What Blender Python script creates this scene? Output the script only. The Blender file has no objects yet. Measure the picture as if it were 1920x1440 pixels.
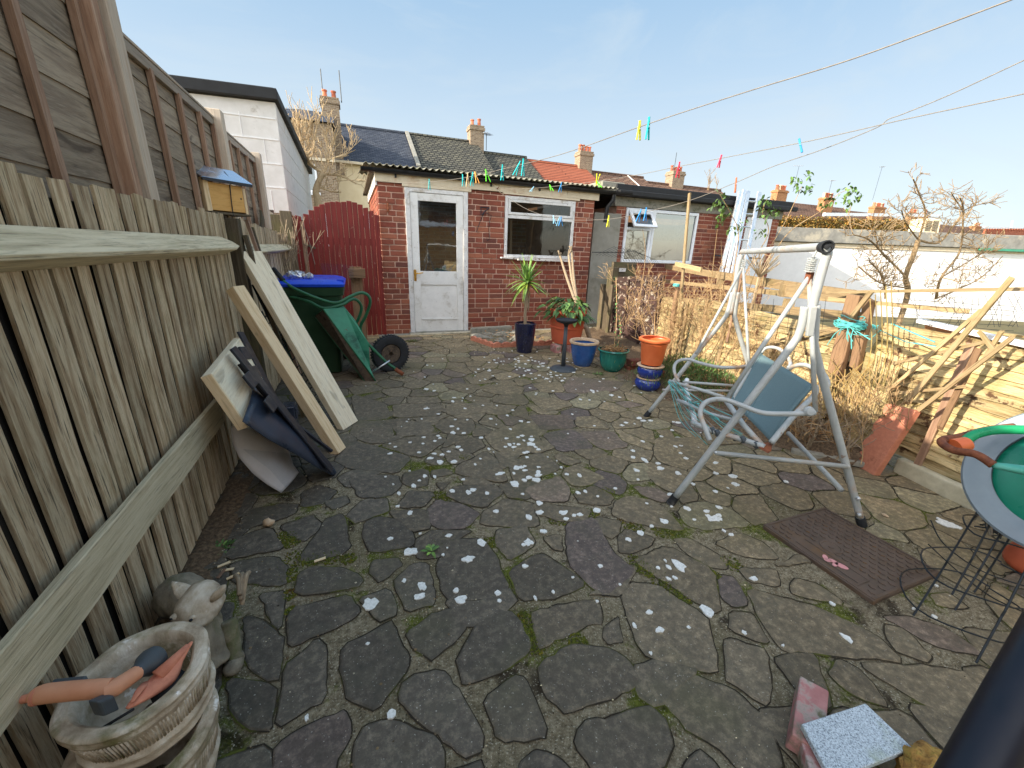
import bpy, math, random
from mathutils import Vector, Matrix, noise, Euler
from math import sin, cos, pi, radians, sqrt

SC = bpy.context.scene
COL = SC.collection
# ------------------------------------------------------------------ camera
EYE = Vector((0, 0, 1.27))
PITCH, ROLL, YAW, FPX = 18.5, 2.05, 21.35, 752.0
_p, _r, _y = radians(PITCH), radians(ROLL), radians(YAW)
FWD = Vector((sin(_y)*cos(_p), cos(_y)*cos(_p), -sin(_p)))
_rt = Vector((cos(_y), -sin(_y), 0)); _up = _rt.cross(FWD)
RT = cos(_r)*_rt + sin(_r)*_up
UP = -sin(_r)*_rt + cos(_r)*_up
cam_d = bpy.data.cameras.new('camera'); cam = bpy.data.objects.new('camera', cam_d); COL.objects.link(cam)
cam_d.sensor_width = 36; cam_d.lens = FPX/1920*36; cam_d.clip_start = 0.02; cam_d.clip_end = 2000
cam.matrix_world = Matrix(((RT.x, UP.x, -FWD.x, EYE.x), (RT.y, UP.y, -FWD.y, EYE.y), (RT.z, UP.z, -FWD.z, EYE.z), (0, 0, 0, 1)))
SC.camera = cam
# ------------------------------------------------------------------ sun and sky
SUN_T = 0.47      # drop of the sunlight per metre travelled along +X
sun_dir = Vector((1, 0.02, -SUN_T)).normalized()
sun_d = bpy.data.lights.new('sun', 'SUN'); sun = bpy.data.objects.new('sun', sun_d); COL.objects.link(sun)
sun_d.energy = 2.35; sun_d.angle = radians(0.6); sun_d.color = (1.0, 0.90, 0.75)
sun.rotation_euler = sun_dir.to_track_quat('-Z', 'Y').to_euler(); sun.location = (-5, 0, 6)
W = bpy.data.worlds.new('World'); SC.world = W; W.use_nodes = True
wn, wl = W.node_tree.nodes, W.node_tree.links
wn.clear()
sky = wn.new('ShaderNodeTexSky'); sky.sky_type = 'NISHITA'; sky.sun_disc = False
sky.sun_elevation = math.asin(-sun_dir.z); sky.sun_rotation = math.atan2(-sun_dir.x, -sun_dir.y)
sky.altitude = 30; sky.air_density = 1.0; sky.dust_density = 0.9; sky.ozone_density = 1.6
tc = wn.new('ShaderNodeTexCoord'); mp = wn.new('ShaderNodeMapping'); mp.inputs['Scale'].default_value = (1.1, 2.6, 5.0)
mp.inputs['Rotation'].default_value = (0, 0.25, 0.5)
nz = wn.new('ShaderNodeTexNoise'); nz.inputs['Scale'].default_value = 1.7; nz.inputs['Detail'].default_value = 8; nz.inputs['Roughness'].default_value = 0.62
nz.inputs['Distortion'].default_value = 0.6
rp = wn.new('ShaderNodeMapRange'); rp.inputs[1].default_value = 0.47; rp.inputs[2].default_value = 0.80; rp.inputs[3].default_value = 0.06; rp.inputs[4].default_value = 0.62
mx = wn.new('ShaderNodeMix'); mx.data_type = 'RGBA'; mx.inputs[7].default_value = (2.5, 2.8, 2.9, 1)
bg = wn.new('ShaderNodeBackground'); bg.inputs['Strength'].default_value = 0.15
wo = wn.new('ShaderNodeOutputWorld')
wl.new(tc.outputs['Generated'], mp.inputs[0]); wl.new(mp.outputs[0], nz.inputs['Vector']); wl.new(nz.outputs[0], rp.inputs[0])
wl.new(rp.outputs[0], mx.inputs[0]); wl.new(sky.outputs[0], mx.inputs[6]); cap = wn.new('ShaderNodeMix'); cap.data_type = 'RGBA'; cap.blend_type = 'DARKEN'; dt = wn.new('ShaderNodeVectorMath'); dt.operation = 'DOT_PRODUCT'; dt.inputs[1].default_value = (.70, .68, .2); wl.new(tc.outputs['Generated'], dt.inputs[0]); dr = wn.new('ShaderNodeMapRange'); dr.interpolation_type = 'SMOOTHSTEP'; dr.inputs[1].default_value = -.05; dr.inputs[2].default_value = .42; dr.inputs[4].default_value = .93; wl.new(dt.outputs['Value'], dr.inputs[0]); wl.new(dr.outputs[0], cap.inputs[0])
hz = wn.new('ShaderNodeMix'); hz.data_type = 'RGBA'; hz.inputs[6].default_value = (5.6, 5.2, 4.5, 1); hz.inputs[7].default_value = (1.9, 2.05, 2.1, 1); wl.new(dr.outputs[0], hz.inputs[0]); wl.new(hz.outputs[2], mx.inputs[7])  # sky away from the view made brighter and warmer, added fill for the shade
hi_ = wn.new('ShaderNodeMapRange'); hi_.inputs[1].default_value = 0; hi_.inputs[2].default_value = .93; hi_.inputs[3].default_value = .42; hi_.inputs[4].default_value = 0; wl.new(dr.outputs[0], hi_.inputs[0]); mm_ = wn.new('ShaderNodeMath'); mm_.operation = 'MAXIMUM'; wl.new(hi_.outputs[0], mm_.inputs[0]); wl.new(rp.outputs[0], mm_.inputs[1]); wl.new(mm_.outputs[0], mx.inputs[0])
sx = wn.new('ShaderNodeSeparateXYZ'); wl.new(tc.outputs['Generated'], sx.inputs[0]); ez_ = wn.new('ShaderNodeMapRange'); ez_.interpolation_type = 'SMOOTHSTEP'; ez_.inputs[1].default_value = .0; ez_.inputs[2].default_value = .62; wl.new(sx.outputs[2], ez_.inputs[0]); ce = wn.new('ShaderNodeMix'); ce.data_type = 'RGBA'; ce.inputs[6].default_value = (1.45, 1.62, 1.70, 1); ce.inputs[7].default_value = (.50, .95, 1.46, 1); wl.new(ez_.outputs[0], ce.inputs[0])
cw = wn.new('ShaderNodeMix'); cw.data_type = 'RGBA'; cw.inputs[7].default_value = (1.35, 1.55, 1.68, 1); wl.new(rp.outputs[0], cw.inputs[0]); wl.new(ce.outputs[2], cw.inputs[6]); wl.new(cw.outputs[2], cap.inputs[7])
wl.new(mx.outputs[2], cap.inputs[6]); wl.new(cap.outputs[2], bg.inputs[0]); wl.new(bg.outputs[0], wo.inputs[0])
SC.view_settings.view_transform = 'Standard'; SC.view_settings.look = 'None'
SC.view_settings.exposure = 1.8; SC.view_settings.gamma = 1.0
SC.cycles.max_bounces = 8; SC.cycles.transparent_max_bounces = 16; SC.cycles.use_denoising = True

# ------------------------------------------------------------------ measuring helpers (photo pixel + a real plane or depth -> a point in the yard)
def ray(px, py): return RT*((px-960)/FPX) + UP*((720-py)/FPX) + FWD
def D(px, py, d): return EYE + ray(px, py)*d
def PX(px, py, X): v = ray(px, py); return EYE + v*(X/v.x)
def PY(px, py, Y): v = ray(px, py); return EYE + v*(Y/v.y)
def PZ(px, py, z=0.0): v = ray(px, py); return EYE + v*((z-EYE.z)/v.z)
def PP(px, py, a, b, c):
    n = (Vector(b)-Vector(a)).cross(Vector(c)-Vector(a)); v = ray(px, py); return EYE + v*(n.dot(Vector(a)-EYE)/n.dot(v))
def PV(px, py, A, B):
    v = ray(px, py); nx, ny = B[1]-A[1], -(B[0]-A[0])
    return EYE + v*((nx*A[0]+ny*A[1])/(nx*v.x+ny*v.y))

# ------------------------------------------------------------------ mesh builder
RN = random.Random(7)
def V(*a): return Vector(a)
def frame(d, up=V(0, 0, 1)):
    x = d.normalized(); y = up.cross(x)
    if y.length < 1e-4: y = V(0, 1, 0).cross(x)
    y.normalize(); return x, y, x.cross(y)

class MB:
    def __init__(s): s.v = []; s.f = []; s.lc = []; s.rn = []; s.mi = []; s.c = []; s.m = 0; s.col = (1, 1, 1)
    def add(s, vs, fs, lc=None, rn=None, col=None):
        b = len(s.v); rn = RN.random() if rn is None else rn
        off = V(rn*17.3, rn*9.1, rn*5.7); c = col or s.col
        for k, p in enumerate(vs):
            s.v.append(Vector(p)); s.lc.append((Vector(lc[k]) if lc else Vector(p)) + off); s.rn.append(rn); s.c.append(c)
        for q in fs: s.f.append([b+i for i in q]); s.mi.append(s.m)
    def obox(s, c, X, Y, Z, rn=None, col=None, j=0.0):
        """box: centre c, half-extent vectors X Y Z; grain along the longest"""
        c = Vector(c); vs = []; lc = []
        L = sorted([(X.length, 0), (Y.length, 1), (Z.length, 2)], reverse=True)
        for k in range(8):
            a = (1 if k & 1 else -1, 1 if k & 2 else -1, 1 if k & 4 else -1)
            jj = V(RN.uniform(-j, j), RN.uniform(-j, j), RN.uniform(-j, j)) if j else V(0, 0, 0)
            vs.append(c + X*a[0] + Y*a[1] + Z*a[2] + jj)
            lc.append(V(*[a[i]*l for l, i in L]))
        s.add(vs, [(0, 4, 6, 2), (1, 3, 7, 5), (0, 1, 5, 4), (2, 6, 7, 3), (0, 2, 3, 1), (4, 5, 7, 6)], lc, rn, col)
    def box(s, x0, x1, y0, y1, z0, z1, **k):
        s.obox(((x0+x1)/2, (y0+y1)/2, (z0+z1)/2), V(abs(x1-x0)/2, 0, 0), V(0, abs(y1-y0)/2, 0), V(0, 0, abs(z1-z0)/2), **k)
    def beam(s, a, b, w, t, up=V(0, 0, 1), **k):
        a = Vector(a); b = Vector(b); x, y, z = frame(b-a, up)
        s.obox((a+b)/2, x*((b-a).length/2), y*(w/2), z*(t/2), **k)
    def slab(s, a, b, w, t, n=8, up=V(0, 0, 1), wob=0.0, ragged=0.0, col=None):
        """plank with n segments and slightly uneven edges"""
        a = Vector(a); b = Vector(b); x, y, z = frame(b-a, up); L = (b-a).length; sd = RN.random()*99
        vs = []; lc = []; fs = []
        for i in range(n+1):
            u = i/n; o = noise.noise(V(u*L*3, sd, 0))*wob; o2 = noise.noise(V(u*L*5, sd, 9))*wob; e = (RN.uniform(-1, 1)*ragged if i in (0, n) else 0)
            for (p, q) in ((-1, -1), (1, -1), (1, 1), (-1, 1)):
                wv = w/2 + (o if p < 0 else o2)
                vs.append(a + x*(u*L + e*p) + y*(p*wv) + z*(q*t/2)); lc.append(V(u*L, p*w/2, q*t/2))
            if i:
                k = 4*(i-1)
                for m in range(4): fs.append((k+m, k+(m+1) % 4, k+4+(m+1) % 4, k+4+m))
        fs += [(3, 2, 1, 0), (4*n, 4*n+1, 4*n+2, 4*n+3)]
        s.add(vs, fs, lc, None, col)
    def tube(s, pts, r, n=8, caps=True, rn=None, col=None, flat=1.0, up0=None):
        pts = [Vector(p) for p in pts]; m = len(pts)
        rs = r if isinstance(r, (list, tuple)) else [r]*m
        vs = []; lc = []; fs = []; L = 0; prev = up0
        for i, p in enumerate(pts):
            d = (pts[min(i+1, m-1)] - pts[max(i-1, 0)])
            if d.length < 1e-7: d = V(0, 0, 1)
            d.normalize()
            if prev is None: prev = V(0, 0, 1) if abs(d.z) < .9 else V(1, 0, 0)
            y = prev.cross(d)
            if y.length < 1e-4: y = V(0, 1, 0).cross(d)
            y.normalize(); z = d.cross(y); prev = z
            if i: L += (p-pts[i-1]).length
            for k in range(n):
                a = 2*pi*k/n
                vs.append(p + y*(cos(a)*rs[i]) + z*(sin(a)*rs[i]*flat)); lc.append(V(L, cos(a)*rs[i], sin(a)*rs[i]))
            if i:
                b = n*(i-1)
                for k in range(n): fs.append((b+k, b+(k+1) % n, b+n+(k+1) % n, b+n+k))
        if caps: fs += [tuple(range(n))[::-1], tuple(n*(m-1)+k for k in range(n))]
        s.add(vs, fs, lc, rn, col)
    def lathe(s, c, prof, n=32, ax=V(0, 0, 1), sx=1.0, rn=None, col=None, wob=0.0, cap0=True, cap1=False, arc=None):
        x, y, z = frame(ax, V(0, 1, 0)); c = Vector(c); vs = []; lc = []; fs = []; m = len(prof); sd = RN.random()*50
        for i, (r, h) in enumerate(prof):
            for k in range(n):
                a = 2*pi*k/n; rr = r*(1+wob*noise.noise(V(cos(a)*2, sin(a)*2, h*6+sd)))
                q = c + y*(cos(a)*rr*sx) + z*(sin(a)*rr) + x*h
                vs.append(q); lc.append(V(h, cos(a)*rr, sin(a)*rr))
            if i:
                b = n*(i-1)
                for k in range(n): fs.append((b+k, b+(k+1) % n, b+n+(k+1) % n, b+n+k))
        if cap0: fs.append(tuple(range(n))[::-1])
        if cap1: fs.append(tuple(n*(m-1)+k for k in range(n)))
        s.add(vs, fs, lc, rn, col)
    def blob(s, c, rx, ry, rz, n=20, amp=0.0, sc=6.0, M=None, rn=None, col=None):
        vs = []; fs = []; m = n//2; sd = RN.random()*40; c = Vector(c)
        for i in range(m+1):
            t = pi*i/m
            for k in range(n):
                a = 2*pi*k/n; d = V(sin(t)*cos(a), sin(t)*sin(a), cos(t))
                q = 1 + amp*noise.noise(d*sc*.5 + V(sd, sd, sd))
                p = V(d.x*rx*q, d.y*ry*q, d.z*rz*q)
                if M: p = M @ p
                vs.append(c+p)
            if i:
                b = n*(i-1)
                for k in range(n): fs.append((b+k, b+n+k, b+n+(k+1) % n, b+(k+1) % n))
        s.add(vs, fs, None, rn, col)
    def prism(s, poly, up, col=None, rn=None, lcs=None):
        """poly: list of points (any plane); extruded by vector up"""
        n = len(poly); vs = [Vector(p) for p in poly] + [Vector(p)+up for p in poly]
        fs = [tuple(range(n))[::-1], tuple(range(n, 2*n))] + [(i, (i+1) % n, n+(i+1) % n, n+i) for i in range(n)]
        s.add(vs, fs, lcs, rn, col)
    def leaf(s, p, d, nrm, L, w, fold=0.25, droop=0.2, col=None):
        x, y, z = frame(Vector(d), Vector(nrm)); p = Vector(p)
        P = [p, p+x*L*.3+y*w*.4+z*fold*w*.5, p+x*L*.3-z*0, p+x*L*.3-y*w*.4+z*fold*w*.5,
             p+x*L*.65+y*w*.45+z*(fold*w*.5-droop*L*.4), p+x*L*.65-z*droop*L*.4, p+x*L*.65-y*w*.45+z*(fold*w*.5-droop*L*.4), p+x*L*.98-z*droop*L]
        s.add(P, [(0, 2, 1), (0, 3, 2), (1, 2, 5, 4), (2, 3, 6, 5), (4, 5, 7), (5, 6, 7)], None, None, col)
    def build(s, name, mats, parent=None, origin=None, smooth=False, bevel=0, seg=1, solid=0, sub=0, disp=0):
        me = bpy.data.meshes.new(name)
        pw = parent.matrix_world.translation.copy() if parent else None
        if parent:
            o = V(0, 0, 0); q = parent
            while q: o += q.location; q = q.parent
            loc = V(0, 0, 0)
        else:
            if origin is None:
                mn = V(*[min(p[i] for p in s.v) for i in range(3)]); mxx = V(*[max(p[i] for p in s.v) for i in range(3)])
                o = V((mn.x+mxx.x)/2, (mn.y+mxx.y)/2, mn.z)
            else: o = Vector(origin)
            loc = o
        me.from_pydata([tuple(p-o) for p in s.v], [], s.f)
        a = me.attributes.new('lc', 'FLOAT_VECTOR', 'POINT'); a.data.foreach_set('vector', [x for p in s.lc for x in p])
        a = me.attributes.new('rn', 'FLOAT', 'POINT'); a.data.foreach_set('value', s.rn)
        a = me.attributes.new('tint', 'FLOAT_COLOR', 'POINT'); a.data.foreach_set('color', [x for c in s.c for x in (c[0], c[1], c[2], 1.0)])
        if not isinstance(mats, (list, tuple)): mats = [mats]
        for m in mats: me.materials.append(m)
        me.polygons.foreach_set('material_index', s.mi)
        me.polygons.foreach_set('use_smooth', [bool(smooth)]*len(s.f))
        me.update()
        ob = bpy.data.objects.new(name, me); COL.objects.link(ob); ob.location = loc
        if parent: ob.parent = parent
        if smooth and smooth != 'all':
            me.set_sharp_from_angle(angle=radians(42))
        if solid: m = ob.modifiers.new('s', 'SOLIDIFY'); m.thickness = solid; m.offset = 0
        if bevel:
            m = ob.modifiers.new('b', 'BEVEL'); m.width = bevel; m.segments = seg; m.limit_method = 'ANGLE'; m.angle_limit = radians(35)
        if sub: m = ob.modifiers.new('u', 'SUBSURF'); m.levels = sub; m.render_levels = sub
        if disp:
            tx = bpy.data.textures.get('rough') or bpy.data.textures.new('rough', 'CLOUDS'); tx.noise_scale = .035; tx.noise_depth = 4
            m = ob.modifiers.new('d', 'DISPLACE'); m.texture = tx; m.strength = disp; m.mid_level = .5; m.texture_coords = 'LOCAL'
        return ob

def thing(name, label, cat, loc=(0, 0, 0), group=None):
    o = bpy.data.objects.new(name, None); COL.objects.link(o); o.location = loc; o.empty_display_size = .1
    return tag(o, label, cat, group)
def tag(o, label=None, cat=None, group=None, kind=None):
    if label: o['label'] = label
    if cat: o['category'] = cat
    if group: o['group'] = group
    if kind: o['kind'] = kind
    return o
def dup(root, loc, rot=None, label=None, group=None):
    def cp(o, par):
        c = o.copy(); COL.objects.link(c); c.parent = par
        for ch in kids.get(o.name, []): cp(ch, c)
        return c
    kids = {}
    for o in COL.objects:
        if o.parent: kids.setdefault(o.parent.name, []).append(o)
    r = cp(root, None); r.location = loc
    if rot is not None: r.rotation_euler = rot
    if label: r['label'] = label
    if group: r['group'] = group
    return r

# ------------------------------------------------------------------ materials
def S(r, g, b):
    return tuple((c/255/12.92 if c/255 <= .04045 else ((c/255+.055)/1.055)**2.4) for c in (r, g, b)) + (1,)
class NT:
    def __init__(s, name):
        s.m = bpy.data.materials.new(name); s.m.use_nodes = True; s.t = s.m.node_tree; s.n = s.t.nodes; s.b = s.n['Principled BSDF']
    def N(s, ty, **k):
        nd = s.n.new('ShaderNode'+ty)
        for a, v in k.items(): setattr(nd, a, v)
        return nd
    def L(s, a, b): s.t.links.new(a, b)
    def val(s, nd, i, v):
        if hasattr(v, 'node'): s.L(v, nd.inputs[i])
        else: nd.inputs[i].default_value = v
    def coord(s, kind, sc=(1, 1, 1)):
        if kind == 'lc': nd = s.N('Attribute', attribute_name='lc'); o = nd.outputs['Vector']
        else: nd = s.N('TexCoord'); o = nd.outputs['Object']
        mp = s.N('Mapping'); mp.inputs['Scale'].default_value = sc; s.L(o, mp.inputs[0]); return mp.outputs[0]
    def noise(s, vec, scale, detail=5, rough=.6, dist=0):
        nd = s.N('TexNoise'); s.L(vec, nd.inputs['Vector']); nd.inputs['Scale'].default_value = scale; nd.inputs['Detail'].default_value = detail
        nd.inputs['Roughness'].default_value = rough; nd.inputs['Distortion'].default_value = dist; return nd.outputs[0]
    def ramp(s, fac, stops):
        nd = s.N('ValToRGB'); s.L(fac, nd.inputs[0]); e = nd.color_ramp.elements
        while len(e) < len(stops): e.new(.5)
        for k, (p, c) in enumerate(stops): e[k].position = p; e[k].color = c
        return nd.outputs[0]
    def mr(s, fac, a, b, c=0., d=1.):
        nd = s.N('MapRange'); nd.interpolation_type = 'SMOOTHSTEP'; s.L(fac, nd.inputs[0])
        for i, v in zip((1, 2, 3, 4), (a, b, c, d)): nd.inputs[i].default_value = v
        return nd.outputs[0]
    def mix(s, fac, a, b, mode='MIX'):
        nd = s.N('Mix', data_type='RGBA', blend_type=mode); s.val(nd, 0, fac); s.val(nd, 6, a); s.val(nd, 7, b); return nd.outputs[2]
    def math(s, op, a, b=0.):
        nd = s.N('Math', operation=op); s.val(nd, 0, a); s.val(nd, 1, b); return nd.outputs[0]
    def attr(s, name, out='Fac'):
        nd = s.N('Attribute', attribute_name=name); return nd.outputs[out]
    def bump(s, h, st=.5, dist=.01, prev=None):
        nd = s.N('Bump'); nd.inputs['Strength'].default_value = st; nd.inputs['Distance'].default_value = dist; s.L(h, nd.inputs['Height'])
        if prev is not None: s.L(prev, nd.inputs['Normal'])
        return nd.outputs[0]
    def out(s, col=None, rough=None, metal=None, nrm=None, spec=None, **k):
        B = s.b
        if col is not None: s.val(B, 'Base Color', col)
        if rough is not None: s.val(B, 'Roughness', rough)
        if metal is not None: s.val(B, 'Metallic', metal)
        if spec is not None: s.val(B, 'Specular IOR Level', spec)
        if nrm is not None: s.L(nrm, B.inputs['Normal'])
        for a, v in k.items(): s.val(B, a.replace('_', ' '), v)
        return s.m

def mat(name, cols, scale=20, detail=6, rough=.7, bump=.3, bd=.003, coord='lc', st=(1, 1, 1), metal=0, spec=.4, rnd=.12,
        spots=(), fine=0, coat=0, tint=False, rvar=.15, lo=.3, hi=.7, nrough=.62):
    """noise-mixed paint / stone / plastic; spots = (colour, scale, lo, hi[, stretch])"""
    t = NT(name); v = t.coord(coord, st); n = t.noise(v, scale, detail, nrough)
    k = len(cols); c = t.ramp(n, [(lo + (hi-lo)*i/max(1, k-1), cl) for i, cl in enumerate(cols)])
    for sp in spots:
        sv = t.coord(coord, sp[4]) if len(sp) > 4 else v
        m = t.mr(t.noise(sv, sp[1], 7, .68), sp[2], sp[3]); c = t.mix(m, c, sp[0])
    if tint: c = t.mix(1.0, c, t.attr('tint', 'Color'), 'MULTIPLY')
    if rnd:
        r = t.mr(t.attr('rn'), 0, 1, 1-rnd, 1+rnd); nd = t.N('HueSaturation'); t.L(r, nd.inputs['Value']); t.L(c, nd.inputs['Color']); c = nd.outputs[0]
    ng = None
    if bump:
        ng = t.bump(n, bump, bd)
        if fine: ng = t.bump(t.noise(v, fine, 3), bump, bd*.4, ng)
    rr = t.mr(n, .3, .7, max(0, rough-rvar), min(1, rough+rvar))
    return t.out(c, rr, metal, ng, spec, Coat_Weight=coat)

def wood(name, cols, green=0., dark=.4, rough=.8, bump=.6, scale=9, stretch=14, rnd=.18, paint=None, bd=.003, stain=None, tint=False, knots=.0):
    """grain runs along the x of the piece's own coordinates"""
    t = NT(name); v = t.coord('lc', (1, stretch, stretch)); v2 = t.coord('lc', (1, 1, 1)); k = len(cols)
    n = t.noise(v, scale*.35, 8, .68, .35); c = t.ramp(n, [(.28+.44*i/(k-1), cl) for i, cl in enumerate(cols)])
    gr = t.noise(t.coord('lc', (1.5, stretch*3.2, stretch*3.2)), scale*.45, 4, .7)
    c = t.mix(t.mr(gr, .55, .68, 0, dark), c, (.03, .024, .018, 1))
    if knots:
        kn = t.noise(t.coord('lc', (1.2, 4, 4)), 2.6, 2, .4, 1.2); c = t.mix(t.mr(kn, .66, .72, 0, knots), c, (.05, .032, .02, 1))
    if green: c = t.mix(t.mr(t.noise(v2, 3.2, 6, .7), .47, .66, 0, green), c, (.115, .125, .03, 1))
    if stain: c = t.mix(t.mr(t.noise(v2, stain[1], 6, .7), stain[2], stain[3]), c, stain[0])
    if paint: c = t.mix(t.mr(t.noise(v2, paint[1], 9, .75), paint[2], paint[3]), paint[0], c)
    if tint: c = t.mix(1.0, c, t.attr('tint', 'Color'), 'MULTIPLY')
    r = t.mr(t.attr('rn'), 0, 1, 1-rnd, 1+rnd); nd = t.N('HueSaturation'); t.L(r, nd.inputs['Value']); t.L(c, nd.inputs['Color'])
    ng = t.bump(gr, bump, bd, t.bump(n, bump*.6, bd))
    return t.out(nd.outputs[0], rough, 0, ng, .3)

M = {}
M['pale'] = wood('weathered_pale', [S(122, 98, 70), S(168, 144, 112), S(206, 188, 156), S(138, 114, 84)], green=.16, dark=.9, bump=1, scale=10, rnd=.17, bd=.005)
M['rail'] = wood('weathered_rail', [S(156, 142, 112), S(200, 186, 154), S(216, 204, 174)], green=.1, dark=.5, bump=.7)
M['lap'] = wood('lap_panel', [S(110, 96, 82), S(160, 144, 122), S(128, 112, 94), S(178, 164, 142)], green=.06, dark=.5, bump=.6, scale=8, stretch=9, rnd=.2, knots=.6)
M['batten'] = wood('batten_brown', [S(120, 92, 74), S(158, 126, 102), S(184, 156, 132)], green=0, dark=.35, bump=.3)
M['cap'] = wood('cap_rail', [S(128, 116, 100), S(172, 158, 140), S(142, 124, 104)], green=0, dark=.35, bump=.3)
M['post'] = wood('pale_post', [S(176, 156, 136), S(206, 190, 168), S(186, 160, 136)], green=0, dark=.3, bump=.3)
M['oldpost'] = wood('dark_post', [S(60, 52, 42), S(96, 84, 66), S(120, 108, 88)], green=.3, dark=.7, bump=.8)
M['newwood'] = wood('sawn_timber', [S(214, 184, 138), S(236, 212, 172), S(206, 170, 120)], green=0, dark=.22, bump=.18, stretch=9, knots=.35, rnd=.06)
M['whitewood'] = wood('bleached_timber', [S(212, 194, 160), S(236, 224, 196), S(204, 184, 148)], green=0, dark=.25, bump=.2, stretch=9, knots=.3, rnd=.06)
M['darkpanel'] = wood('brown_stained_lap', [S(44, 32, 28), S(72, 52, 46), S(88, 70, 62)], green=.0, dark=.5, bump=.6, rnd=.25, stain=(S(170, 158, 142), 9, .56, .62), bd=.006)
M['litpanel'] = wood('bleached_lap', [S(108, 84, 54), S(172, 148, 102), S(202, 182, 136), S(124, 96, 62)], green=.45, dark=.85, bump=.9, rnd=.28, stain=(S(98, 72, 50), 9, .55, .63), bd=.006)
M['slat'] = wood('sunbleached_slat', [S(132, 108, 76), S(176, 152, 114), S(148, 120, 84)], green=.3, dark=.6, bump=.5, rnd=.22)
M['brownpost'] = wood('brown_split_post', [S(104, 78, 56), S(142, 112, 84), S(90, 66, 48)], green=.05, dark=.6, bump=.8)
def _gate():
    t = NT('red_gate_paint'); v = t.coord('lc', (1, 1, 1)); g = t.noise(t.coord('lc', (1, 12, 12)), 3, 6)
    c = t.ramp(g, [(.3, S(98, 28, 23)), (.7, S(132, 42, 34))])
    wear = t.noise(t.coord('lc', (1, 2.6, 2.6)), 9, 9, .78)
    c = t.mix(t.mr(wear, .63, .66), c, S(186, 160, 140)); c = t.mix(t.mr(t.noise(v, 2, 4), .5, .8, 0, .5), c, S(80, 18, 16))
    return t.out(c, .55, 0, t.bump(wear, .4, .002, t.bump(g, .5, .002)), .4)
M['gate'] = _gate()
def brickmat(name, cols, dirt=.3):
    t = NT(name); v = t.coord('obj'); r = t.attr('rn'); c = t.ramp(r, [(i/(len(cols)-1), cl) for i, cl in enumerate(cols)])
    n = t.noise(v, 60, 6, .7); c = t.mix(t.mr(n, .35, .75, 0, .55), c, t.mix(.5, c, (.02, .012, .01, 1)))
    c = t.mix(t.mr(t.noise(v, 9, 6, .7), .58, .75, 0, dirt), c, S(180, 140, 118))
    c = t.mix(t.mr(t.noise(v, 2.2, 4, .6), .45, .75, 0, dirt), c, S(84, 56, 48))
    return t.out(c, .85, 0, t.bump(n, .7, .004), .25)
M['brick'] = brickmat('red_brick', [S(126, 72, 58), S(150, 86, 66), S(134, 70, 56), S(170, 106, 80), S(108, 66, 58)])
M['mortar'] = mat('mortar', [S(196, 156, 134), S(220, 184, 162)], 70, rough=.95, bump=.5, coord='obj', rnd=0, spots=[(S(132, 104, 88), 3, .5, .7)])
M['whitepaint'] = mat('old_white_paint', [S(206, 204, 200), S(232, 230, 226)], 14, rough=.55, bump=.15, rnd=.02, spots=[(S(176, 166, 150), 5, .52, .70), (S(120, 106, 90), 34, .62, .67)])
M['doorpaint'] = mat('door_paint', [S(222, 220, 214), S(240, 238, 232)], 8, rough=.5, bump=.12, rnd=.02, spots=[(S(190, 184, 172), 4, .5, .72), (S(126, 114, 100), 40, .655, .69)])
M['flaking'] = mat('flaking_paint', [S(222, 218, 214), S(206, 200, 192)], 12, rough=.7, bump=.5, rnd=.05, spots=[(S(134, 116, 92), 22, .56, .6)])
M['fascia'] = mat('stained_fascia', [S(206, 190, 160), S(224, 210, 184)], 9, rough=.8, bump=.2, rnd=.03, spots=[(S(178, 138, 102), 3, .52, .78, (1.5, 1, 6)), (S(120, 100, 78), 14, .68, .76)])
M['blackgutter'] = mat('black_gutter', [S(24, 25, 27), S(38, 39, 42)], 12, rough=.42, bump=.05, rnd=0, spots=[(S(84, 82, 80), 9, .68, .8)])
M['corr'] = mat('corrugated_sheet', [S(126, 122, 108), S(168, 164, 146)], 12, rough=.9, bump=.5, rnd=0, spots=[(S(96, 104, 60), 5, .55, .7)])
M['brass'] = mat('brass', [S(196, 148, 62), S(226, 182, 92)], 20, rough=.32, metal=1, rnd=0, bump=0)
M['render'] = mat('grey_render', [S(138, 134, 122), S(162, 158, 146)], 6, rough=.9, bump=.25, coord='obj', rnd=0, spots=[(S(120, 116, 100), 2, .5, .7)])
M['concrete'] = mat('grey_concrete', [S(112, 108, 98), S(150, 146, 132), S(132, 128, 116)], 18, rough=.92, bump=.6, rnd=.06, spots=[(S(92, 94, 66), 5, .55, .72)])
M['upvc'] = mat('white_upvc', [S(226, 228, 230), S(238, 240, 242)], 5, rough=.3, bump=0, rnd=0)
def glass(name, tint, mixv, rough=.03):
    t = NT(name); n = t.noise(t.coord('obj'), 2.2, 3); ng = t.bump(n, .12, .01)
    tr = t.N('BsdfTransparent'); tr.inputs[0].default_value = tint; gl = t.N('BsdfGlossy'); gl.inputs['Roughness'].default_value = rough; t.L(ng, gl.inputs['Normal'])
    fr = t.N('LayerWeight'); t.L(ng, fr.inputs['Normal']); m = t.math('ADD', t.math('MULTIPLY', t.math('POWER', fr.outputs['Facing'], 4.0), .7), mixv)
    df = t.N('BsdfDiffuse'); dm = t.mr(t.noise(t.coord('obj'), 5, 8, .75), .45, .8, .02, .12); df.inputs[0].default_value = (.2, .2, .19, 1)
    mx = t.N('MixShader'); t.L(m, mx.inputs[0]); t.L(tr.outputs[0], mx.inputs[1]); t.L(gl.outputs[0], mx.inputs[2])
    m2 = t.N('MixShader'); t.L(dm, m2.inputs[0]); t.L(mx.outputs[0], m2.inputs[1]); t.L(df.outputs[0], m2.inputs[2])
    t.L(m2.outputs[0], t.n['Material Output'].inputs[0]); return t.m
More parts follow.
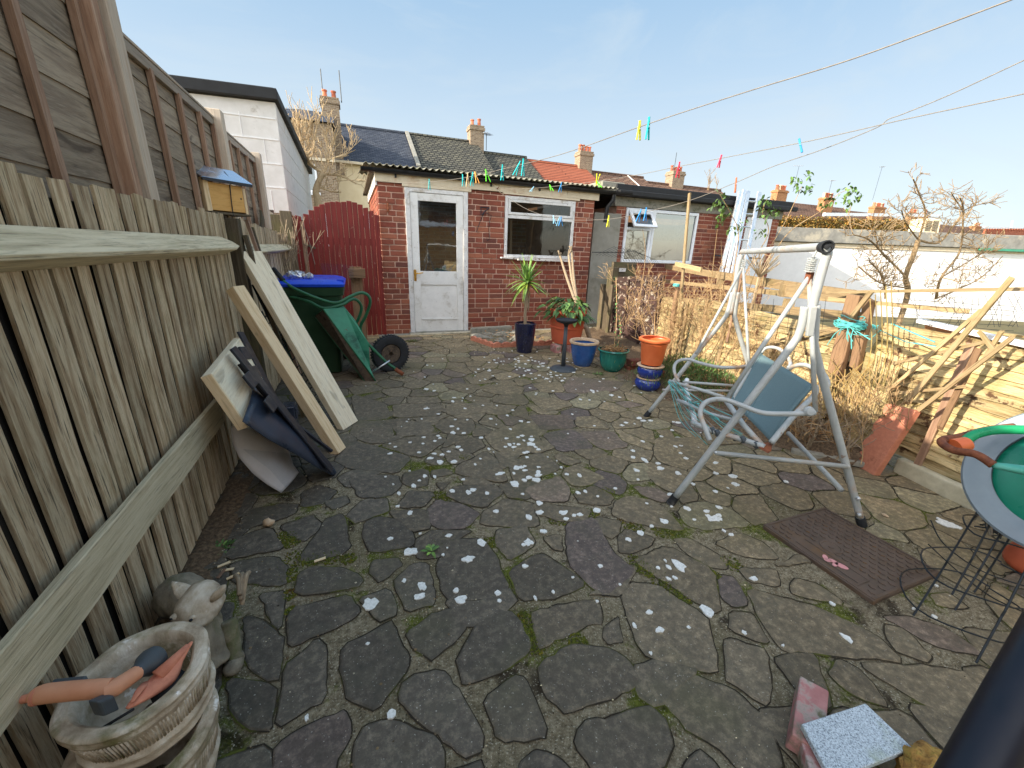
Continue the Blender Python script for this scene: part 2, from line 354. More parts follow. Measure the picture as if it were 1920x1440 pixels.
M['glass'] = glass('dusty_window_glass', (.35, .35, .35, 1), .05)
M['glassdoor'] = glass('door_glass', (.4, .4, .4, 1), .24)
M['glass2'] = glass('reflective_window_glass', (.3, .32, .32, 1), .24)
M['clear'] = glass('clear_plastic_sheet', (.9, .92, .94, 1), .02, .15)
M['plasticgreen'] = mat('bin_green_plastic', [S(30, 56, 36), S(38, 68, 44)], 10, rough=.45, bump=.08, rnd=0, spots=[(S(82, 92, 76), 6, .62, .85)])
M['plasticblue'] = mat('bin_blue_plastic', [S(24, 62, 190), S(36, 80, 215)], 10, rough=.38, bump=.05, rnd=0)
M['rubber'] = mat('black_rubber', [S(26, 27, 29), S(48, 50, 53)], 20, rough=.75, bump=.3, rnd=.05, spots=[(S(104, 102, 98), 9, .6, .78)])
M['barrow'] = mat('barrow_green_paint', [S(56, 130, 104), S(76, 156, 126)], 9, rough=.5, bump=.15, rnd=0, spots=[(S(98, 84, 66), 15, .64, .7), (S(28, 84, 68), 4, .5, .7)])
M['barrowtube'] = mat('barrow_tube_green', [S(36, 86, 58), S(48, 108, 74)], 9, rough=.45, bump=.1, rnd=0, spots=[(S(140, 104, 66), 26, .66, .7)])
M['rust'] = mat('rust', [S(92, 50, 32), S(134, 78, 50), S(78, 46, 34)], 30, rough=.85, bump=.5, rnd=.05)
M['mudmetal'] = mat('muddy_metal', [S(62, 52, 44), S(96, 82, 68), S(50, 44, 40)], 16, rough=.9, bump=.6, rnd=0)
M['swing'] = mat('grey_swing_tube', [S(158, 162, 160), S(184, 187, 183)], 10, rough=.42, bump=.08, rnd=.02, spec=.5, spots=[(S(170, 128, 88), 5, .52, .70), (S(130, 92, 62), 26, .64, .70)])
M['swingseat'] = mat('slate_blue_mesh_fabric', [S(84, 106, 110), S(104, 126, 128)], 260, detail=2, rough=.7, bump=.5, bd=.0015, rnd=0, spots=[(S(120, 140, 142), 4, .55, .8)])
M['blackmetal'] = mat('black_painted_steel', [S(22, 24, 32), S(34, 37, 48)], 12, rough=.42, bump=.1, rnd=.1, spec=.5, spots=[(S(92, 92, 96), 14, .68, .75)])
M['blackplastic'] = mat('black_plastic_sheet', [S(36, 42, 54), S(54, 62, 76)], 6, rough=.36, bump=.08, rnd=0, spots=[(S(92, 96, 100), 8, .62, .8)])
M['whiteplastic'] = mat('dirty_white_plastic', [S(212, 208, 206), S(232, 230, 230)], 6, rough=.4, bump=.06, rnd=0, spots=[(S(196, 162, 138), 2.4, .60, .78), (S(92, 80, 66), 34, .7, .74)])
M['terracotta'] = mat('terracotta', [S(186, 84, 54), S(204, 104, 70)], 9, rough=.75, bump=.15, rnd=.03, spots=[(S(214, 168, 140), 6, .6, .78)])
M['orangepot'] = mat('orange_plastic_pot', [S(214, 104, 56), S(226, 120, 68)], 8, rough=.5, bump=.05, rnd=0, spots=[(S(222, 150, 108), 4, .56, .8)])
M['paleorange'] = mat('faded_orange_plastic', [S(206, 140, 104), S(222, 162, 126)], 12, rough=.6, bump=.05, rnd=0)
M['paleconcrete'] = mat('pale_concrete', [S(176, 170, 144), S(206, 200, 174)], 18, rough=.95, bump=.5, rnd=0, spots=[(S(130, 128, 90), 5, .55, .7)])
M['blueglaze'] = mat('blue_glaze', [S(24, 44, 120), S(34, 62, 150)], 9, rough=.12, bump=.1, rnd=0, spec=.7, coat=.5, spots=[(S(76, 120, 190), 7, .62, .76)])
M['blueglaze2'] = mat('mid_blue_glaze', [S(38, 78, 140), S(58, 104, 168)], 9, rough=.15, bump=.1, rnd=0, spec=.7, coat=.5, spots=[(S(110, 140, 180), 7, .62, .76)])
M['navyglaze'] = mat('navy_glaze', [S(14, 18, 44), S(24, 30, 66)], 14, rough=.12, bump=.15, rnd=0, spec=.7, coat=.5, st=(1, 5, 5))
M['tealglaze'] = mat('teal_glaze', [S(22, 106, 96), S(40, 138, 122)], 8, rough=.15, bump=.1, rnd=0, spec=.7, coat=.5, st=(.5, 4, 4), spots=[(S(150, 170, 150), 9, .68, .75)])
M['clayrim'] = mat('unglazed_rim', [S(190, 160, 126), S(214, 190, 160)], 30, rough=.85, bump=.3, rnd=0, spots=[(S(140, 104, 74), 12, .6, .7)])
M['soil'] = mat('soil', [S(62, 50, 38), S(100, 82, 62), S(136, 114, 88)], 60, rough=1, bump=1, bd=.01, coord='obj', rnd=.1)
M['greyplastic'] = mat('dark_grey_plastic', [S(62, 68, 72), S(78, 84, 88)], 12, rough=.5, bump=.1, rnd=0, spots=[(S(130, 130, 126), 9, .66, .78)])
M['leafgreen'] = mat('leaf_green', [S(62, 92, 50), S(104, 134, 78)], 30, rough=.5, bump=.1, coord='obj', rnd=.4, tint=True, spec=.4)
M['leafyucca'] = mat('yucca_leaf', [S(80, 116, 52), S(128, 156, 84)], 20, rough=.45, bump=.1, coord='obj', rnd=.35, tint=True)
M['bark'] = mat('pale_bark', [S(122, 104, 82), S(168, 150, 124)], 40, rough=.9, bump=.5, rnd=.2, st=(1, 3, 3))
M['twig'] = mat('twig', [S(150, 118, 82), S(190, 160, 116)], 40, rough=.85, bump=.3, rnd=.3, tint=True)
M['terrared'] = mat('red_edging_concrete', [S(196, 122, 96), S(216, 144, 114)], 40, rough=.9, bump=.5, rnd=.03, spots=[(S(160, 94, 74), 9, .55, .7)])
M['redbrick2'] = mat('pink_paint_brick', [S(156, 100, 96), S(188, 136, 130)], 20, rough=.9, bump=.5, rnd=.1, spots=[(S(196, 180, 172), 12, .48, .6), (S(110, 104, 80), 6, .5, .62)])
def _granite():
    t = NT('granite'); v = t.coord('obj'); n = t.noise(v, 260, 3, .8); c = t.ramp(n, [(.36, S(96, 104, 112)), (.46, S(176, 186, 192)), (.6, S(214, 222, 226))])
    c = t.mix(t.mr(t.noise(v, 7, 5), .55, .7, 0, .5), c, S(150, 160, 110)); return t.out(c, .55, 0, t.bump(n, .1, .001), .4)
M['granite'] = _granite()
M['ironmat'] = mat('iron_cover', [S(86, 74, 66), S(112, 96, 84)], 14, rough=.6, bump=.25, rnd=0, metal=.35, spots=[(S(116, 90, 64), 4, .5, .7)])
M['pinkpaint'] = mat('pink_paint', [S(206, 140, 142), S(220, 160, 158)], 20, rough=.7, rnd=0, bump=.1)
M['wire'] = mat('dark_wire', [S(30, 34, 38), S(48, 54, 58)], 30, rough=.5, rnd=.1, bump=.1, metal=.3)
M['rope'] = mat('teal_twine', [S(70, 170, 170), S(110, 200, 192)], 60, rough=.8, bump=.3, rnd=.15)
M['line'] = mat('clothes_line', [S(118, 110, 100), S(146, 138, 126)], 60, rough=.6, bump=.3, rnd=0)
M['stone'] = mat('weathered_cast_stone', [S(140, 122, 100), S(190, 174, 150), S(224, 214, 196)], 16, rough=.95, bump=.7, bd=.006, rnd=.06, spots=[(S(112, 108, 66), 5, .54, .7), (S(238, 232, 222), 11, .60, .66), (S(70, 60, 50), 24, .64, .72)], fine=90)
M['stonedark'] = mat('dark_cast_stone', [S(92, 84, 72), S(132, 122, 104), S(164, 152, 130)], 16, rough=.95, bump=.7, bd=.006, rnd=.05, spots=[(S(96, 98, 60), 5, .52, .7)], fine=90)
M['cream'] = mat('cream_render', [S(220, 200, 160), S(232, 214, 178)], 3, rough=.9, bump=.1, rnd=0, coord='obj')
M['chimbrick'] = None
def btex(name, c1, c2, mort, sx=.225, sy=.075, ms=.012, xonly=False):
    t = NT(name); tc = t.N('TexCoord'); sp = t.N('SeparateXYZ'); cb = t.N('CombineXYZ'); t.L(tc.outputs['Object'], sp.inputs[0])
    ad = t.math('ADD', sp.outputs[0], sp.outputs[1]) if not xonly else sp.outputs[0]; t.L(ad, cb.inputs[0]); t.L(sp.outputs[2], cb.inputs[1])
    b = t.N('TexBrick'); t.L(cb.outputs[0], b.inputs['Vector']); b.inputs['Scale'].default_value = 1.0
    b.inputs['Brick Width'].default_value = sx; b.inputs['Row Height'].default_value = sy; b.inputs['Mortar Size'].default_value = ms
    b.inputs['Color1'].default_value = c1; b.inputs['Color2'].default_value = c2; b.inputs['Mortar'].default_value = mort
    n = t.noise(t.coord('obj'), 7, 6, .7); c = t.mix(t.mr(n, .45, .7, 0, .45), b.outputs[0], tuple(x*.45 for x in c1[:3])+(1,))
    return t.out(c, .9, 0, t.bump(b.outputs[1], -.5, .01), .2)
M['slate'] = btex('slate_roof', S(70, 76, 88), S(94, 98, 106), S(40, 44, 52), .26, .085, .012, True)
M['tilegrey'] = btex('grey_roof_tiles', S(92, 90, 82), S(120, 116, 100), S(46, 46, 44), .30, .15, .03, True)
M['tilered'] = btex('red_roof_tiles', S(170, 98, 72), S(190, 116, 88), S(96, 56, 44), 9, .15, .03, True)
M['tilebrown'] = btex('brown_roof_tiles', S(122, 94, 78), S(148, 118, 98), S(62, 48, 42), .6, .15, .03, True)
M['chimbrick'] = btex('stock_brick', S(150, 122, 84), S(112, 88, 66), S(136, 120, 96))
M['darkbrick'] = btex('dark_stock_brick', S(156, 134, 108), S(120, 98, 80), S(170, 156, 136))
M['yellowbrick'] = btex('yellow_house_brick', S(206, 160, 100), S(160, 110, 70), S(196, 172, 136))
M['orangebrick'] = btex('orange_brick', S(186, 128, 84), S(150, 92, 62), S(170, 140, 104))
M['ghrey'] = mat('lead_grey_felt', [S(120, 118, 112), S(150, 148, 140)], 8, rough=.9, bump=.4, rnd=0, coord='obj', spots=[(S(176, 168, 150), 3, .5, .7)])
M['blockwhite'] = mat('white_painted_block', [S(206, 202, 194), S(226, 222, 216)], 5, rough=.85, bump=.25, rnd=.02, coord='obj', spots=[(S(150, 138, 118), 2.6, .58, .76), (S(150, 128, 100), 30, .7, .76)])
M['blockwhite2'] = mat('white_painted_wall', [S(226, 224, 220), S(238, 236, 232)], 5, rough=.8, bump=.2, rnd=0, coord='obj')
M['blackfelt'] = mat('black_roof_edge', [S(28, 28, 29), S(44, 44, 44)], 8, rough=.7, bump=.15, rnd=0)
M['redpot'] = mat('chimney_pot', [S(176, 88, 60), S(206, 130, 96)], 8, rough=.85, rnd=.3, bump=.1)
M['ivy'] = mat('ivy_leaf', [S(112, 98, 54), S(150, 128, 74)], 20, rough=.7, bump=.1, rnd=.5, coord='obj', tint=True)
M['alu'] = mat('aluminium', [S(196, 200, 202), S(220, 224, 226)], 10, rough=.35, metal=.75, rnd=.03, bump=.05)
M['foil'] = mat('foil_roof', [S(196, 206, 222), S(216, 224, 238)], 4, rough=.22, metal=.9, rnd=0, bump=.12, bd=.01)
M['ply'] = wood('orange_plywood', [S(206, 154, 84), S(224, 176, 106), S(196, 142, 74)], dark=.1, bump=.1, stretch=5, rnd=.03)
M['bluepvc'] = None
# ================================================================== GROUND
b = MB(); b.add([(-300, -60, -.06), (400, -60, -.06), (400, 700, -.06), (-300, 700, -.06)], [(0, 1, 2, 3)])
M['earth'] = mat('bare_earth_and_grass', [S(70, 64, 44), S(96, 90, 58), S(112, 100, 72)], 1.6, rough=1, bump=.8, bd=.03, coord='obj', rnd=0, fine=24)
tag(b.build('ground', M['earth'], origin=(0, 0, -.06)), kind='structure')
def _mortar():
    t = NT('paving_mortar'); v = t.coord('obj'); n = t.noise(v, 42, 8, .75); big = t.noise(v, 1.1, 5, .6)
    c = t.ramp(n, [(.26, S(66, 57, 46)), (.42, S(122, 110, 88)), (.58, S(158, 146, 120)), (.74, S(192, 182, 158))])
    c = t.mix(t.mr(big, .45, .62, 0, .5), c, S(96, 90, 58))
    m = t.noise(v, 2.6, 7, .72); c = t.mix(t.mr(m, .52, .60, 0, .92), c, t.ramp(n, [(.35, S(58, 66, 18)), (.65, S(112, 120, 34))]))
    d = t.noise(v, 3.9, 5, .6, .4); c = t.mix(t.mr(d, .58, .66, 0, .8), c, S(44, 34, 26))
    g = t.noise(v, 170, 3, .6); c = t.mix(t.mr(g, .60, .66, 0, .75), c, S(206, 198, 176)); c = t.mix(t.mr(g, .40, .34, 0, .7), c, S(46, 40, 32))
    return t.out(c, .97, 0, t.bump(g, .8, .006, t.bump(n, 1, .012, t.bump(m, .7, .02))), .15)
M['pavemortar'] = _mortar()
b = MB(); gx = 64; gy = 96; x0, x1, y0, y1 = -1.3, 5.0, -.5, 7.0
vs = []; fs = []
for j in range(gy+1):
    for i in range(gx+1):
        x = x0+(x1-x0)*i/gx; y = y0+(y1-y0)*j/gy
        vs.append(V(x, y, +.0012+.0028*noise.noise(V(x*7, y*7, 0))+.0025*noise.noise(V(x*19, y*19, 4))))
for j in range(gy):
    for i in range(gx): k = j*(gx+1)+i; fs.append((k, k+1, k+gx+2, k+gx+1))
b.add(vs, fs, rn=.5); tag(b.build('patio_mortar', M['pavemortar'], origin=(0, 0, 0), smooth='all'), kind='structure')

# ---- crazy paving: stones seen in the photo are traced, the rest grown as cells
TR = {  # ox, oy, scale
 1: (400, 1000, 3.273), 2: (900, 1000, 3.273), 3: (1400, 940, 3.6), 4: (600, 640, 4.5), 5: (960, 660, 4.114), 6: (400, 820, 4.644)}
TRACE = [
 (1, [(530,240),(640,190),(800,200),(910,270),(880,325),(500,375)]), (1, [(470,450),(800,375),(850,390),(890,490),(680,600),(460,690)]),
 (1, [(950,230),(985,150),(1120,140),(1160,180),(1025,290)]), (1, [(1100,300),(1220,180),(1310,180),(1350,300),(1360,420),(1190,470)]),
 (1, [(1370,170),(1490,30),(1640,30),(1700,80),(1800,290),(1790,370),(1570,430),(1430,380)]), (1, [(890,390),(1080,330),(1130,480),(1000,530)]),
 (1, [(800,690),(1080,530),(1110,570),(1200,740),(1190,800),(1000,1080),(830,990),(785,860)]), (1, [(1190,600),(1330,490),(1480,450),(1620,495),(1360,765),(1240,700)]),
 (1, [(430,820),(640,640),(690,700),(690,1000),(390,1170)]), (1, [(1150,990),(1170,900),(1400,830),(1540,1020),(1650,1220),(1640,1310),(1530,1345),(1270,1130)]),
 (2, [(-136,740),(44,460),(180,470),(250,530),(315,690),(150,830),(-106,925)]), (1, [(390,1290),(720,1110),(800,1080),(850,1220),(740,1400),(700,1600),(330,1600)]),
 (1, [(930,1180),(1110,1130),(1380,1250),(1420,1440),(1300,1600),(880,1600),(880,1300)]), (1, [(190,480),(430,600),(400,880),(330,890),(190,800)]),
 (1, [(280,360),(440,350),(420,570),(350,540)]), (1, [(80,880),(380,920),(350,1200),(240,1190),(100,1100)]), (2, [(40,1000),(210,870),(290,880),(410,1160),(400,1230),(110,1270)]),
 (1, [(915,10),(935,-70),(1000,-100),(1180,-90),(1240,70),(960,105)]), (2, [(100,-30),(280,-60),(340,60),(170,165),(90,30)]),
 (2, [(180,215),(370,110),(500,190),(650,300),(480,380),(250,410)]), (2, [(530,-60),(700,-100),(760,0),(800,100),(960,220),(770,370),(660,290),(550,180)]),
 (2, [(330,470),(720,390),(745,540),(640,570),(370,700),(345,600)]), (2, [(750,620),(760,560),(850,500),(890,660),(790,665)]),
 (2, [(870,380),(940,300),(1080,310),(1370,490),(1440,700),(1450,840),(1030,745),(970,660),(930,520)]), (2, [(950,150),(1160,75),(1430,220),(1470,490),(1230,350),(1000,200)]),
 (2, [(360,790),(560,690),(780,690),(900,770),(1000,915),(840,990),(730,1000),(540,1095),(420,980)]), (2, [(1070,840),(1200,830),(1530,930),(1790,1160),(1830,1440),(1600,1440),(1500,1330),(1300,1210),(1180,1070),(1070,980)]),
 (2, [(1510,630),(1770,720),(1780,1050),(1600,940),(1510,880)]), (2, [(600,1180),(1040,1040),(1140,1130),(1180,1270),(1120,1430),(1000,1500),(720,1480),(610,1290)]),
 (2, [(240,1400),(330,1330),(480,1370),(580,1460),(560,1600),(230,1600)]), (2, [(1230,1420),(1350,1330),(1440,1400),(1500,1500),(1400,1600),(1200,1600)]),
 (2, [(860,110),(850,10),(900,-30),(1060,20),(1050,70),(930,110)]), (2, [(1190,30),(1290,25),(1520,150),(1510,200),(1400,200),(1250,100)]), (2, [(1440,50),(1600,-10),(1760,60),(1833,150),(1600,130)]),
 (2, [(1590,200),(1833,220),(1833,320),(1660,290)]), (2, [(1460,250),(1570,260),(1650,430),(1560,440),(1480,380)]), (2, [(1540,470),(1680,480),(1780,680),(1540,590)]), (2, [(380,20),(500,0),(510,100),(450,90)]),
 (3, [(10,600),(60,590),(500,710),(850,880),(1040,1060),(680,1030),(250,990),(180,900),(100,750)]), (3, [(310,550),(340,510),(470,540),(680,690),(320,620)]),
 (3, [(930,820),(1080,870),(1250,1040),(1220,1080),(1000,990)]), (3, [(1240,620),(1370,610),(1500,720),(1290,700)]), (3, [(770,1090),(1100,1090),(1400,1130),(1650,1130),(1500,1440),(1350,1440),(1100,1290)]),
 (3, [(560,1150),(620,1050),(770,1130),(970,1380),(700,1280)]), (3, [(930,780),(1100,760),(1400,870),(1600,1020),(1560,1030),(1250,950)]),
 (4, [(290,670),(590,660),(620,790),(450,860),(250,790)]), (4, [(260,440),(560,520),(590,640),(310,665)]), (4, [(620,520),(1010,520),(1020,620),(620,640)]), (4, [(1070,520),(1460,510),(1430,590),(1080,620)]),
 (4, [(640,670),(930,670),(960,760),(660,800)]), (4, [(1030,650),(1270,640),(1310,720),(1250,780),(1060,770),(970,710)]), (4, [(500,870),(740,800),(1010,790),(1060,830),(860,970),(760,950)]),
 (4, [(120,990),(270,830),(500,890),(760,970),(640,1100),(240,1060)]), (4, [(700,1110),(870,1070),(920,1090),(900,1210),(760,1220),(700,1180)]), (4, [(940,1080),(1060,1060),(1130,1110),(940,1140)]),
 (4, [(1150,1050),(1400,920),(1490,990),(1590,1190),(1150,1110)]), (4, [(1140,830),(1350,800),(1390,880),(1270,940),(1160,910)]), (5, [(-30,850),(210,770),(375,880),(290,930),(40,1010),(10,950)]),
 (4, [(1390,790),(1560,720),(1830,780),(1870,890),(1610,970),(1460,890)]), (4, [(240,1130),(640,1120),(690,1200),(570,1300),(330,1310)]), (4, [(640,1380),(760,1250),(970,1270),(870,1390)]),
 (4, [(1060,1290),(1150,1210),(1480,1200),(1540,1260),(1390,1390),(1200,1350)]), (4, [(880,1440),(1000,1320),(1180,1360),(1350,1440),(1250,1560),(1000,1570),(900,1500)]), (4, [(980,1190),(1100,1170),(1030,1250)]),
 (4, [(870,1010),(940,940),(1060,1000),(980,1040)]), (4, [(1050,380),(1150,340),(1360,370),(1270,440)]), (4, [(1370,410),(1470,350),(1720,380),(1700,440),(1500,440)]), (4, [(1280,300),(1400,240),(1470,290),(1360,350)]),
 (4, [(1290,450),(1360,420),(1480,440),(1440,465)]), (5, [(240,620),(480,590),(640,730),(370,760),(250,650)]), (5, [(500,610),(770,600),(900,720),(700,750)]), (5, [(320,800),(370,770),(540,840),(440,870)]),
 (5, [(120,330),(430,370),(460,410),(300,450),(240,450)]), (5, [(130,480),(450,480),(490,580),(230,600)]), (5, [(490,490),(640,490),(770,590),(500,570)]), (5, [(1110,660),(1400,660),(1530,730),(1400,860),(1330,910),(1100,810)]),
 (5, [(480,1080),(620,1020),(790,1100),(740,1180),(520,1150)]), (5, [(800,1150),(900,1100),(1090,1140),(1200,1230),(1320,1370),(900,1300),(780,1240)]), (5, [(150,1160),(430,1180),(620,1210),(560,1290),(370,1300),(200,1240)]),
 (5, [(590,1290),(690,1260),(840,1300),(820,1400),(760,1430)]), (5, [(410,890),(500,860),(720,960),(620,1010),(470,1030),(390,940)]), (5, [(80,1050),(370,950),(450,1060),(420,1140),(200,1140)]),
 (5, [(1000,870),(1080,840),(1320,900),(1430,960),(1240,1080),(1100,1000)]), (5, [(930,1030),(1100,1040),(1230,1100),(1180,1160),(1000,1090)]), (5, [(400,260),(460,190),(870,230),(790,300),(440,310)]),
 (5, [(10,210),(120,205),(160,230),(60,260)]), (5, [(160,240),(370,230),(410,300),(230,310)]), (5, [(590,290),(740,290),(780,360),(580,370)]), (6, [(180,870),(500,770),(610,960),(100,1050)]),
 (6, [(150,1080),(560,1020),(640,1140),(620,1280),(180,1250)]), (6, [(580,760),(860,660),(940,750),(800,900),(720,870)]), (6, [(960,720),(1120,650),(1150,780),(1180,950),(1100,1010),(780,1060),(770,1000),(870,880)]),
 (6, [(950,550),(1150,500),(1180,560),(1050,620)]), (6, [(770,470),(900,400),(1080,460),(960,560),(760,600)]), (6, [(270,620),(600,570),(740,570),(700,660),(240,800)]),
]
R2 = random.Random(31)
def clipp(poly, n, d):   # keep n.p <= d
    out = []
    for i in range(len(poly)):
        a, c = poly[i], poly[(i+1) % len(poly)]; fa = n[0]*a[0]+n[1]*a[1]-d; fc = n[0]*c[0]+n[1]*c[1]-d
        if fa <= 0: out.append(a)
        if fa*fc < 0: t = fa/(fa-fc); out.append((a[0]+(c[0]-a[0])*t, a[1]+(c[1]-a[1])*t))
    return out
def inside(p, poly):
    r = False
    for i in range(len(poly)):
        a, c = poly[i], poly[i-1]
        if (a[1] > p[1]) != (c[1] > p[1]) and p[0] < (c[0]-a[0])*(p[1]-a[1])/(c[1]-a[1])+a[0]: r = not r
    return r
def area(p): return abs(sum(p[i-1][0]*p[i][1]-p[i][0]*p[i-1][1] for i in range(len(p))))/2
polys = []
for k, pts in TRACE:
    ox, oy, s = TR[k]; polys.append([(q.x, q.y) for q in (PZ(ox+x/s, oy+y/s, .012) for x, y in pts)])
cen = [(sum(p[0] for p in q)/len(q), sum(p[1] for p in q)/len(q)) for q in polys]
COVER = [(1.77, .61), (2.26, .61), (2.26, 1.12), (1.77, 1.12)]
seeds = []; tries = 0
while tries < 9000:
    tries += 1; x = R2.uniform(-.95, 4.3); y = R2.uniform(-.3, 6.1)
    if inside((x, y), COVER): continue
    dmin = .24 if R2.random() < .75 else .15
    if any(inside((x, y), q) for q in polys): continue
    if all((x-s[0])**2+((y-s[1])*1.1)**2 > dmin*dmin for s in seeds) and all((x-c[0])**2+(y-c[1])**2 > .02 for c in cen): seeds.append((x, y))
allp = []
oth = seeds + cen
for s in seeds:
    q = [(s[0]-.4, s[1]-.4), (s[0]+.4, s[1]-.4), (s[0]+.4, s[1]+.4), (s[0]-.4, s[1]+.4)]
    for o in oth:
        if o == s: continue
        dx, dy = o[0]-s[0], o[1]-s[1]; L = sqrt(dx*dx+dy*dy)
        if L > .8: continue
        n = (dx/L, dy/L); q = clipp(q, n, n[0]*(s[0]+dx/2)+n[1]*(s[1]+dy/2) - R2.uniform(.001, .008))
        if len(q) < 3: break
    for it in range(14):
        if len(q) < 3: break
        bad = [i for i, p in enumerate(q) if any(inside(p, w) for w in polys) or inside(p, COVER)]
        if not bad: break
        cx = sum(p[0] for p in q)/len(q); cy = sum(p[1] for p in q)/len(q)
        q = [(cx+(p[0]-cx)*.86, cy+(p[1]-cy)*.86) if i in bad else p for i, p in enumerate(q)]
    if len(q) >= 3 and area(q) > .003: allp.append((q, False))
allp += [(q, True) for q in polys]
def _stone():
    t = NT('crazy_paving_stone'); v = t.coord('obj'); r = t.attr('rn')
    n = t.noise(v, 38, 9, .78); big = t.noise(v, 1.3, 5, .6); mid = t.noise(v, 7, 5, .6)
    c = t.ramp(n, [(.25, S(52, 50, 47)), (.5, S(84, 81, 76)), (.72, S(128, 123, 114))])
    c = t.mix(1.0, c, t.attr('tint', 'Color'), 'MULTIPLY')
    c = t.mix(t.mr(mid, .45, .72, 0, .45), c, S(92, 88, 74))
    c = t.mix(t.mr(big, .50, .64, 0, .35), c, S(84, 84, 56))
    sp = t.noise(v, 150, 2, .5); c = t.mix(t.mr(sp, .68, .73, 0, .6), c, S(196, 192, 180))
    vo = t.N('TexVoronoi'); t.L(v, vo.inputs['Vector']); vo.inputs['Scale'].default_value = 16; vo.inputs['Randomness'].default_value = 1
    dd = t.math('ADD', vo.outputs['Distance'], t.math('MULTIPLY', t.noise(v, 60, 3), .16)); dens = t.noise(v, 1.7, 3, .5)
    lt = t.mr(dens, .4, .75, .085, .20); sm = t.math('LESS_THAN', dd, lt)
    wn_ = t.N('TexWhiteNoise'); t.L(vo.outputs['Position'], wn_.inputs[0]); sm = t.math('MULTIPLY', sm, t.math('GREATER_THAN', wn_.outputs[0], .8))
    c = t.mix(sm, c, S(206, 204, 192))
    rr = t.mr(r, 0, 1, .9, 1.12); nd = t.N('HueSaturation'); t.L(rr, nd.inputs['Value']); t.L(c, nd.inputs['Color'])
    return t.out(nd.outputs[0], t.mr(n, .3, .7, .6, .9), 0, t.bump(n, .8, .004, t.bump(mid, .6, .012)), .3)
M['pave'] = _stone()
b = MB(); crk = MB()
def chaikin(p, k=.2):
    o = []
    for i in range(len(p)):
        a, c = p[i], p[(i+1) % len(p)]; o += [(a[0]+(c[0]-a[0])*k, a[1]+(c[1]-a[1])*k), (a[0]+(c[0]-a[0])*(1-k), a[1]+(c[1]-a[1])*(1-k))]
    return o
PINK = {19+2: 1}
for q, tr in allp:
    if tr:
        mx_ = sum(p[0] for p in q)/len(q); my_ = sum(p[1] for p in q)/len(q); q = [(mx_+(p[0]-mx_)*1.05, my_+(p[1]-my_)*1.05) for p in q]
    ar = sum(q[i-1][0]*q[i][1]-q[i][0]*q[i-1][1] for i in range(len(q)))
    if ar < 0: q = q[::-1]
    q = chaikin(q, .13)
    r = []
    for i in range(len(q)):
        a, c = q[i], q[(i+1) % len(q)]; L = sqrt((c[0]-a[0])**2+(c[1]-a[1])**2); m = max(1, int(L/.022))
        for j in range(m):
            u = j/m; x = a[0]+(c[0]-a[0])*u; y = a[1]+(c[1]-a[1])*u
            w = .010*noise.noise(V(x*11, y*11, 1)) + .007*noise.noise(V(x*34, y*34, 3)); w2 = .010*noise.noise(V(x*11, y*11, 21)) + .007*noise.noise(V(x*34, y*34, 13))
            r.append((x+w, y+w2))
    cx = sum(p[0] for p in r)/len(r); cy = sum(p[1] for p in r)/len(r)
    n_ = len(r); ring_ = []
    for i in range(n_):
        x, y = r[i]; d_ = max(1e-4, sqrt((x-cx)**2+(y-cy)**2)); w_ = .0045+.004*noise.noise(V(x*9, y*9, 40)); ring_.append((x+(x-cx)/d_*w_, y+(y-cy)/d_*w_))
    crk.add([V(x, y, .0052) for x, y in r]+[V(x, y, .0046) for x, y in ring_], [(i, n_+i, n_+(i+1) % n_, (i+1) % n_) for i in range(n_)])
    h = R2.uniform(.0055, .009); tx, ty = R2.uniform(-.012, .012), R2.uniform(-.012, .012)
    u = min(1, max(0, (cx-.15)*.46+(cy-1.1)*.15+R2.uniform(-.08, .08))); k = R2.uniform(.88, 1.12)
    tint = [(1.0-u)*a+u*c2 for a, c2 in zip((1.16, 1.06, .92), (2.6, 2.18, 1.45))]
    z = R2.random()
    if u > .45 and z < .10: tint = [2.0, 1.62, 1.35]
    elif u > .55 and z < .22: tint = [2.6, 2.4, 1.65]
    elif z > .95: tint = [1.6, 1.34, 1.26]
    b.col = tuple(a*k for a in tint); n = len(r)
    vs = [V(x, y, -.012) for x, y in r]
    vs += [V(x, y, h-.003+(x-cx)*tx+(y-cy)*ty) for x, y in r]
    vs += [V(x+(cx-x)*min(.4, .006/max(.02, sqrt((x-cx)**2+(y-cy)**2))), y+(cy-y)*min(.4, .006/max(.02, sqrt((x-cx)**2+(y-cy)**2))), h+(x-cx)*tx+(y-cy)*ty) for x, y in r]
    fs = [(i, (i+1) % n, n+(i+1) % n, n+i) for i in range(n)] + [(n+i, n+(i+1) % n, 2*n+(i+1) % n, 2*n+i) for i in range(n)] + [tuple(range(2*n, 3*n))]
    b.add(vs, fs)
M['crack'] = mat('joint_dirt', [S(34, 28, 20), S(58, 50, 34)], 30, rough=1, bump=.5, coord='obj', rnd=.2, spots=[(S(84, 88, 26), 2.6, .5, .6)])
tag(crk.build('joint_dirt', M['crack'], origin=(0, 0, 0)), kind='structure')
b.col = (1, 1, 1)
tag(b.build('patio_paving', M['pave'], origin=(0, 0, 0)), kind='structure')
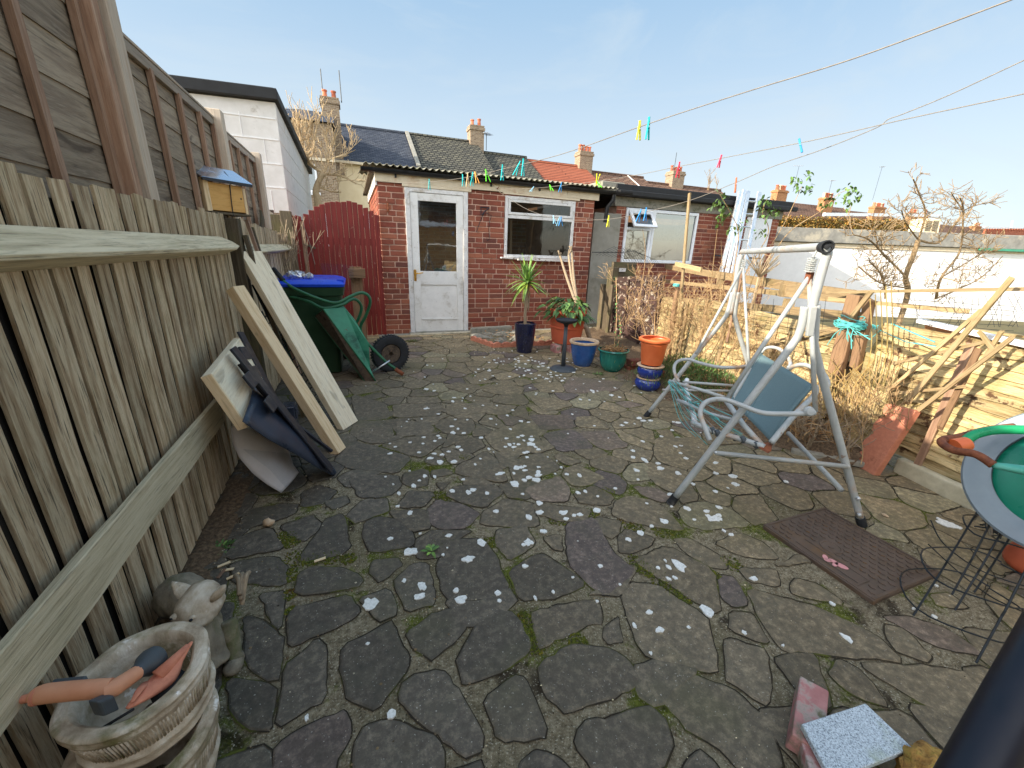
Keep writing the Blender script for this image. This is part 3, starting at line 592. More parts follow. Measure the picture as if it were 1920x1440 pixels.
# ---- larger white lichen patches, where the photo has them
SPOTS = [(1,1210,100,38),(1,1560,145,36),(1,1645,45,26),(1,960,420,46),(1,1280,308,28),(1,1265,372,30),(1,1515,392,36),(1,1490,335,18),(1,1745,355,20),(1,1090,1095,28),(1,1170,278,14),(1,1410,118,10),(1,570,1115,16),(1,945,662,12),
 (2,15,45,20),(2,300,42,28),(2,270,58,16),(2,1225,185,36),(2,1160,195,16),(2,1095,198,12),(2,1140,155,10),(2,1395,462,40),(2,1160,265,14),(2,1200,260,14),(2,910,25,16),(2,740,188,14),(2,1625,595,16),(2,1285,562,12),(2,450,345,12),(2,340,382,12),(2,1050,720,12),(2,120,400,12),
 (3,685,910,34),(3,1350,140,40),(3,1400,150,30),(3,1325,118,26),(3,1440,165,20),(3,250,955,10),(3,50,505,26),(3,1275,762,14),(3,585,675,14),
 (4,895,393,20),(4,963,407,16),(4,1133,466,18),(4,1120,497,20),(4,897,557,20),(4,997,602,14),(4,875,798,18),(4,1000,785,18),(4,1013,804,14),(4,967,830,16),(4,760,840,16),(4,835,924,18),(4,633,877,14),(4,868,850,14),(4,1112,706,18),(4,1120,758,22),(4,1212,762,20),(4,1140,648,12),(4,1243,650,12),
 (4,1162,878,22),(4,1192,903,20),(4,1087,917,18),(4,1028,943,18),(4,928,973,28),(4,1016,1005,30),(4,1128,1003,28),(4,883,1123,22),(4,968,1128,20),(4,790,1205,24),(4,838,1160,14),(4,1115,1247,26),(4,1252,1262,28),(4,1290,1240,26),(4,1412,1268,20),(4,1207,1152,14),(4,1525,1102,30),(4,1310,1025,14),(4,1353,977,12),(4,1648,1190,40),(4,1760,1136,24),(4,1727,1157,20),(4,1660,1055,26),(4,1700,1050,24),(4,1730,1075,18),(4,1730,1040,18),(4,1636,1097,14),(4,1600,860,24),(4,1635,880,18),(4,1675,858,16),(4,1573,807,16),(4,1670,798,16),(4,1707,785,20),(4,1720,825,14),(4,1780,855,32),(4,1790,820,26),(4,1750,920,18),(4,1725,928,16),(4,1750,967,18),(4,1695,662,18),(4,1627,570,14),(4,1580,615,18),(4,1360,800,18),(4,1425,897,18),(4,760,1433,26),(4,1485,1418,22),(4,1710,1273,14),(4,655,1375,16),
 (5,145,700,34),(5,145,665,24),(5,80,635,16),(5,180,720,18),(5,205,740,16),(5,50,700,12),(5,120,760,14),(5,95,765,12),(5,70,522,16),(5,205,937,30),(5,185,972,34),(5,130,955,22),(5,95,975,20),(5,100,900,16),(5,205,912,20),(5,205,876,14),(5,20,1003,40),(5,520,937,24),(5,423,930,16),(5,210,1152,28),(5,215,1222,30),(5,395,1225,34),(5,418,1272,20),(5,480,1246,18),(5,525,1240,24),(5,130,1260,26),(5,245,1368,28),(5,655,1205,32),(5,512,1072,20),(5,568,1062,16),(5,663,1100,12),(5,1175,1292,32),(5,990,1380,28),(5,1080,1328,16),(5,1560,1270,46),(5,1520,1256,26),(5,1600,1248,22),(5,1605,1272,20),(5,1025,823,26),(5,935,750,18),(5,935,800,18),(5,962,900,24),(5,1130,847,18),(5,1150,886,26),(5,1283,923,26),(5,1285,653,22),(5,1262,718,16),(5,1305,712,14),(5,1345,808,18),(5,1303,768,14),(5,1222,1085,22),(5,1728,1008,28),(5,1710,945,28),(5,1575,922,22),(5,1575,843,20),(5,1600,1186,22),(5,1505,1213,22),(5,1355,1195,26),(5,1575,1062,20),(5,1400,1005,16),(5,1410,1280,14),(5,850,555,18),(5,880,535,14),(5,1070,520,16),(5,985,500,20),(5,1015,520,18),(5,1235,592,14),(5,1285,535,20),(5,530,357,14),(5,770,325,18),(5,830,340,16),(5,620,290,18),(5,975,970,12),(5,798,1038,14),(5,900,1430,20),(5,1640,1365,14)]
def _lichen():
    t = NT('white_lichen'); v = t.coord('obj'); n = t.noise(v, 90, 6, .7); c = t.ramp(n, [(.3, S(200, 200, 192)), (.6, S(238, 238, 232))]); return t.out(c, .95, 0, t.bump(n, .6, .002), .1)
M['lichen'] = _lichen(); b = MB(); R3 = random.Random(5)
def lspot(c, rad):
    n = 14; sd = R3.random()*90; rad *= 1+.2*R3.random(); el = R3.uniform(.75, 1.2)
    pts = []
    for i in range(n):
        a = 2*pi*i/n; r = rad*(1+.55*noise.noise(V(cos(a)*1.6+sd, sin(a)*1.6, sd))); pts.append(V(c.x+cos(a)*r*el, c.y+sin(a)*r/el, .0102+R3.uniform(0, .0012)))
    b.add([p-V(0, 0, .006) for p in pts] + pts, [tuple(range(n, 2*n))] + [(i, (i+1) % n, n+(i+1) % n, n+i) for i in range(n)])
for k, x, y, r in SPOTS:
    ox, oy, s = TR[k]; c = PZ(ox+x/s, oy+y/s, .02); e = PZ(ox+(x+r)/s, oy+y/s, .02); lspot(c, (e-c).length*.85)
for i in range(150):
    x = R3.gauss(1.3, .9); y = R3.gauss(2.9, 1.3)
    if y > 5.9 or y < .5 or x < -.3 or x > 3.2 or inside((x, y), COVER): continue
    lspot(V(x, y, 0), R3.uniform(.004, .012))
for i in range(70): lspot(V(R3.gauss(1.9, .32), R3.gauss(4.1, .35), 0), R3.uniform(.006, .018))
tag(b.build('lichen', M['lichen'], origin=(0, 0, 0)), None, None, kind='stuff')
# ---- moss in the joints, crumbs and grit
M['moss'] = mat('moss', [S(52, 58, 16), S(92, 102, 28), S(120, 116, 40)], 90, rough=1, bump=1, bd=.006, coord='obj', rnd=.3, tint=True, spots=[(S(96, 56, 26), 4, .55, .66)])
b = MB()
MOSS = [(1,420,40,60),(1,480,170,70),(1,470,260,50),(1,470,380,40),(1,600,170,45),(1,720,150,50),(1,830,160,40),(1,480,480,30),(4,830,400,40),(4,870,430,40),(4,680,310,40),(4,960,700,36),(4,980,760,40),(4,620,930,60),(4,700,940,50),(4,540,900,50),(4,1000,1300,60),(4,1080,1320,50),(4,920,1080,40),(4,1220,980,40),(4,1700,600,60),
 (2,960,190,60),(2,1010,220,50),(2,1110,290,60),(2,1180,350,50),(2,1260,400,40),(2,310,600,40),(2,340,690,50),(2,270,520,36),(2,600,675,50),(2,1540,190,50),(2,1440,260,30),(5,880,1320,60),(5,960,1350,50),(5,350,1300,60),(5,610,1250,50),(5,1150,1390,60),(5,1250,1385,50),(5,400,890,50),(5,730,1080,50),(2,60,60,40),(1,1440,30,40),(1,1380,60,40),(4,600,690,40),(4,600,760,40),(6,640,880,70),(6,680,920,60)]
for k, x, y, r in MOSS:
    ox, oy, s = TR[k]; c = PZ(ox+x/s, oy+y/s, .0); e = PZ(ox+(x+r)/s, oy+y/s, .0); rad = (e-c).length
    for i in range(110):
        a = R3.uniform(0, 6.28); d = rad*sqrt(R3.random())*1.25; rr = R3.uniform(.002, .0055)
        b.blob((c.x+cos(a)*d, c.y+sin(a)*d, .004), rr, rr, rr*.9, n=5, col=(.8, .8, .8) if R3.random() < .8 else (1.1, .85, .65))
tag(b.build('moss', M['moss'], origin=(0, 0, 0)), kind='stuff')
M['grit'] = mat('grit', [S(90, 80, 64), S(170, 160, 136), S(70, 56, 44)], 60, rough=1, bump=.6, coord='obj', rnd=.6, tint=True); b = MB()
def crumb(x, y, r, col=(1, 1, 1)):
    b.blob((x, y, r*.3+.004), r, r*R3.uniform(.6, 1.2), r*.6, n=6, amp=.5, col=col)
for i in range(1500): crumb(R3.uniform(-.70, -.58) if R3.random() < .7 else R3.uniform(-.7, .3), R3.uniform(.7, 3.2), R3.uniform(.002, .006), R3.choice([(.35, .3, .26), (1, 1, 1), (.5, .4, .3)]))
for i in range(900): crumb(R3.uniform(.8, 2.0), R3.uniform(4.7, 6.0), R3.uniform(.003, .009), R3.choice([(.5, .4, .3), (1, 1, 1), (1.4, 1.3, 1.2)]))
for i in range(2600): crumb(R3.uniform(-.6, 2.6), R3.uniform(.3, 3.0), R3.uniform(.0012, .0035), R3.choice([(.6, .5, .4), (1.1, 1.1, 1), (1.5, 1.45, 1.3)]))
tag(b.build('grit', M['grit'], origin=(0, 0, 0)), kind='stuff')
# ---- dark soil strip under the left fence and under the right fence
b = MB()
for (xa, xb, ya, yb) in ((-.80, -.61, .2, 3.3),):
    vs = []; fs = []; nx, ny = 10, 60
    for j in range(ny+1):
        for i in range(nx+1):
            x = xa+(xb-xa)*i/nx; y = ya+(yb-ya)*j/ny; e = 1-abs(i/nx*2-1)**3
            vs.append(V(x, y, .002+.028*e*(.5+noise.noise(V(x*18, y*18, 2)))))
    for j in range(ny):
        for i in range(nx): k = j*(nx+1)+i; fs.append((k, k+1, k+nx+2, k+nx+1))
    b.add(vs, fs, rn=.4)
vs = []; fs = []; nx, ny = 16, 70     # raised bed along the right fence
FA, FB = (2.9, .12), (3.95, 5.65)
def fx(y): return FA[0]+(y-FA[1])*(FB[0]-FA[0])/(FB[1]-FA[1])
for j in range(ny+1):
    for i in range(nx+1):
        y = 1.35+4.6*j/ny; xb = fx(y)+.15; xa = 2.55 + .12*noise.noise(V(y*2, 0, 0)) + max(0, (1.9-y))*.55 + max(0, y-3.2)*.22; u = i/nx
        x = xa+(xb-xa)*u; vs.append(V(x, y, .0+(.10 if y < 3.8 else max(.03, .10-(y-3.8)*.07))*min(1, u*2.2)+.05*noise.noise(V(x*9, y*9, 5))))
for j in range(ny):
    for i in range(nx): k = j*(nx+1)+i; fs.append((k, k+1, k+nx+2, k+nx+1))
b.add(vs, fs, rn=.7); tag(b.build('soil_bed', M['soil'], origin=(0, 0, 0), smooth='all'), kind='structure')
# ================================================================== LEFT: pale fence, tall panel fence
FX = -.735
pf = thing('pale_fence', 'low weathered grey paling fence of upright feather-edge pales along the left side', 'fence', (FX, 1.6, 0))
RP = random.Random(11)
b = MB(); y = -.5
while y < 5.8:
    w = RP.uniform(.056, .068)
    if 3.16 < y < 3.27: y = 3.27
    top = 1.415+RP.uniform(-.012, .012)-max(0, y-3.3)*.03; t0 = .004; t1 = .010; lean = RP.uniform(-.008, .008)
    n = 8; vs = []; lc = []; fs = []; sd = RP.random()*30; xo = RP.uniform(-.003, .003)
    for i in range(n+1):
        z = .035+(top-.035)*i/n; o = .002*noise.noise(V(z*5, sd, 0)); yy = y+lean*z+o
        for (dy, dx) in ((0, t1-.002), (w, t1), (w, .001), (0, -.001)):
            vs.append(V(FX+xo+dx+.006*noise.noise(V(z*2, sd, 5)), yy+dy+(RP.uniform(-.001, .001)), z + (RP.uniform(-.003, .003) if i in (0, n) else 0))); lc.append(V(z, dy, dx))
        if i: k = 4*(i-1); fs += [(k+m, k+(m+1) % 4, k+4+(m+1) % 4, k+4+m) for m in range(4)]
    fs += [(3, 2, 1, 0), (4*n, 4*n+1, 4*n+2, 4*n+3)]
    b.add(vs, fs, lc); y += w+RP.uniform(.025, .036)
b.build('pales', M['pale'], pf)
M['shadowboard'] = wood('gap_shade_board', [S(20, 16, 12), S(32, 26, 20)], green=.0, dark=.6)  # near-black boards added behind the pales; their colour stands for shade in the gaps
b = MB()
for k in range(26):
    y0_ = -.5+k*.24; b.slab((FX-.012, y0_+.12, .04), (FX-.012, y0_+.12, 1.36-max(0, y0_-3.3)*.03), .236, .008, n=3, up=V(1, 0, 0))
b.build('gap_shade_boards', M['shadowboard'], pf)
def arris(y0, y1, zc, h, d, taper=.14, name='rail', mt='rail'):
    b = MB(); n = 14; vs = []; lc = []; fs = []; x0 = FX+.018
    for i in range(n+1):
        u = i/n; y = y0+(y1-y0)*u; k = 1.0
        if y1-y < taper: k = .45+.55*(y1-y)/taper
        wv = .004*noise.noise(V(y*3, zc, 0))
        for (dx, dz) in ((0, h/2), (d*k, -h*.08*k+wv), (d*k*.96, -h*.2*k+wv), (0, -h/2)):
            vs.append(V(x0+dx, y, zc+dz*k)); lc.append(V(y, dx, dz))
        if i: kk = 4*(i-1); fs += [(kk+m, kk+4+m, kk+4+(m+1) % 4, kk+(m+1) % 4) for m in range(4)]
    fs += [(0, 1, 2, 3), (4*n+3, 4*n+2, 4*n+1, 4*n)]
    b.add(vs, fs, lc); return b.build(name, M[mt], pf, bevel=.004, seg=2)
arris(-.5, 3.22, 1.235, .10, .075); arris(3.36, 5.86, 1.20, .085, .065)
b = MB(); b.slab((FX+.045, -.4, .45), (FX+.045, 2.25, .455), .022, .135, n=14, wob=.004, ragged=.02)
b.build('rail', M['rail'], pf, bevel=.003)
b = MB(); b.slab((FX+.015, 3.25, 0), (FX+.015, 3.25, 1.40), .10, .10, n=8, up=V(0, 1, 0), wob=.006); b.build('post', M['oldpost'], pf, bevel=.004)
b = MB(); b.slab((FX+.02, 5.9, 0), (FX+.02, 5.9, 1.62), .12, .12, n=8, up=V(0, 1, 0), wob=.006); b.build('post', M['oldpost'], pf, bevel=.004)
b = MB(); b.slab((FX-.02, 3.9, .7), (FX-.02, 4.6, 1.5), .11, .015, n=6, up=V(1, 0, 0), wob=.006); b.build('brace', M['oldpost'], pf)
b = MB(); b.box(FX-.025, FX-.004, .0-.5, 3.2, -.03, .055, j=.004); b.box(FX-.025, FX-.004, 3.28, 5.8, -.03, .055, j=.004); b.build('gravel_board', M['oldpost'], pf)

TX = -.83
tf = thing('panel_fence', 'tall dark grey lap panel fence with brown battens behind the low pale fence', 'fence', (TX, 1.6, 0))
for (ya, yb, zt) in ((-.9, 2.20, 2.10), (2.21, 3.69, 2.035), (3.70, 4.95, 2.015)):
    b = MB(); z = .1; k = 0
    while z < zt-.03:
        h = RP.uniform(.15, .19); n = 16; vs = []; fs = []; lc = []; sd = RP.random()*50
        for i in range(n+1):
            yy = ya+(yb-ya)*i/n; wv = .012*noise.noise(V(yy*1.6, sd, 0))+.004*noise.noise(V(yy*7, sd, 0))
            for (dx, zz) in ((.012, z-.03+wv), (.004, min(zt, z+h)), (-.003, min(zt, z+h)), (.001, z-.03+wv)):
                vs.append(V(TX+dx, yy, zz)); lc.append(V(yy, zz*1.0, dx))
            if i: q = 4*(i-1); fs += [(q+m, q+(m+1) % 4, q+4+(m+1) % 4, q+4+m) for m in range(4)]
        b.add(vs, fs, lc); z += h*.86
    b.build('panel', M['lap'], tf)
    b = MB(); b.beam((TX+.02, ya, zt-.02), (TX+.02, yb, zt-.02), .022, .045); b.beam((TX+.004, ya, zt+.012), (TX+.004, yb, zt+.012), .06, .014); b.build('capping', M['cap'], tf, bevel=.002)
for yb_, w in ((-.2, .036), (.62, .036), (1.15, .036), (1.74, .036), (2.09, .036), (2.345, .03), (2.66, .032), (3.0, .032), (3.33, .032), (3.61, .028), (3.99, .026), (4.26, .026), (4.58, .026), (4.90, .026)):
    zt = 2.07 if yb_ < 2.2 else (2.0 if yb_ < 3.7 else 1.98)
    b = MB(); b.slab((TX+.026, yb_, .12), (TX+.026, yb_+.004, zt), w, .022, n=10, up=V(1, 0, 0), wob=.004); b.build('batten', M['batten'], tf)
for (yb_, zt, w, nm) in ((2.19, 2.45, .05, 'post'), (3.695, 2.10, .09, 'post'), (4.98, 2.07, .09, 'post')):
    if yb_ < 2.5:
        b = MB(); b.slab((TX+.05, 2.225, 0), (TX+.05, 2.225, zt), .085, .075, n=8, up=V(1, 0, 0), wob=.002); b.build(nm, M['post'], tf, bevel=.003)
        b = MB(); b.slab((TX+.045, 2.135, 0), (TX+.045, 2.135, zt), .055, .05, n=8, up=V(1, 0, 0), wob=.002); b.build('batten', M['batten'], tf, bevel=.003)
    else:
        b = MB(); b.slab((TX+.03, yb_, 0), (TX+.03, yb_, zt), w, .09, n=8, up=V(1, 0, 0), wob=.003); b.build(nm, M['post'], tf, bevel=.003)

# ---- insect box on a stake
bx = thing('nesting_box', 'orange plywood box with sloping foil roof on a stake above the low fence', 'nesting box', (-.64, 2.72, 1.38))
E1, E2 = D(399, 396, 2.46), D(465, 404, 2.66); E2.z = E1.z; bt = (E2-E1); bn_ = V(bt.y, -bt.x, 0).normalized(); bu = V(0, 0, 1); bt_ = bt.normalized(); bw = bt.length; bh = .165
def bpr(s0, s1, d0, d1, z0, z1, nm, mt, par=bx, bev=.002):
    b = MB(); b.obox(E1+bt_*(s0+s1)/2+bn_*(d0+d1)/2+bu*(z0+z1)/2, bt_*((s1-s0)/2), bn_*((d1-d0)/2), bu*((z1-z0)/2)); return b.build(nm, M[mt], par, bevel=bev)
bpr(.0, bw-.012, -.12, 0, .008, bh, 'box_body', 'ply'); bpr(-.032, -.001, -.12, .006, .0, bh+.02, 'side_panel', 'newwood'); bpr(bw-.011, bw+.006, -.13, .003, -.01, bh-.01, 'side_panel', 'newwood')
bpr(-.01, bw+.02, -.13, .008, -.014, .0, 'floor_board', 'oldpost')
b = MB(); r0 = E1+bu*(bh+.005); rdn = bn_*.165+bu*-.085; b.obox(r0+bt_*(bw/2)+bn_*-.055+bu*.055, bt_*(bw/2+.045), rdn*.5, rdn.cross(bt_).normalized()*.004); b.build('roof', M['foil'], bx, bevel=.001)
b = MB(); b.obox(r0+bt_*(bw/2)+bn_*.024+bu*.006, bt_*(bw/2+.043), bn_*.006, bu*.008); b.build('roof_edge', M['blackmetal'], bx)
b = MB(); q = E1+bt_*.12+bn_*.006; b.tube([q-bu*.02, q+bt_*.005+bu*bh*.5, q+bt_*.012+bu*(bh), q+bt_*.02+bn_*.022+bu*(bh+.016), q+bt_*.06-bn_*.10+bu*(bh+.085)], .003, n=5); b.build('cord', M['wire'], bx)
b = MB(); q = E1+bt_*(bw-.03)+bn_*.001+bu*bh*.55; b.lathe(q, [(.005, 0), (.005, .001)], n=8, ax=bn_, cap1=True); b.build('entrance_hole', M['rubber'], bx)
b = MB(); q = E1+bt_*.08-bn_*.05; b.slab(V(q.x+.02, q.y, 0), V(q.x, q.y, q.z-.016), .045, .03, n=6, up=V(1, 0, 0)); b.build('stake', M['oldpost'], bx)

# ---- garden tools and poles leaning behind the planks
g = 'poles leaning in the corner of the left fence'
b = MB(); b.tube([(-.42, 3.50, 0), (-.655, 3.62, 1.22), (-.68, 3.64, 1.36)], [.016, .016, .017], n=8); tag(b.build('tool_handle', M['oldpost']), 'round brown tool handle leaning on the fence beside the foil-roofed box', 'tool handle', g)
b = MB(); b.slab((-.40, 3.30, 0), (-.66, 3.42, 1.40), .04, .02, n=5, up=V(1, 0, 0)); tag(b.build('garden_cane', M['batten']), 'thin brown batten leaning on the fence directly under the foil-roofed box', 'batten', g)
b = MB(); b.slab((-.45, 3.20, 0), (-.655, 3.28, 1.30), .05, .025, n=5, up=V(1, 0, 0)); tag(b.build('old_board', M['oldpost']), 'dark old board leaning between fence post and pale plank', 'board', g)
for k in range(2):
    b = MB(); b.tube([(-.36-.05*k, 3.18+.1*k, .0), (-.66, 3.3+.1*k, .98-.2*k)], .012, n=6)
    for i in range(16):
        u = i/16; p = V(-.36-.05*k, 3.18+.1*k, 0).lerp(V(-.66, 3.3+.1*k, .98-.2*k), u)
        b.tube([p, p+V(.05, .02, .05), p+V(.03, -.02, .09)], .004, n=4)
    tag(b.build('wire_roll', M['wire']), ('black tangle of wire directly behind the bleached plank', 'lower black wire tangle by the fence, farther of the two behind the bleached plank')[k], 'wire', g)

# ---- two planks
b = MB(); b.slab((-.13, 2.93, .0), (-.655, 3.30, 1.19), .165, .05, n=10, up=V(.80, -.62, .42), wob=.001)
tag(b.build('wide_plank', M['whitewood'], bevel=.003, seg=2), 'wide pale bleached plank leaning on the left fence, tallest of the pile', 'plank', 'planks leaning on the left fence')
b = MB(); b.slab((-.185, 2.535, 0), (-.655, 2.80, 1.005), .085, .06, n=10, up=V(.9, -.5, .4), wob=.001)
tag(b.build('narrow_plank', M['newwood'], bevel=.003, seg=2), 'narrower yellow timber plank leaning beside the black metal frame', 'plank', 'planks leaning on the left fence')
# ---- wooden box-like block
P1 = PX(397, 700, -.60)
bl = thing('timber_block', 'thick timber board with orange end grain leaning on the fence behind the black frame', 'timber', (-.55, 2.2, .3))
b = MB(); e1 = PX(452, 630, -.60)-P1; e2 = V(.10, -.02, -.25); e3 = V(-.040, .0, -.012)
c = P1 + e1*.5 + e2*.5 + e3*.5
b.obox(c, e1*.5, e2*.5, e3*.5); b.build('board', M['whitewood'], bl, bevel=.003)
b = MB(); b.obox(c-e1*.5-e1.normalized()*.006, e1.normalized()*.006, e2*.5, e3*.5); b.build('end_board', M['newwood'], bl, bevel=.002)
# ---- black metal frame (legs with tabs)
def steel_leg(top, bot, label, grp='black steel frame legs leaning on the left fence'):
    r = thing('steel_leg', label, 'metal leg', (bot.x, bot.y, 0), grp)
    d = (top-bot).normalized(); side = V(0, 1, 0).cross(d).normalized()
    nrm = d.cross(V(0, 1, 0)).normalized()
    b = MB(); b.beam(bot, top, .075, .012, up=nrm); b.build('plate', M['blackmetal'], r, bevel=.002)
    b = MB(); ed = d.cross(nrm).normalized(); b.beam(bot-ed*.036+nrm*.02, top-d*.08-ed*.036+nrm*.02, .012, .05, up=nrm); b.build('flange', M['blackmetal'], r, bevel=.003)
    for u in (.62, .80):
        b = MB(); p = bot.lerp(top, u)+ed*.085; b.obox(p, ed*.05, d*.035, nrm*.006); b.build('tab', M['blackmetal'], r, bevel=.002)
    for u in (.55, .70, .92):
        b = MB(); b.lathe(bot.lerp(top, u)+nrm*.006, [(.011, 0), (.011, .006), (.005, .009)], n=10, ax=nrm, cap1=True); b.build('bolt', M['alu'], r)
    return r
LA_, LB_, LC_ = V(-.17, 0, 0), V(-.17, 1, 0), V(-.60, 0, .85)
steel_leg(PP(436, 652, LA_, LB_, LC_), PP(622, 884, LA_, LB_, LC_)+V(0, 0, .01), 'black steel strip with square tabs, nearest the camera, ending on the paving')
steel_leg(PP(462, 622, LA_, LB_, LC_)+V(-.03, 0, 0), PP(560, 775, LA_, LB_, LC_)+V(-.05, .03, -.12), 'black steel strip with square tabs, set behind its twin against the timber board')
b = MB(); b.tube([(-.50, 2.30, .50), (-.44, 2.36, .36), (-.36, 2.40, .25), (-.22, 2.44, .06)], .012, n=6); b.tube([(-.46, 2.25, .42), (-.41, 2.24, .36), (-.37, 2.27, .34)], .014, n=6)
tag(b.build('bent_bracket', M['blackmetal']), 'bent black rod and hook hanging inside the black steel frame', 'bracket')
b = MB(); b.box(-.47, -.40, 2.52, 2.62, .12, .34)
for i in range(4): b.box(-.40, -.392, 2.525+.022*i, 2.54+.022*i, .26, .33)
bb = b.build('plastic_crate', M['blackplastic'], bevel=.006); tag(bb, 'dark grey slotted plastic box between black frame and yellow plank', 'box')
# ---- curved dark sheet and white fairing
def sheet(fn, nu, nv, name, mt, label, cat, th=.004, grp=None):
    b = MB(); vs = []; fs = []
    for i in range(nu+1):
        for j in range(nv+1): vs.append(fn(i/nu, j/nv))
    for i in range(nu):
        for j in range(nv): k = i*(nv+1)+j; fs.append((k, k+1, k+nv+2, k+nv+1))
    b.add(vs, fs); o = b.build(name, mt, solid=th, smooth='all'); tag(o, label, cat, grp); return o
def quad(P00, P10, P01, P11, bow):
    def f(u, v):
        p = P00.lerp(P10, u).lerp(P01.lerp(P11, u), v); return p + bow*sin(pi*u)*sin(pi*v*.9+.1)
    return f
SPa, SPb, SPc = PZ(622, 895, .0), PZ(540, 935, .0), V(-.655, 2.35, .62)
def pxsheet(Ls, Rs, pl, bow=V(0, 0, 0)):
    def ip(P, u):
        x = u*(len(P)-1); i = min(int(x), len(P)-2); t = x-i; return (P[i][0]*(1-t)+P[i+1][0]*t, P[i][1]*(1-t)+P[i+1][1]*t)
    def f(u, v):
        a, c = ip(Ls, u), ip(Rs, u); p = PP(a[0]*(1-v)+c[0]*v, a[1]*(1-v)+c[1]*v, *pl); return p+bow*sin(pi*v)*(.3+.7*sin(pi*u))
    return f
sheet(pxsheet([(455, 790), (500, 822), (560, 855), (600, 880), (626, 893)], [(480, 700), (530, 760), (575, 815), (612, 860), (632, 886)], (V(-.20, 2.2, 0), V(-.21, 2.4, 0), V(-.62, 2.3, .72)), V(.03, -.02, .02)), 18, 8, 'dark_sheet', M['blackplastic'], 'curved dark grey plastic sheet behind the black steel strip, above the white fairing', 'plastic sheet')
fpl = (PZ(530, 926, .0), PZ(590, 885, .0), V(-.665, 2.25, .42))
sheet(pxsheet([(433, 800), (436, 832), (450, 860), (474, 888), (500, 908), (527, 924)], [(438, 797), (492, 806), (540, 826), (543, 852), (550, 872), (560, 886)], fpl, V(.035, -.03, .03)), 24, 12, 'white_fairing', M['whiteplastic'], 'dirty white leaf-shaped plastic shell lying against the fence under the dark sheet', 'plastic shell')
sheet(pxsheet([(455, 842), (505, 880), (560, 942)], [(545, 850), (566, 868), (585, 893)], (PZ(560, 944, .004), PZ(600, 890, .004), V(-.62, 2.1, .36))), 6, 6, 'acrylic_sheet', M['clear'], 'clear acrylic sheet with a pointed corner beside the white shell', 'acrylic sheet', 0)
b = MB(); b.blob((-.47, 1.86, .022), .024, .020, .020, n=12, amp=.4); tag(b.build('pebble', M['clayrim'], smooth='all'), 'small tan pebble on the soil below the white shell', 'pebble')
for k, (px, py, an) in enumerate(((420, 1058, .3), (427, 1068, -.2), (437, 1080, .4), (600, 1049, .1), (415, 1075, 1.2))):
    c = PZ(px, py, .012); b = MB(); L = .022
    b.obox(c, V(cos(an)*L, sin(an)*L, .002), V(-sin(an)*.006, cos(an)*.006, 0), V(0, 0, .0015))
    tag(b.build('wood_chip', M['newwood'] if k < 4 else M['batten']), ('farthest pale wood chip of the heap on the soil above the stone animal', 'middle pale wood chip of the heap on the soil above the stone animal', 'nearest, longest wood chip of the heap above the stone animal', 'single pale wood splinter on the brown moss of the paving', 'reddish wood chip at the fence side of the chip heap')[k], 'wood chip', 'wood chips on the ground')
# ---- weeds
def weed(c, rad, n, label, cat, name, mt, Lr=(.02, .04), w=.010, up=.5):
    b = MB(); R = random.Random(int(abs(c.x*1000+c.y*77)))
    for i in range(n):
        a = R.uniform(0, 6.28); d = V(cos(a), sin(a), R.uniform(up*.3, up*1.6)).normalized(); p = c+V(cos(a), sin(a), 0)*R.uniform(0, rad)
        b.leaf(p+V(0, 0, .004), d, V(0, 0, 1), R.uniform(*Lr), w, col=R.choice([(1, 1, 1), (1.3, 1.3, .9), (.7, .8, .6)]))
    return tag(b.build(name, mt), label, cat)
weed(PZ(412, 1030, .0), .05, 60, 'bright green moss-like weed growing at the foot of the left fence', 'weed', 'weed', M['leafgreen'], (.015, .035))
weed(PZ(810, 1035, .015), .015, 14, 'little green weed rosette in the paving joint beside a dark slab', 'weed', 'weed', M['leafyucca'], (.025, .045), .016, .25)

# ---- wheelie bin
bn = thing('wheelie_bin', 'dark green wheelie bin with a bright blue lid in front of the red gate', 'wheelie bin', (-.48, 4.55, 0))
b = MB(); prof = []
def ring(x0, x1, y0, y1, z, r=.05, n=5):
    P = []
    for (cx, cy, a0) in ((x1-r, y1-r, 0), (x0+r, y1-r, 90), (x0+r, y0+r, 180), (x1-r, y0+r, 270)):
        for i in range(n+1): a = radians(a0+90*i/n); P.append(V(cx+cos(a)*r, cy+sin(a)*r, z))
    return P
def loft(b, rings, cap0=True, cap1=True):
    n = len(rings[0]); vs = [p for r in rings for p in r]; fs = []
    for i in range(len(rings)-1):
        for k in range(n): fs.append((i*n+k, i*n+(k+1) % n, (i+1)*n+(k+1) % n, (i+1)*n+k))
    if cap0: fs.append(tuple(range(n))[::-1])
    if cap1: fs.append(tuple((len(rings)-1)*n+k for k in range(n)))
    b.add(vs, fs)
loft(b, [ring(-.68, -.20, 4.30, 4.82, .02), ring(-.685, -.185, 4.28, 4.85, .30), ring(-.70, -.13, 4.24, 4.94, .79), ring(-.705, -.11, 4.22, 4.96, .80), ring(-.71, -.10, 4.21, 4.97, .875), ring(-.70, -.11, 4.22, 4.96, .88)])
b.build('bin_body', M['plasticgreen'], bn, smooth=True)
b = MB(); loft(b, [ring(-.715, -.10, 4.20, 4.98, .88, .04), ring(-.72, -.09, 4.19, 4.99, .905, .04), ring(-.70, -.12, 4.23, 4.95, .93, .05), ring(-.66, -.17, 4.32, 4.88, .945, .06)]); b.box(-.16, -.10, 4.26, 4.40, .92, .945)
b.build('lid', M['plasticblue'], bn, smooth=True)
b = MB(); b.tube([(-.66, 5.0, .86), (-.40, 5.03, .88), (-.16, 5.0, .86)], .016, n=8); b.build('handle', M['plasticgreen'], bn, smooth=True)
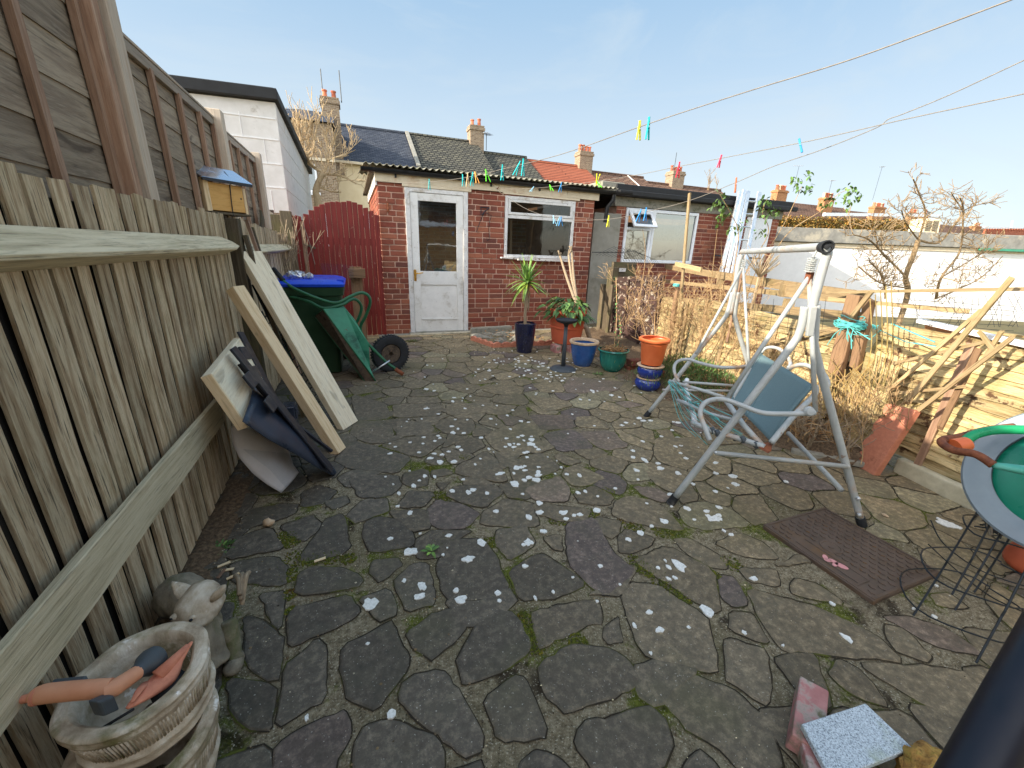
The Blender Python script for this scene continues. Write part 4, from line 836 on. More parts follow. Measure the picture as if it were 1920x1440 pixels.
for s in (-.70, -.17):
    b = MB(); b.lathe((s, 4.92, .12), [(.02, -.025), (.11, -.025), (.12, -.01), (.12, .01), (.11, .025), (.02, .025)], ax=V(1, 0, 0), cap1=True); b.build('wheel', M['rubber'], bn, smooth=True)
b = MB(); R = random.Random(3)
for k in range(7):
    c = PY(575+R.uniform(-45, 14), 518, 4.35); c.z = .965+R.uniform(0, .02); b.lathe(c+V(0, 0, .0), [(.01, -.02), (.028, -.01), (.03, .02), (.022, .022)], n=12, ax=V(R.uniform(-1, 1), R.uniform(-1, .2), R.uniform(-.3, .6)), cap1=True)
    b.tube([c, c+V(R.uniform(-.06, .06), 0, R.uniform(.0, .05)), c+V(R.uniform(-.09, .09), -.02, R.uniform(-.01, .04))], .004, n=5)
tag(b.build('solar_light_bundle', M['alu'], smooth=True), 'jumble of small silver garden lights lying on the blue bin lid', 'garden lights')
sheet(quad(V(-.30, 5.02, .76), V(-.02, 5.0, .76), V(-.34, 5.0, 1.06), V(0.0, 5.0, 1.05), V(0, .02, 0)), 4, 4, 'acrylic_sheet', M['clear'], 'clear plastic panel standing behind the blue bin lid', 'plastic panel', 0)
b = MB(); b.slab((.02, 5.2, 0), (.02, 5.22, 1.02), .13, .03, n=5, up=V(0, 1, 0)); b.box(-.06, .12, 5.1, 5.18, .90, 1.0)
tag(b.build('brown_board', M['brownpost']), 'short orange-brown board standing between the bin and the red gate', 'board')

# ---- wheelbarrow, tipped up against the bin
wb = thing('wheelbarrow', 'upended green wheelbarrow with rusty tray propped against the wheelie bin', 'wheelbarrow', (.05, 4.15, 0))
Wc = V(.285, 4.27, .195)
def bar(px, py, d): return D(px, py, d)
b = MB(); b.lathe(Wc, [(.105, -.03), (.15, -.045), (.185, -.035), (.197, 0), (.185, .035), (.15, .045), (.105, .03), (.105, -.03)], n=40, ax=V(-.25, 1, 0), cap0=False)
for k in range(40):
    a = 2*pi*k/40; ax = V(-.25, 1, 0).normalized(); y, z = V(0, 0, 1), ax.cross(V(0, 0, 1)); d = y*cos(a)+z*sin(a); b.obox(Wc+d*.193, ax*.03, ax.cross(d)*.007, d*.006)
b.build('tyre', M['rubber'], wb, smooth=True)
b = MB(); ax = V(-.25, 1, 0).normalized(); b.lathe(Wc-ax*.03, [(.108, 0), (.108, .02), (.096, .022), (.096, .004), (.03, .01), (.03, .05), (.012, .05)], n=30, ax=ax, cap0=False, cap1=True)
for k in range(5):
    a = 2*pi*k/5; y, z = V(0, 0, 1), ax.cross(V(0, 0, 1)); d = y*cos(a)+z*sin(a); b.beam(Wc-ax*.02+d*.02, Wc-ax*.02+d*.1, .022, .008, up=ax)
b.build('rim', M['mudmetal'], wb, smooth=True)
dz = 3.93
def tubepath(pp, dd, r, nm, mt='barrowtube', **k):
    pts = [D(x, y, d) for (x, y), d in zip(pp, dd)]
    out = []   # catmull-rom smoothing
    for i in range(len(pts)-1):
        p0, p1, p2, p3 = pts[max(0, i-1)], pts[i], pts[i+1], pts[min(len(pts)-1, i+2)]
        for j in range(5):
            t = j/5; out.append(.5*((2*p1)+(p2-p0)*t+(2*p0-5*p1+4*p2-p3)*t*t+(3*p1-p0-3*p2+p3)*t**3))
    out.append(pts[-1]); b = MB(); b.tube(out, r, n=9); return b.build(nm, M[mt], k.get('par', wb), smooth='all')
tubepath([(517, 510), (535, 530), (560, 545), (605, 563), (632, 568), (655, 557), (676, 549), (690, 554), (694, 568), (686, 592), (676, 613), (682, 635), (705, 660), (728, 682), (751, 697)],
         [3.66, 3.64, 3.62, 3.62, 3.63, 3.66, 3.70, 3.73, 3.76, 3.82, 3.88, 3.92, 3.97, 4.02, 4.05], .0145, 'frame_tube')
tubepath([(522, 545), (545, 556), (580, 566), (607, 578), (640, 572), (660, 561), (672, 565), (678, 578), (672, 598), (665, 608)], [3.70, 3.70, 3.69, 3.70, 3.76, 3.84, 3.9, 3.95, 4.0, 4.02], .0145, 'frame_tube')
b = MB(); b.tube([D(513, 504, 3.67), D(531, 526, 3.64)], .020, n=10); b.build('grip', M['rubber'], wb, smooth=True)
b = MB(); b.tube([D(518, 541, 3.71), D(531, 550, 3.70)], .020, n=10); b.build('grip', M['rubber'], wb, smooth=True)
# tray: open pan, mouth toward the fence
m0, m1, m2, m3 = D(592, 582, 3.95), D(703, 720, 3.66), D(640, 640, 4.35), D(596, 582, 4.40)
FR = [(606, 580, 3.64), (704, 714, 3.92), (694, 698, 3.95), (691, 643, 3.86), (668, 604, 3.80), (645, 577, 3.74)]
fr_ = [D(*q) for q in FR]; cc_ = sum(fr_, V(0, 0, 0))/6; bk_ = [q+V(-.03, .44, .0)+(cc_-q)*.12 for q in fr_]
for q in bk_: q.z = max(.01, q.z)
b = MB(); b.add(fr_+bk_, [(0, 1, 2, 3, 4, 5)]+[(i, i+6, (i+1) % 6+6, (i+1) % 6) for i in range(1, 6)]+[(6, 11, 10, 9, 8, 7)]); b.build('tray', M['barrow'], wb, solid=.004)
far_ = [D(590, 592, 3.80), D(690, 722, 3.93)]
b = MB(); b.add([fr_[0], fr_[1], far_[1], far_[0]], [(0, 1, 2, 3)]); b.build('tray_mud', M['mudmetal'], wb, solid=.006)
b = MB(); b.tube([far_[0], fr_[0], fr_[1], far_[1], far_[0]], .007, n=7); b.build('tray_rim', M['barrowtube'], wb, smooth='all')
b = MB(); b.tube([D(699, 697, 3.95), D(731, 676, 4.0)], .008, n=6); b.build('stay', M['alu'], wb, smooth='all')
b = MB(); b.tube([D(741, 692, 4.04), D(756, 702, 4.05)], .022, n=8); b.build('foot', M['rust'], wb, smooth='all')

# ---- red gate
GY = 6.08
gt = thing('garden_gate', 'dark red arched plank gate with peeling paint beside the brick shed', 'gate', (-.05, GY, 0))
b = MB(); xs = -.545; n = 14; x1 = .375; w = (x1-xs)/n
for i in range(n):
    x = xs+i*w; u = (x+w/2-(-.06))/.46; zt = 1.565+.225*max(0, 1-u*u)**.8 if abs(u) < 1 else 1.56; zt = 1.79-.20*min(1.2, abs(u))**2.2 + RP.uniform(-.012, .012)
    b.slab((x+w/2, GY+RP.uniform(-.002, .002), .03), (x+w/2, GY, zt), w-.002, .018, n=4, up=V(0, 1, 0), wob=.0004, ragged=.006)
b.build('gate_boards', M['gate'], gt, bevel=.003)
b = MB(); b.beam((-.54, GY+.02, .35), (.37, GY+.02, .35), .05, .09); b.beam((-.54, GY+.02, 1.3), (.37, GY+.02, 1.3), .05, .09); b.build('gate_rail', M['gate'], gt)
b = MB(); b.beam((-.57, GY-.02, 1.255), (-.44, GY-.05, 1.20), .012, .025); b.lathe((-.50, GY-.03, 1.235), [(.012, -.02), (.012, .01)], n=8, ax=V(0, -1, 0), cap1=True); b.build('latch', M['mudmetal'], gt)
b = MB(); b.tube([(-.555, GY-.03, 1.60), (-.545, GY-.03, 1.45), (-.50, GY-.04, 1.24), (-.47, GY-.05, 1.0)], .004, n=5); b.build('pull_cord', M['line'], gt)
fl = thing('gate_side_panel', 'narrow red boarded panel filling the gap left of the arched gate', 'gate panel', (-.66, GY+.05, 0))
b = MB()
for i in range(3): b.slab((-.745+.07*i, GY+.03, .03), (-.745+.07*i, GY+.03, 1.60-RP.uniform(0, .03)), .064, .018, n=4, up=V(0, 1, 0), ragged=.008)
b.build('boards', M['gate'], fl, bevel=.002)
b = MB(); b.slab((-.575, GY+.045, 0), (-.575, GY+.045, 1.52), .035, .07, n=4, up=V(0, 1, 0)); b.build('post', M['batten'], fl)
b = MB(); b.slab((-.86, GY-.02, 0), (-.86, GY-.02, 1.58), .12, .12, n=6, up=V(0, 1, 0), wob=.006); tag(b.build('fence_post', M['oldpost']), 'dark rough gatepost between the pale fence end and the red side panel', 'post')
b = MB(); b.box(-2.4, -.93, 6.5, 6.53, 0, 1.66); tag(b.build('back_fence', M['darkpanel']), 'dark boarded fence behind the bare shrub left of the red gate', 'fence')
# ================================================================== BRICK SHED
def bricks(b, o, u, nrm, width, z0, z1, holes=(), sd=1, ch=.0747, L=.215, H=.064, hd=.3, depth=.02):
    """individual bricks standing 6 mm proud of the mortar; holes = (u0,u1,z0,z1)"""
    R = random.Random(sd); row = 0; z = z0
    u = Vector(u); nrm = Vector(nrm); o = Vector(o)
    while z+.02 < z1:
        x = -R.choice([0, .112, .05]) if row % 2 else -.0; hdr = R.random() < hd
        while x < width:
            l = (.102 if (hdr and R.random() < .7) or R.random() < .12 else L)
            a, c = max(0, x), min(width, x+l); h = min(H, z1-z)
            segs = [(a, c)]
            for (h0, h1, g0, g1) in holes:
                if z+h*.5 > g0 and z+h*.5 < g1:
                    ns = []
                    for (p, q) in segs:
                        if q <= h0 or p >= h1: ns.append((p, q)); continue
                        if p < h0: ns.append((p, h0))
                        if q > h1: ns.append((h1, q))
                    segs = ns
            for (p, q) in segs:
                if q-p < .02: continue
                rn = R.random(); e = R.uniform(-.0015, .0015)
                j = lambda: R.uniform(-.0022, .0022)
                m = o+u*((p+q)/2)+V(0, 0, z+h/2)+nrm*(.006+e-depth/2)
                b.obox(m, u*((q-p)/2-.002+j()*.5), nrm*(depth/2), V(0, 0, h/2-.001+j()*.4), rn=rn, j=.0014)
            x += l+.0105
        z += ch; row += 1
SY = 6.147; SX0, SX1 = .385, 3.715; ZT = 2.065
sh = thing('brick_shed', 'small red brick outhouse with white door, wide window and corrugated roof', 'shed', ((SX0+SX1)/2, SY+1.3, 0))
DO = (.742-SX0, 1.600-SX0, -.1, 2.03); WO = (2.185-SX0, 3.375-SX0, 1.16, 2.035)
b = MB(); bricks(b, (SX0, SY, 0), (1, 0, 0), (0, -1, 0), SX1-SX0, .012, ZT, [DO, WO], 3); b.build('brick_front', M['brick'], sh, bevel=.0025)
b = MB(); bricks(b, (SX0, SY+2.75, 0), (0, -1, 0), (-1, 0, 0), 2.745, .012, ZT, [], 4, hd=.15); b.build('brick_side', M['brick'], sh)
b = MB(); bricks(b, (SX1, SY, 0), (0, 1, 0), (1, 0, 0), 2.75, .012, ZT, [], 5, hd=.15); b.build('brick_side', M['brick'], sh)
b = MB()
b.box(SX0, .742, SY+.002, SY+.10, 0, ZT); b.box(1.600, 2.185, SY+.002, SY+.10, 0, ZT); b.box(3.375, SX1, SY+.002, SY+.10, 0, ZT); b.box(2.185, 3.375, SY+.002, SY+.10, 0, 1.16); b.box(.742, 1.6, SY+.002, SY+.10, 2.03, ZT); b.box(2.185, 3.375, SY+.002, SY+.10, 2.035, ZT)
b.box(SX0+.001, SX0+.10, SY+.10, SY+2.75, 0, ZT); b.box(SX1-.10, SX1-.001, SY+.10, SY+2.75, 0, ZT); b.box(SX0, SX1, SY+2.75, SY+2.85, 0, ZT+.2); b.build('wall_core', M['mortar'], sh)
b = MB(); b.box(SX0+.11, SX1-.11, SY+2.55, SY+2.74, 0, ZT); b.build('inside_wall', M['yellowbrick'], sh)
b = MB(); b.box(SX0+.1, SX1-.1, SY+.1, SY+2.55, -.02, .03); b.build('floor', M['concrete'], sh)
b = MB(); b.box(SX0-.12, SX1+.15, SY-.09, SY+.12, -.02, .018, j=.01); b.box(.70, 1.66, SY-.12, SY+.05, .0, .035, j=.01); b.build('threshold', M['concrete'], sh, bevel=.01)
# fascia, soffit board, roof
b = MB(); b.slab((SX0-.03, SY-.028, 2.128), (2.08, SY-.028, 2.128), .118, .022, n=10, up=V(0, -1, 0), wob=.002); b.slab((2.083, SY-.028, 2.125), (3.2, SY-.028, 2.125), .118, .022, n=8, up=V(0, -1, 0), wob=.002); b.slab((3.203, SY-.028, 2.128), (SX1+.06, SY-.028, 2.122), .118, .022, n=5, up=V(0, -1, 0), wob=.002)
b.beam((.70, SY-.022, 2.052), (1.66, SY-.022, 2.052), .03, .04); b.beam((2.14, SY-.022, 2.062), (3.43, SY-.022, 2.050), .03, .03); b.build('fascia', M['fascia'], sh, bevel=.002)
b = MB(); b.box(SX0-.03, SX0-.008, SY-.015, SY+2.8, 2.02, 2.165); b.build('bargeboard', M['flaking'], sh)
b = MB(); nr = 150; vs = []; fs = []; X0, X1 = SX0-.16, SX1+.34
for i in range(nr*4+1):
    x = X0+(X1-X0)*i/(nr*4); zz = .014*cos(2*pi*x/.085)
    for (yy, zc) in ((SY-.13, 2.255), (SY+1.3, 2.40), (SY+2.95, 2.56)): vs.append(V(x, yy, zc+zz))
    if i: k = 3*(i-1); fs += [(k, k+1, k+4, k+3), (k+1, k+2, k+5, k+4)]
b.add(vs, fs, rn=.5); b.build('corrugated_roof', M['corr'], sh, solid=.006, smooth='all')
b = MB(); b.box(SX0-.1, SX1+.1, SY-.01, SY+2.85, 2.165, 2.20); b.build('roof_deck', M['oldpost'], sh)
b = MB(); pr = []
gy0, gz0 = SY-.085, 2.20
vs = []; fs = []; n = 8; xs_ = [SX0-.20, SX1+.62]
for x in xs_:
    for i in range(n+1): a = pi+pi*i/n; vs.append(V(x, gy0+cos(a)*.052, gz0+.012+sin(a)*.050))
    for i in range(n+1): a = 2*pi-pi*i/n; vs.append(V(x, gy0+cos(a)*.047, gz0+.012+sin(a)*.045))
m = 2*(n+1); fs = [(k, (k+1) % m, m+(k+1) % m, m+k) for k in range(m)] + [tuple(range(m))[::-1], tuple(range(m, 2*m))]
b.add(vs, fs)
for x in (.62, 1.95, 2.72): b.obox((x, SY-.05, 2.155), V(.012, 0, 0), V(0, .01, 0), V(0, 0, .03)); 
b.tube([(SX1+.30, SY-.085, 2.17), (SX1+.30, SY-.07, 2.08), (SX1+.24, SY-.02, 1.98), (SX1+.24, SY+.0, 1.75)], .034, n=10)
b.build('gutter', M['blackgutter'], sh, smooth=True)
# door
dy = SY+.005
dr = MB()
x0, x1, z0, z1 = .742, 1.600, .035, 2.03
dr.box(x0-.012, x0+.052, dy-.03, dy+.06, z0-.02, z1); dr.box(x1-.052, x1+.014, dy-.03, dy+.06, z0-.02, z1); dr.box(x0+.052, x1-.052, dy-.03, dy+.06, z1-.055, z1)
dr.build('door_frame', M['whitepaint'], sh, bevel=.003)
b = MB(); a0, a1 = x0+.056, x1-.056; zb, zt = z0+.005, z1-.059; yf, yb_ = dy-.018, dy+.022
gl = (a0+.105, a1-.098, .93, zt-.10)
b.box(a0, gl[0], yf, yb_, zb, zt); b.box(gl[1], a1, yf, yb_, zb, zt); b.box(gl[0], gl[1], yf, yb_, gl[3], zt); b.box(gl[0], gl[1], yf, yb_, .735, gl[2]); b.box(gl[0], gl[1], yf, yb_, zb, .215)
b.box(gl[0], gl[1], dy-.002, dy+.012, .215, .735); b.slab((gl[0]-.01, yf-.008, .235), (gl[1]+.01, yf-.008, .225), .018, .012, n=4, up=V(0, -1, 0))
b.build('door', M['doorpaint'], sh, bevel=.003)
b = MB(); b.add([(gl[0], dy+.004, gl[2]), (gl[1], dy+.004, gl[2]), (gl[1], dy+.004, gl[3]), (gl[0], dy+.004, gl[3])], [(0, 1, 2, 3)]); b.build('door_glass', M['glassdoor'], sh)
b = MB(); hx = x0+.085; b.box(hx-.017, hx+.017, yf-.008, yf, .79, .95); b.lathe((hx, yf-.004, .90), [(.015, 0), (.012, .02), (.009, .045)], n=12, ax=V(0, -1, 0), cap1=True)
b.tube([(hx, yf-.045, .90), (hx+.05, yf-.05, .90), (hx+.10, yf-.045, .908), (hx+.108, yf-.035, .908)], [.009, .008, .008, .006], n=8); b.lathe((hx, yf-.008, .83), [(.008, 0), (.008, .004)], n=10, ax=V(0, -1, 0), cap1=True); b.build('door_handle', M['brass'], sh, smooth=True)
# window
wx0, wx1, wz0, wz1 = 2.19, 3.37, 1.155, 2.03; tz = 1.745
b = MB(); f = .045
b.box(wx0, wx0+f, dy-.02, dy+.06, wz0, wz1); b.box(wx1-f, wx1, dy-.02, dy+.06, wz0, wz1); b.box(wx0+f, wx1-f, dy-.02, dy+.06, wz1-f, wz1); b.box(wx0+f, wx1-f, dy-.02, dy+.06, wz0, wz0+f); b.box(wx0+f, wx1-f, dy-.022, dy+.06, tz-.024, tz+.024)
b.build('window_frame', M['whitepaint'], sh, bevel=.003)
b = MB(); s = .034; q0, q1, r0, r1 = wx0+f+.004, wx1-f-.004, tz+.028, wz1-f-.004
b.box(q0, q0+s, dy-.032, dy+.01, r0, r1); b.box(q1-s, q1, dy-.032, dy+.01, r0, r1); b.box(q0+s, q1-s, dy-.032, dy+.01, r1-s, r1); b.box(q0+s, q1-s, dy-.032, dy+.01, r0, r0+s); b.build('top_sash', M['whitepaint'], sh, bevel=.002)
b = MB(); b.add([(wx0+f, dy+.006, wz0+f), (wx1-f, dy+.006, wz0+f), (wx1-f, dy+.006, tz-.024), (wx0+f, dy+.006, tz-.024)], [(0, 1, 2, 3)]); b.build('window_glass', M['glass'], sh)
b = MB(); b.add([(q0+s, dy-.012, r0+s), (q1-s, dy-.012, r0+s), (q1-s, dy-.012, r1-s), (q0+s, dy-.012, r1-s)], [(0, 1, 2, 3)]); b.build('window_glass', M['glass'], sh)
b = MB(); b.slab((wx0+.20, SY-.055, 1.135), (wx1+.02, SY-.055, 1.13), .07, .035, n=16, up=V(0, 0, 1), wob=.006, ragged=.01); b.slab((wx0-.06, SY-.04, 1.15), (wx0+.21, SY-.04, 1.14), .05, .02, n=8, up=V(0, 0, 1), wob=.008, ragged=.02); b.build('window_sill', M['flaking'], sh, bevel=.002)
b = MB(); b.slab((2.52, SY+.5, .1), (2.40, SY+.3, 1.72), .04, .02, n=4, up=V(0, 1, 0)); b.tube([(1.0, SY+.6, .2), (1.08, SY+.5, 1.2)], .012); tag(b.build('stored_pole', M['newwood']), 'pale stick standing inside the shed behind the window glass', 'stick')
b = MB(); b.blob((1.2, SY+.8, .55), .30, .3, .40, n=18, amp=.3); tag(b.build('black_sack', M['rubber'], smooth='all'), 'black bag heaped inside the shed behind the door glass', 'bag')
# wall hook and bracket
hk = thing('wall_hook', 'small rusty hook on the brick between shed corner and door', 'hook', (.50, SY-.02, 1.75))
b = MB(); b.box(.485, .515, SY-.018, SY-.008, 1.70, 1.83); b.tube([(.50, SY-.02, 1.80), (.50, SY-.06, 1.79), (.50, SY-.07, 1.74), (.50, SY-.05, 1.71)], .006, n=6); b.build('hook', M['rust'], hk)
bk = thing('hanging_bracket', 'black scrolled iron bracket with dangling cords between shed door and window', 'bracket', (1.86, SY-.02, 1.78))
b = MB(); b.tube([(1.80, SY-.02, 1.845), (1.94, SY-.02, 1.845)], .007, n=6); b.tube([(1.81, SY-.02, 1.845), (1.81, SY-.02, 1.74)], .006, n=6); b.tube([(1.82, SY-.03, 1.74), (1.88, SY-.03, 1.80), (1.93, SY-.03, 1.84)], .008, n=6); b.tube([(1.83, SY-.03, 1.75), (1.90, SY-.03, 1.77), (1.97, SY-.03, 1.74), (1.95, SY-.03, 1.68)], .004, n=5); b.build('ironwork', M['blackmetal'], bk)
b = MB(); b.tube([(1.87, SY-.03, 1.80), (1.80, SY-.03, 1.66), (1.74, SY-.03, 1.50)], .005, n=5); b.tube([(1.95, SY-.03, 1.70), (1.93, SY-.03, 1.55), (1.95, SY-.03, 1.42), (1.91, SY-.03, 1.38), (1.90, SY-.03, 1.42)], .004, n=5); b.build('cord', M['wire'], bk)

# ================================================================== EXTENSION next door
EY = 6.55; EX0, EX1 = 4.42, 8.48
ex = thing('neighbour_outbuilding', 'brick flat-roofed outbuilding with black roof edge and white windows right of the shed', 'outbuilding', ((EX0+EX1)/2, EY+1.5, 0))
H2 = [(4.62-EX0, 6.28-EX0, 1.12, 2.05), (7.55-EX0, 8.28-EX0, -.1, 2.06)]
b = MB(); bricks(b, (EX0, EY, 0), (1, 0, 0), (0, -1, 0), EX1-EX0, .0, 2.06, H2, 9); b.build('brick_front', M['brick'], ex)
b = MB(); b.box(EX0, 4.62, EY+.002, EY+.1, 0, 2.06); b.box(4.62, 6.28, EY+.002, EY+.1, 0, 1.12); b.box(6.28, 7.55, EY+.002, EY+.1, 0, 2.06); b.box(8.28, EX1, EY+.002, EY+.1, 0, 2.06); b.box(EX0, EX0+.1, EY+.1, EY+3, 0, 2.06); b.box(EX1-.1, EX1, EY+.1, EY+3, 0, 2.06); b.box(EX0, EX1, EY+3, EY+3.1, 0, 2.06); b.build('wall_core', M['mortar'], ex)
b = MB(); b.box(EX0-.05, EX1+.05, EY-.02, EY+.12, 2.063, 2.22); b.build('lintel', M['concrete'], ex, bevel=.005)
b = MB(); b.box(EX0-.12, EX1+.18, EY-.12, EY+3.2, 2.224, 2.40); b.box(EX0-.10, EX1+.22, EY-.20, EY-.12, 2.22, 2.30); b.build('roof', M['blackfelt'], ex, bevel=.01)
b = MB(); b.box(EX0-.40, EX0+.05, EY-.10, EY+1.2, 2.28, 2.42); b.build('roof_kerb', M['concrete'], ex, bevel=.01)
b = MB(); b.box(3.95, 4.50, EY-.06, EY-.02, 0, 1.93); b.build('render_panel', M['render'], ex, bevel=.003)
for (x0, x1, z0, z1, nm) in ((4.62, 5.22, 1.12, 2.05, 'small_window'), (5.22, 6.28, 1.12, 2.05, 'large_window')):
    fr = MB(); f = .055
    fr.box(x0+.002, x0+f, EY-.03, EY+.05, z0, z1); fr.box(x1-f, x1-.002, EY-.03, EY+.05, z0, z1); fr.box(x0+f, x1-f, EY-.03, EY+.05, z1-f, z1); fr.box(x0+f, x1-f, EY-.03, EY+.05, z0, z0+f)
    if nm == 'small_window': fr.box(x0+f, x1-f, EY-.03, EY+.05, 1.68, 1.73)
    w_ = fr.build(nm, M['upvc'], ex, bevel=.006)
    g_ = MB(); zt_ = 1.68 if nm == 'small_window' else z1-f
    g_.add([(x0+f, EY, z0+f), (x1-f, EY, z0+f), (x1-f, EY, zt_), (x0+f, EY, zt_)], [(0, 1, 2, 3)]); g_.build('pane', M['glass2'], w_)
b = MB(); p0 = V(4.67, EY-.03, 2.0); dn = V(0, -.20, -.27); rx = V(.50, 0, 0)
def fr4(b, p, r, d, w, t):
    n_ = r.cross(d).normalized()*t
    b.obox(p+r*.5+d.normalized()*w/2, r*.5, d.normalized()*(w/2), n_); b.obox(p+r*.5+d-d.normalized()*w/2, r*.5, d.normalized()*(w/2), n_)
    rn_ = r.normalized(); b.obox(p+rn_*w/2+d*.5, rn_*(w/2), d*.5-d.normalized()*w, n_); b.obox(p+r-rn_*w/2+d*.5, rn_*(w/2), d*.5-d.normalized()*w, n_)
fr4(b, p0, rx, dn, .055, .018); os_ = b.build('open_vent', M['upvc'], ex, bevel=.004)
b = MB(); b.add([p0+rx*.1+dn*.15, p0+rx*.9+dn*.15, p0+rx*.9+dn*.85, p0+rx*.1+dn*.85], [(0, 1, 2, 3)]); b.build('vent_pane', M['glass2'], ex)
b = MB(); b.box(4.66, 6.24, EY+.4, EY+.45, 1.0, 1.55); b.build('net_curtain', M['cream'], ex)
b = MB(); b.box(7.56, 8.27, EY-.01, EY+.03, 0, 2.06); b.build('white_door', M['upvc'], ex, bevel=.004)
b = MB(); b.beam((6.75, EY-.12, 1.30), (8.0, EY-.12, 1.27), .05, .03); tag(b.build('black_bracket_bar', M['blackmetal']), 'black bar fixed across the brick wall behind the ladder', 'bar')
# ladder
ld = thing('aluminium_ladder', 'aluminium extension ladder leaning against the outbuilding, tops above its roof', 'ladder', (7.0, 6.0, 0))
def lad(px0, py0, px1, py1, Yt, Yb, w=.03, nm='rail'):
    b = MB(); b.beam(PY(px0, py0, Yt), PY(px1, py1, Yb), w, .09, up=V(1, 0, 0)); return b.build(nm, M['alu'], ld, bevel=.003)
for k, (a, c) in enumerate((((1388, 360), (1350, 520)), ((1396, 356), (1361, 520)), ((1403, 358), (1372, 520)), ((1424, 360), (1392, 520)))): lad(a[0], a[1], c[0], c[1], 6.32, 6.05-.05*k)
for i in range(7):
    u = .10+.13*i; b = MB()
    p = PY(1403, 358, 6.32).lerp(PY(1372, 520, 5.95), u*1.15); q = PY(1424, 360, 6.32).lerp(PY(1392, 520, 5.9), u*1.15); b.tube([p, q], .016, n=8); b.build('rung', M['alu'], ld)

# ================================================================== LEFT white block building
gb = thing('white_garage', 'white painted block garage with a black sloping roof edge behind the tall left fence', 'garage', (-2.2, 9.5, 0))
gx = -1.0; c0 = PX(515, 190, gx); c1 = PX(579, 326, gx); 
gy_, gy2 = c0.y, c1.y; zt1, zt2 = c0.z-.02, c1.z
gL = PY(340, 173, gy_)
b = MB()
def wallpoly(b, pts, t): b.prism(pts, t)
zbase = 1.75
b.prism([V(gL.x-3, gy_, zbase), V(gx, gy_, zbase), V(gx, gy_, zt1), V(gL.x-3, gy_, gL.z+ (gL.z-zt1)/(gx-gL.x)*3)], V(0, .15, 0))
b.prism([V(gx-.0, gy_+.151, zbase), V(gx, gy2, zbase), V(gx, gy2, zt2), V(gx, gy_+.151, zt1)], V(-.15, 0, 0)); b.build('wall', M['blockwhite'], gb)
b = MB(); b.box(gL.x-3, gx-.02, gy_+.02, gy_+.14, 0, zbase-.002); b.box(gx-.14, gx-.02, gy_+.14, gy2, 0, zbase-.002); b.build('plinth', M['darkbrick'], gb)
b = MB()   # block joints as shallow raised lines
for z in (2.15, 2.52, 2.89, 3.2):
    if z < zt1-.1: b.box(gL.x-1, gx-.02, gy_-.012, gy_+.01, z, z+.022)
    b.prism([V(gx-.01, gy_+.0, z), V(gx+.006, gy_, z), V(gx+.006, gy2, z), V(gx-.01, gy2, z)], V(0, 0, .012))
for k, z in enumerate((1.76, 2.165, 2.535, 2.905)):
    for i in range(7): x = gx-.25-.62*i-(.3 if k % 2 else 0); b.box(x, x+.012, gy_-.011, gy_+.01, z, z+.35)
b.build('block_joints', M['blockwhite2'], gb, bevel=.003)
sl = V(0, 0, .16)
b = MB(); a_ = V(gL.x-3.2, gy_-.12, gL.z+.04+(gL.z-zt1)/(gx-gL.x)*3.2); c_ = V(gx+.06, gy_-.12, zt1+.02); e_ = V(gx+.10, gy2+.05, zt2+.0)
b.prism([a_, c_, c_+sl, a_+sl], V(0, .14, 0)); b.prism([c_+V(0, .141, 0), e_, e_+sl, c_+V(0, .141, 0)+sl], V(-.14, 0, 0)); b.prism([a_+sl+V(0,.1,0), c_+sl+V(-.05,.1,0), e_+sl+V(-.05,0,0), V(a_.x, e_.y, e_.z+.3)+sl], V(0, 0, .03)); b.build('roof', M['blackfelt'], gb, bevel=.008)

# ================================================================== HOUSE ROW beyond
def aerial(p, h, label, grp='roof aerials', yagi=True, ang=.4):
    r = thing('tv_aerial', label, 'aerial', tuple(p), grp); b = MB(); b.tube([p, p+V(0, 0, h)], .025, n=5); b.build('mast', M['greyplastic'], r)
    if yagi:
        b = MB(); d = V(cos(ang), sin(ang), .08); c = p+V(0, 0, h); b.tube([c-d*.5, c+d*.7], .02, n=5)
        for i in range(6): q = c+d*(-.4+.2*i); b.tube([q-V(-sin(ang), cos(ang), 0)*.28, q+V(-sin(ang), cos(ang), 0)*.28], .014, n=4)
        b.build('antenna', M['alu'], r)
    return r
def chimney(par, c, w, d, h, mt, pots=2, potmat='redpot'):
    b = MB(); x, y, z = c; b.box(x-w/2, x+w/2, y-d/2, y+d/2, z-2.2, z+h); o = None
    b.box(x-w/2-.06, x+w/2+.06, y-d/2-.06, y+d/2+.06, z+h-.22, z+h-.05); b.box(x-w/2-.02, x+w/2+.02, y-d/2-.02, y+d/2+.02, z+h+.002, z+h+.08)
    ch = b.build('chimney', mt, par)
    for i in range(pots):
        b = MB(); px_ = x-w/2+(i+.5)*w/pots; R = random.Random(int(x*10)+i); hh = R.uniform(.34, .5)
        b.lathe((px_, y, z+h+.08), [(.13, 0), (.12, .03), (.10, hh-.08), (.13, hh-.06), (.13, hh), (.09, hh), (.08, hh-.2)], n=14, cap0=True); b.build('chimney_pot', M[potmat], ch)
    return ch
def roofplane(b, x0, x1, ye, ze, yr, zr, n, th=.02, j=0):
    """overlapping courses of tiles as stepped strips"""
    for i in range(n):
        u0, u1 = i/n, (i+1.15)/n; dz = (zr-ze); dy_ = (yr-ye); a = V(x0, ye+dy_*u0-.01, ze+dz*u0+th); c = V(x0, ye+dy_*min(1, u1), ze+dz*min(1, u1))
        b.add([a, V(x1, a.y, a.z), V(x1, c.y, c.z), c, a-V(0, 0, th+.02), V(x1, a.y, a.z-th-.02)], [(0, 1, 2, 3), (4, 5, 1, 0)])
HY = 26.0; RYd = 4.2      # facade and ridge depth
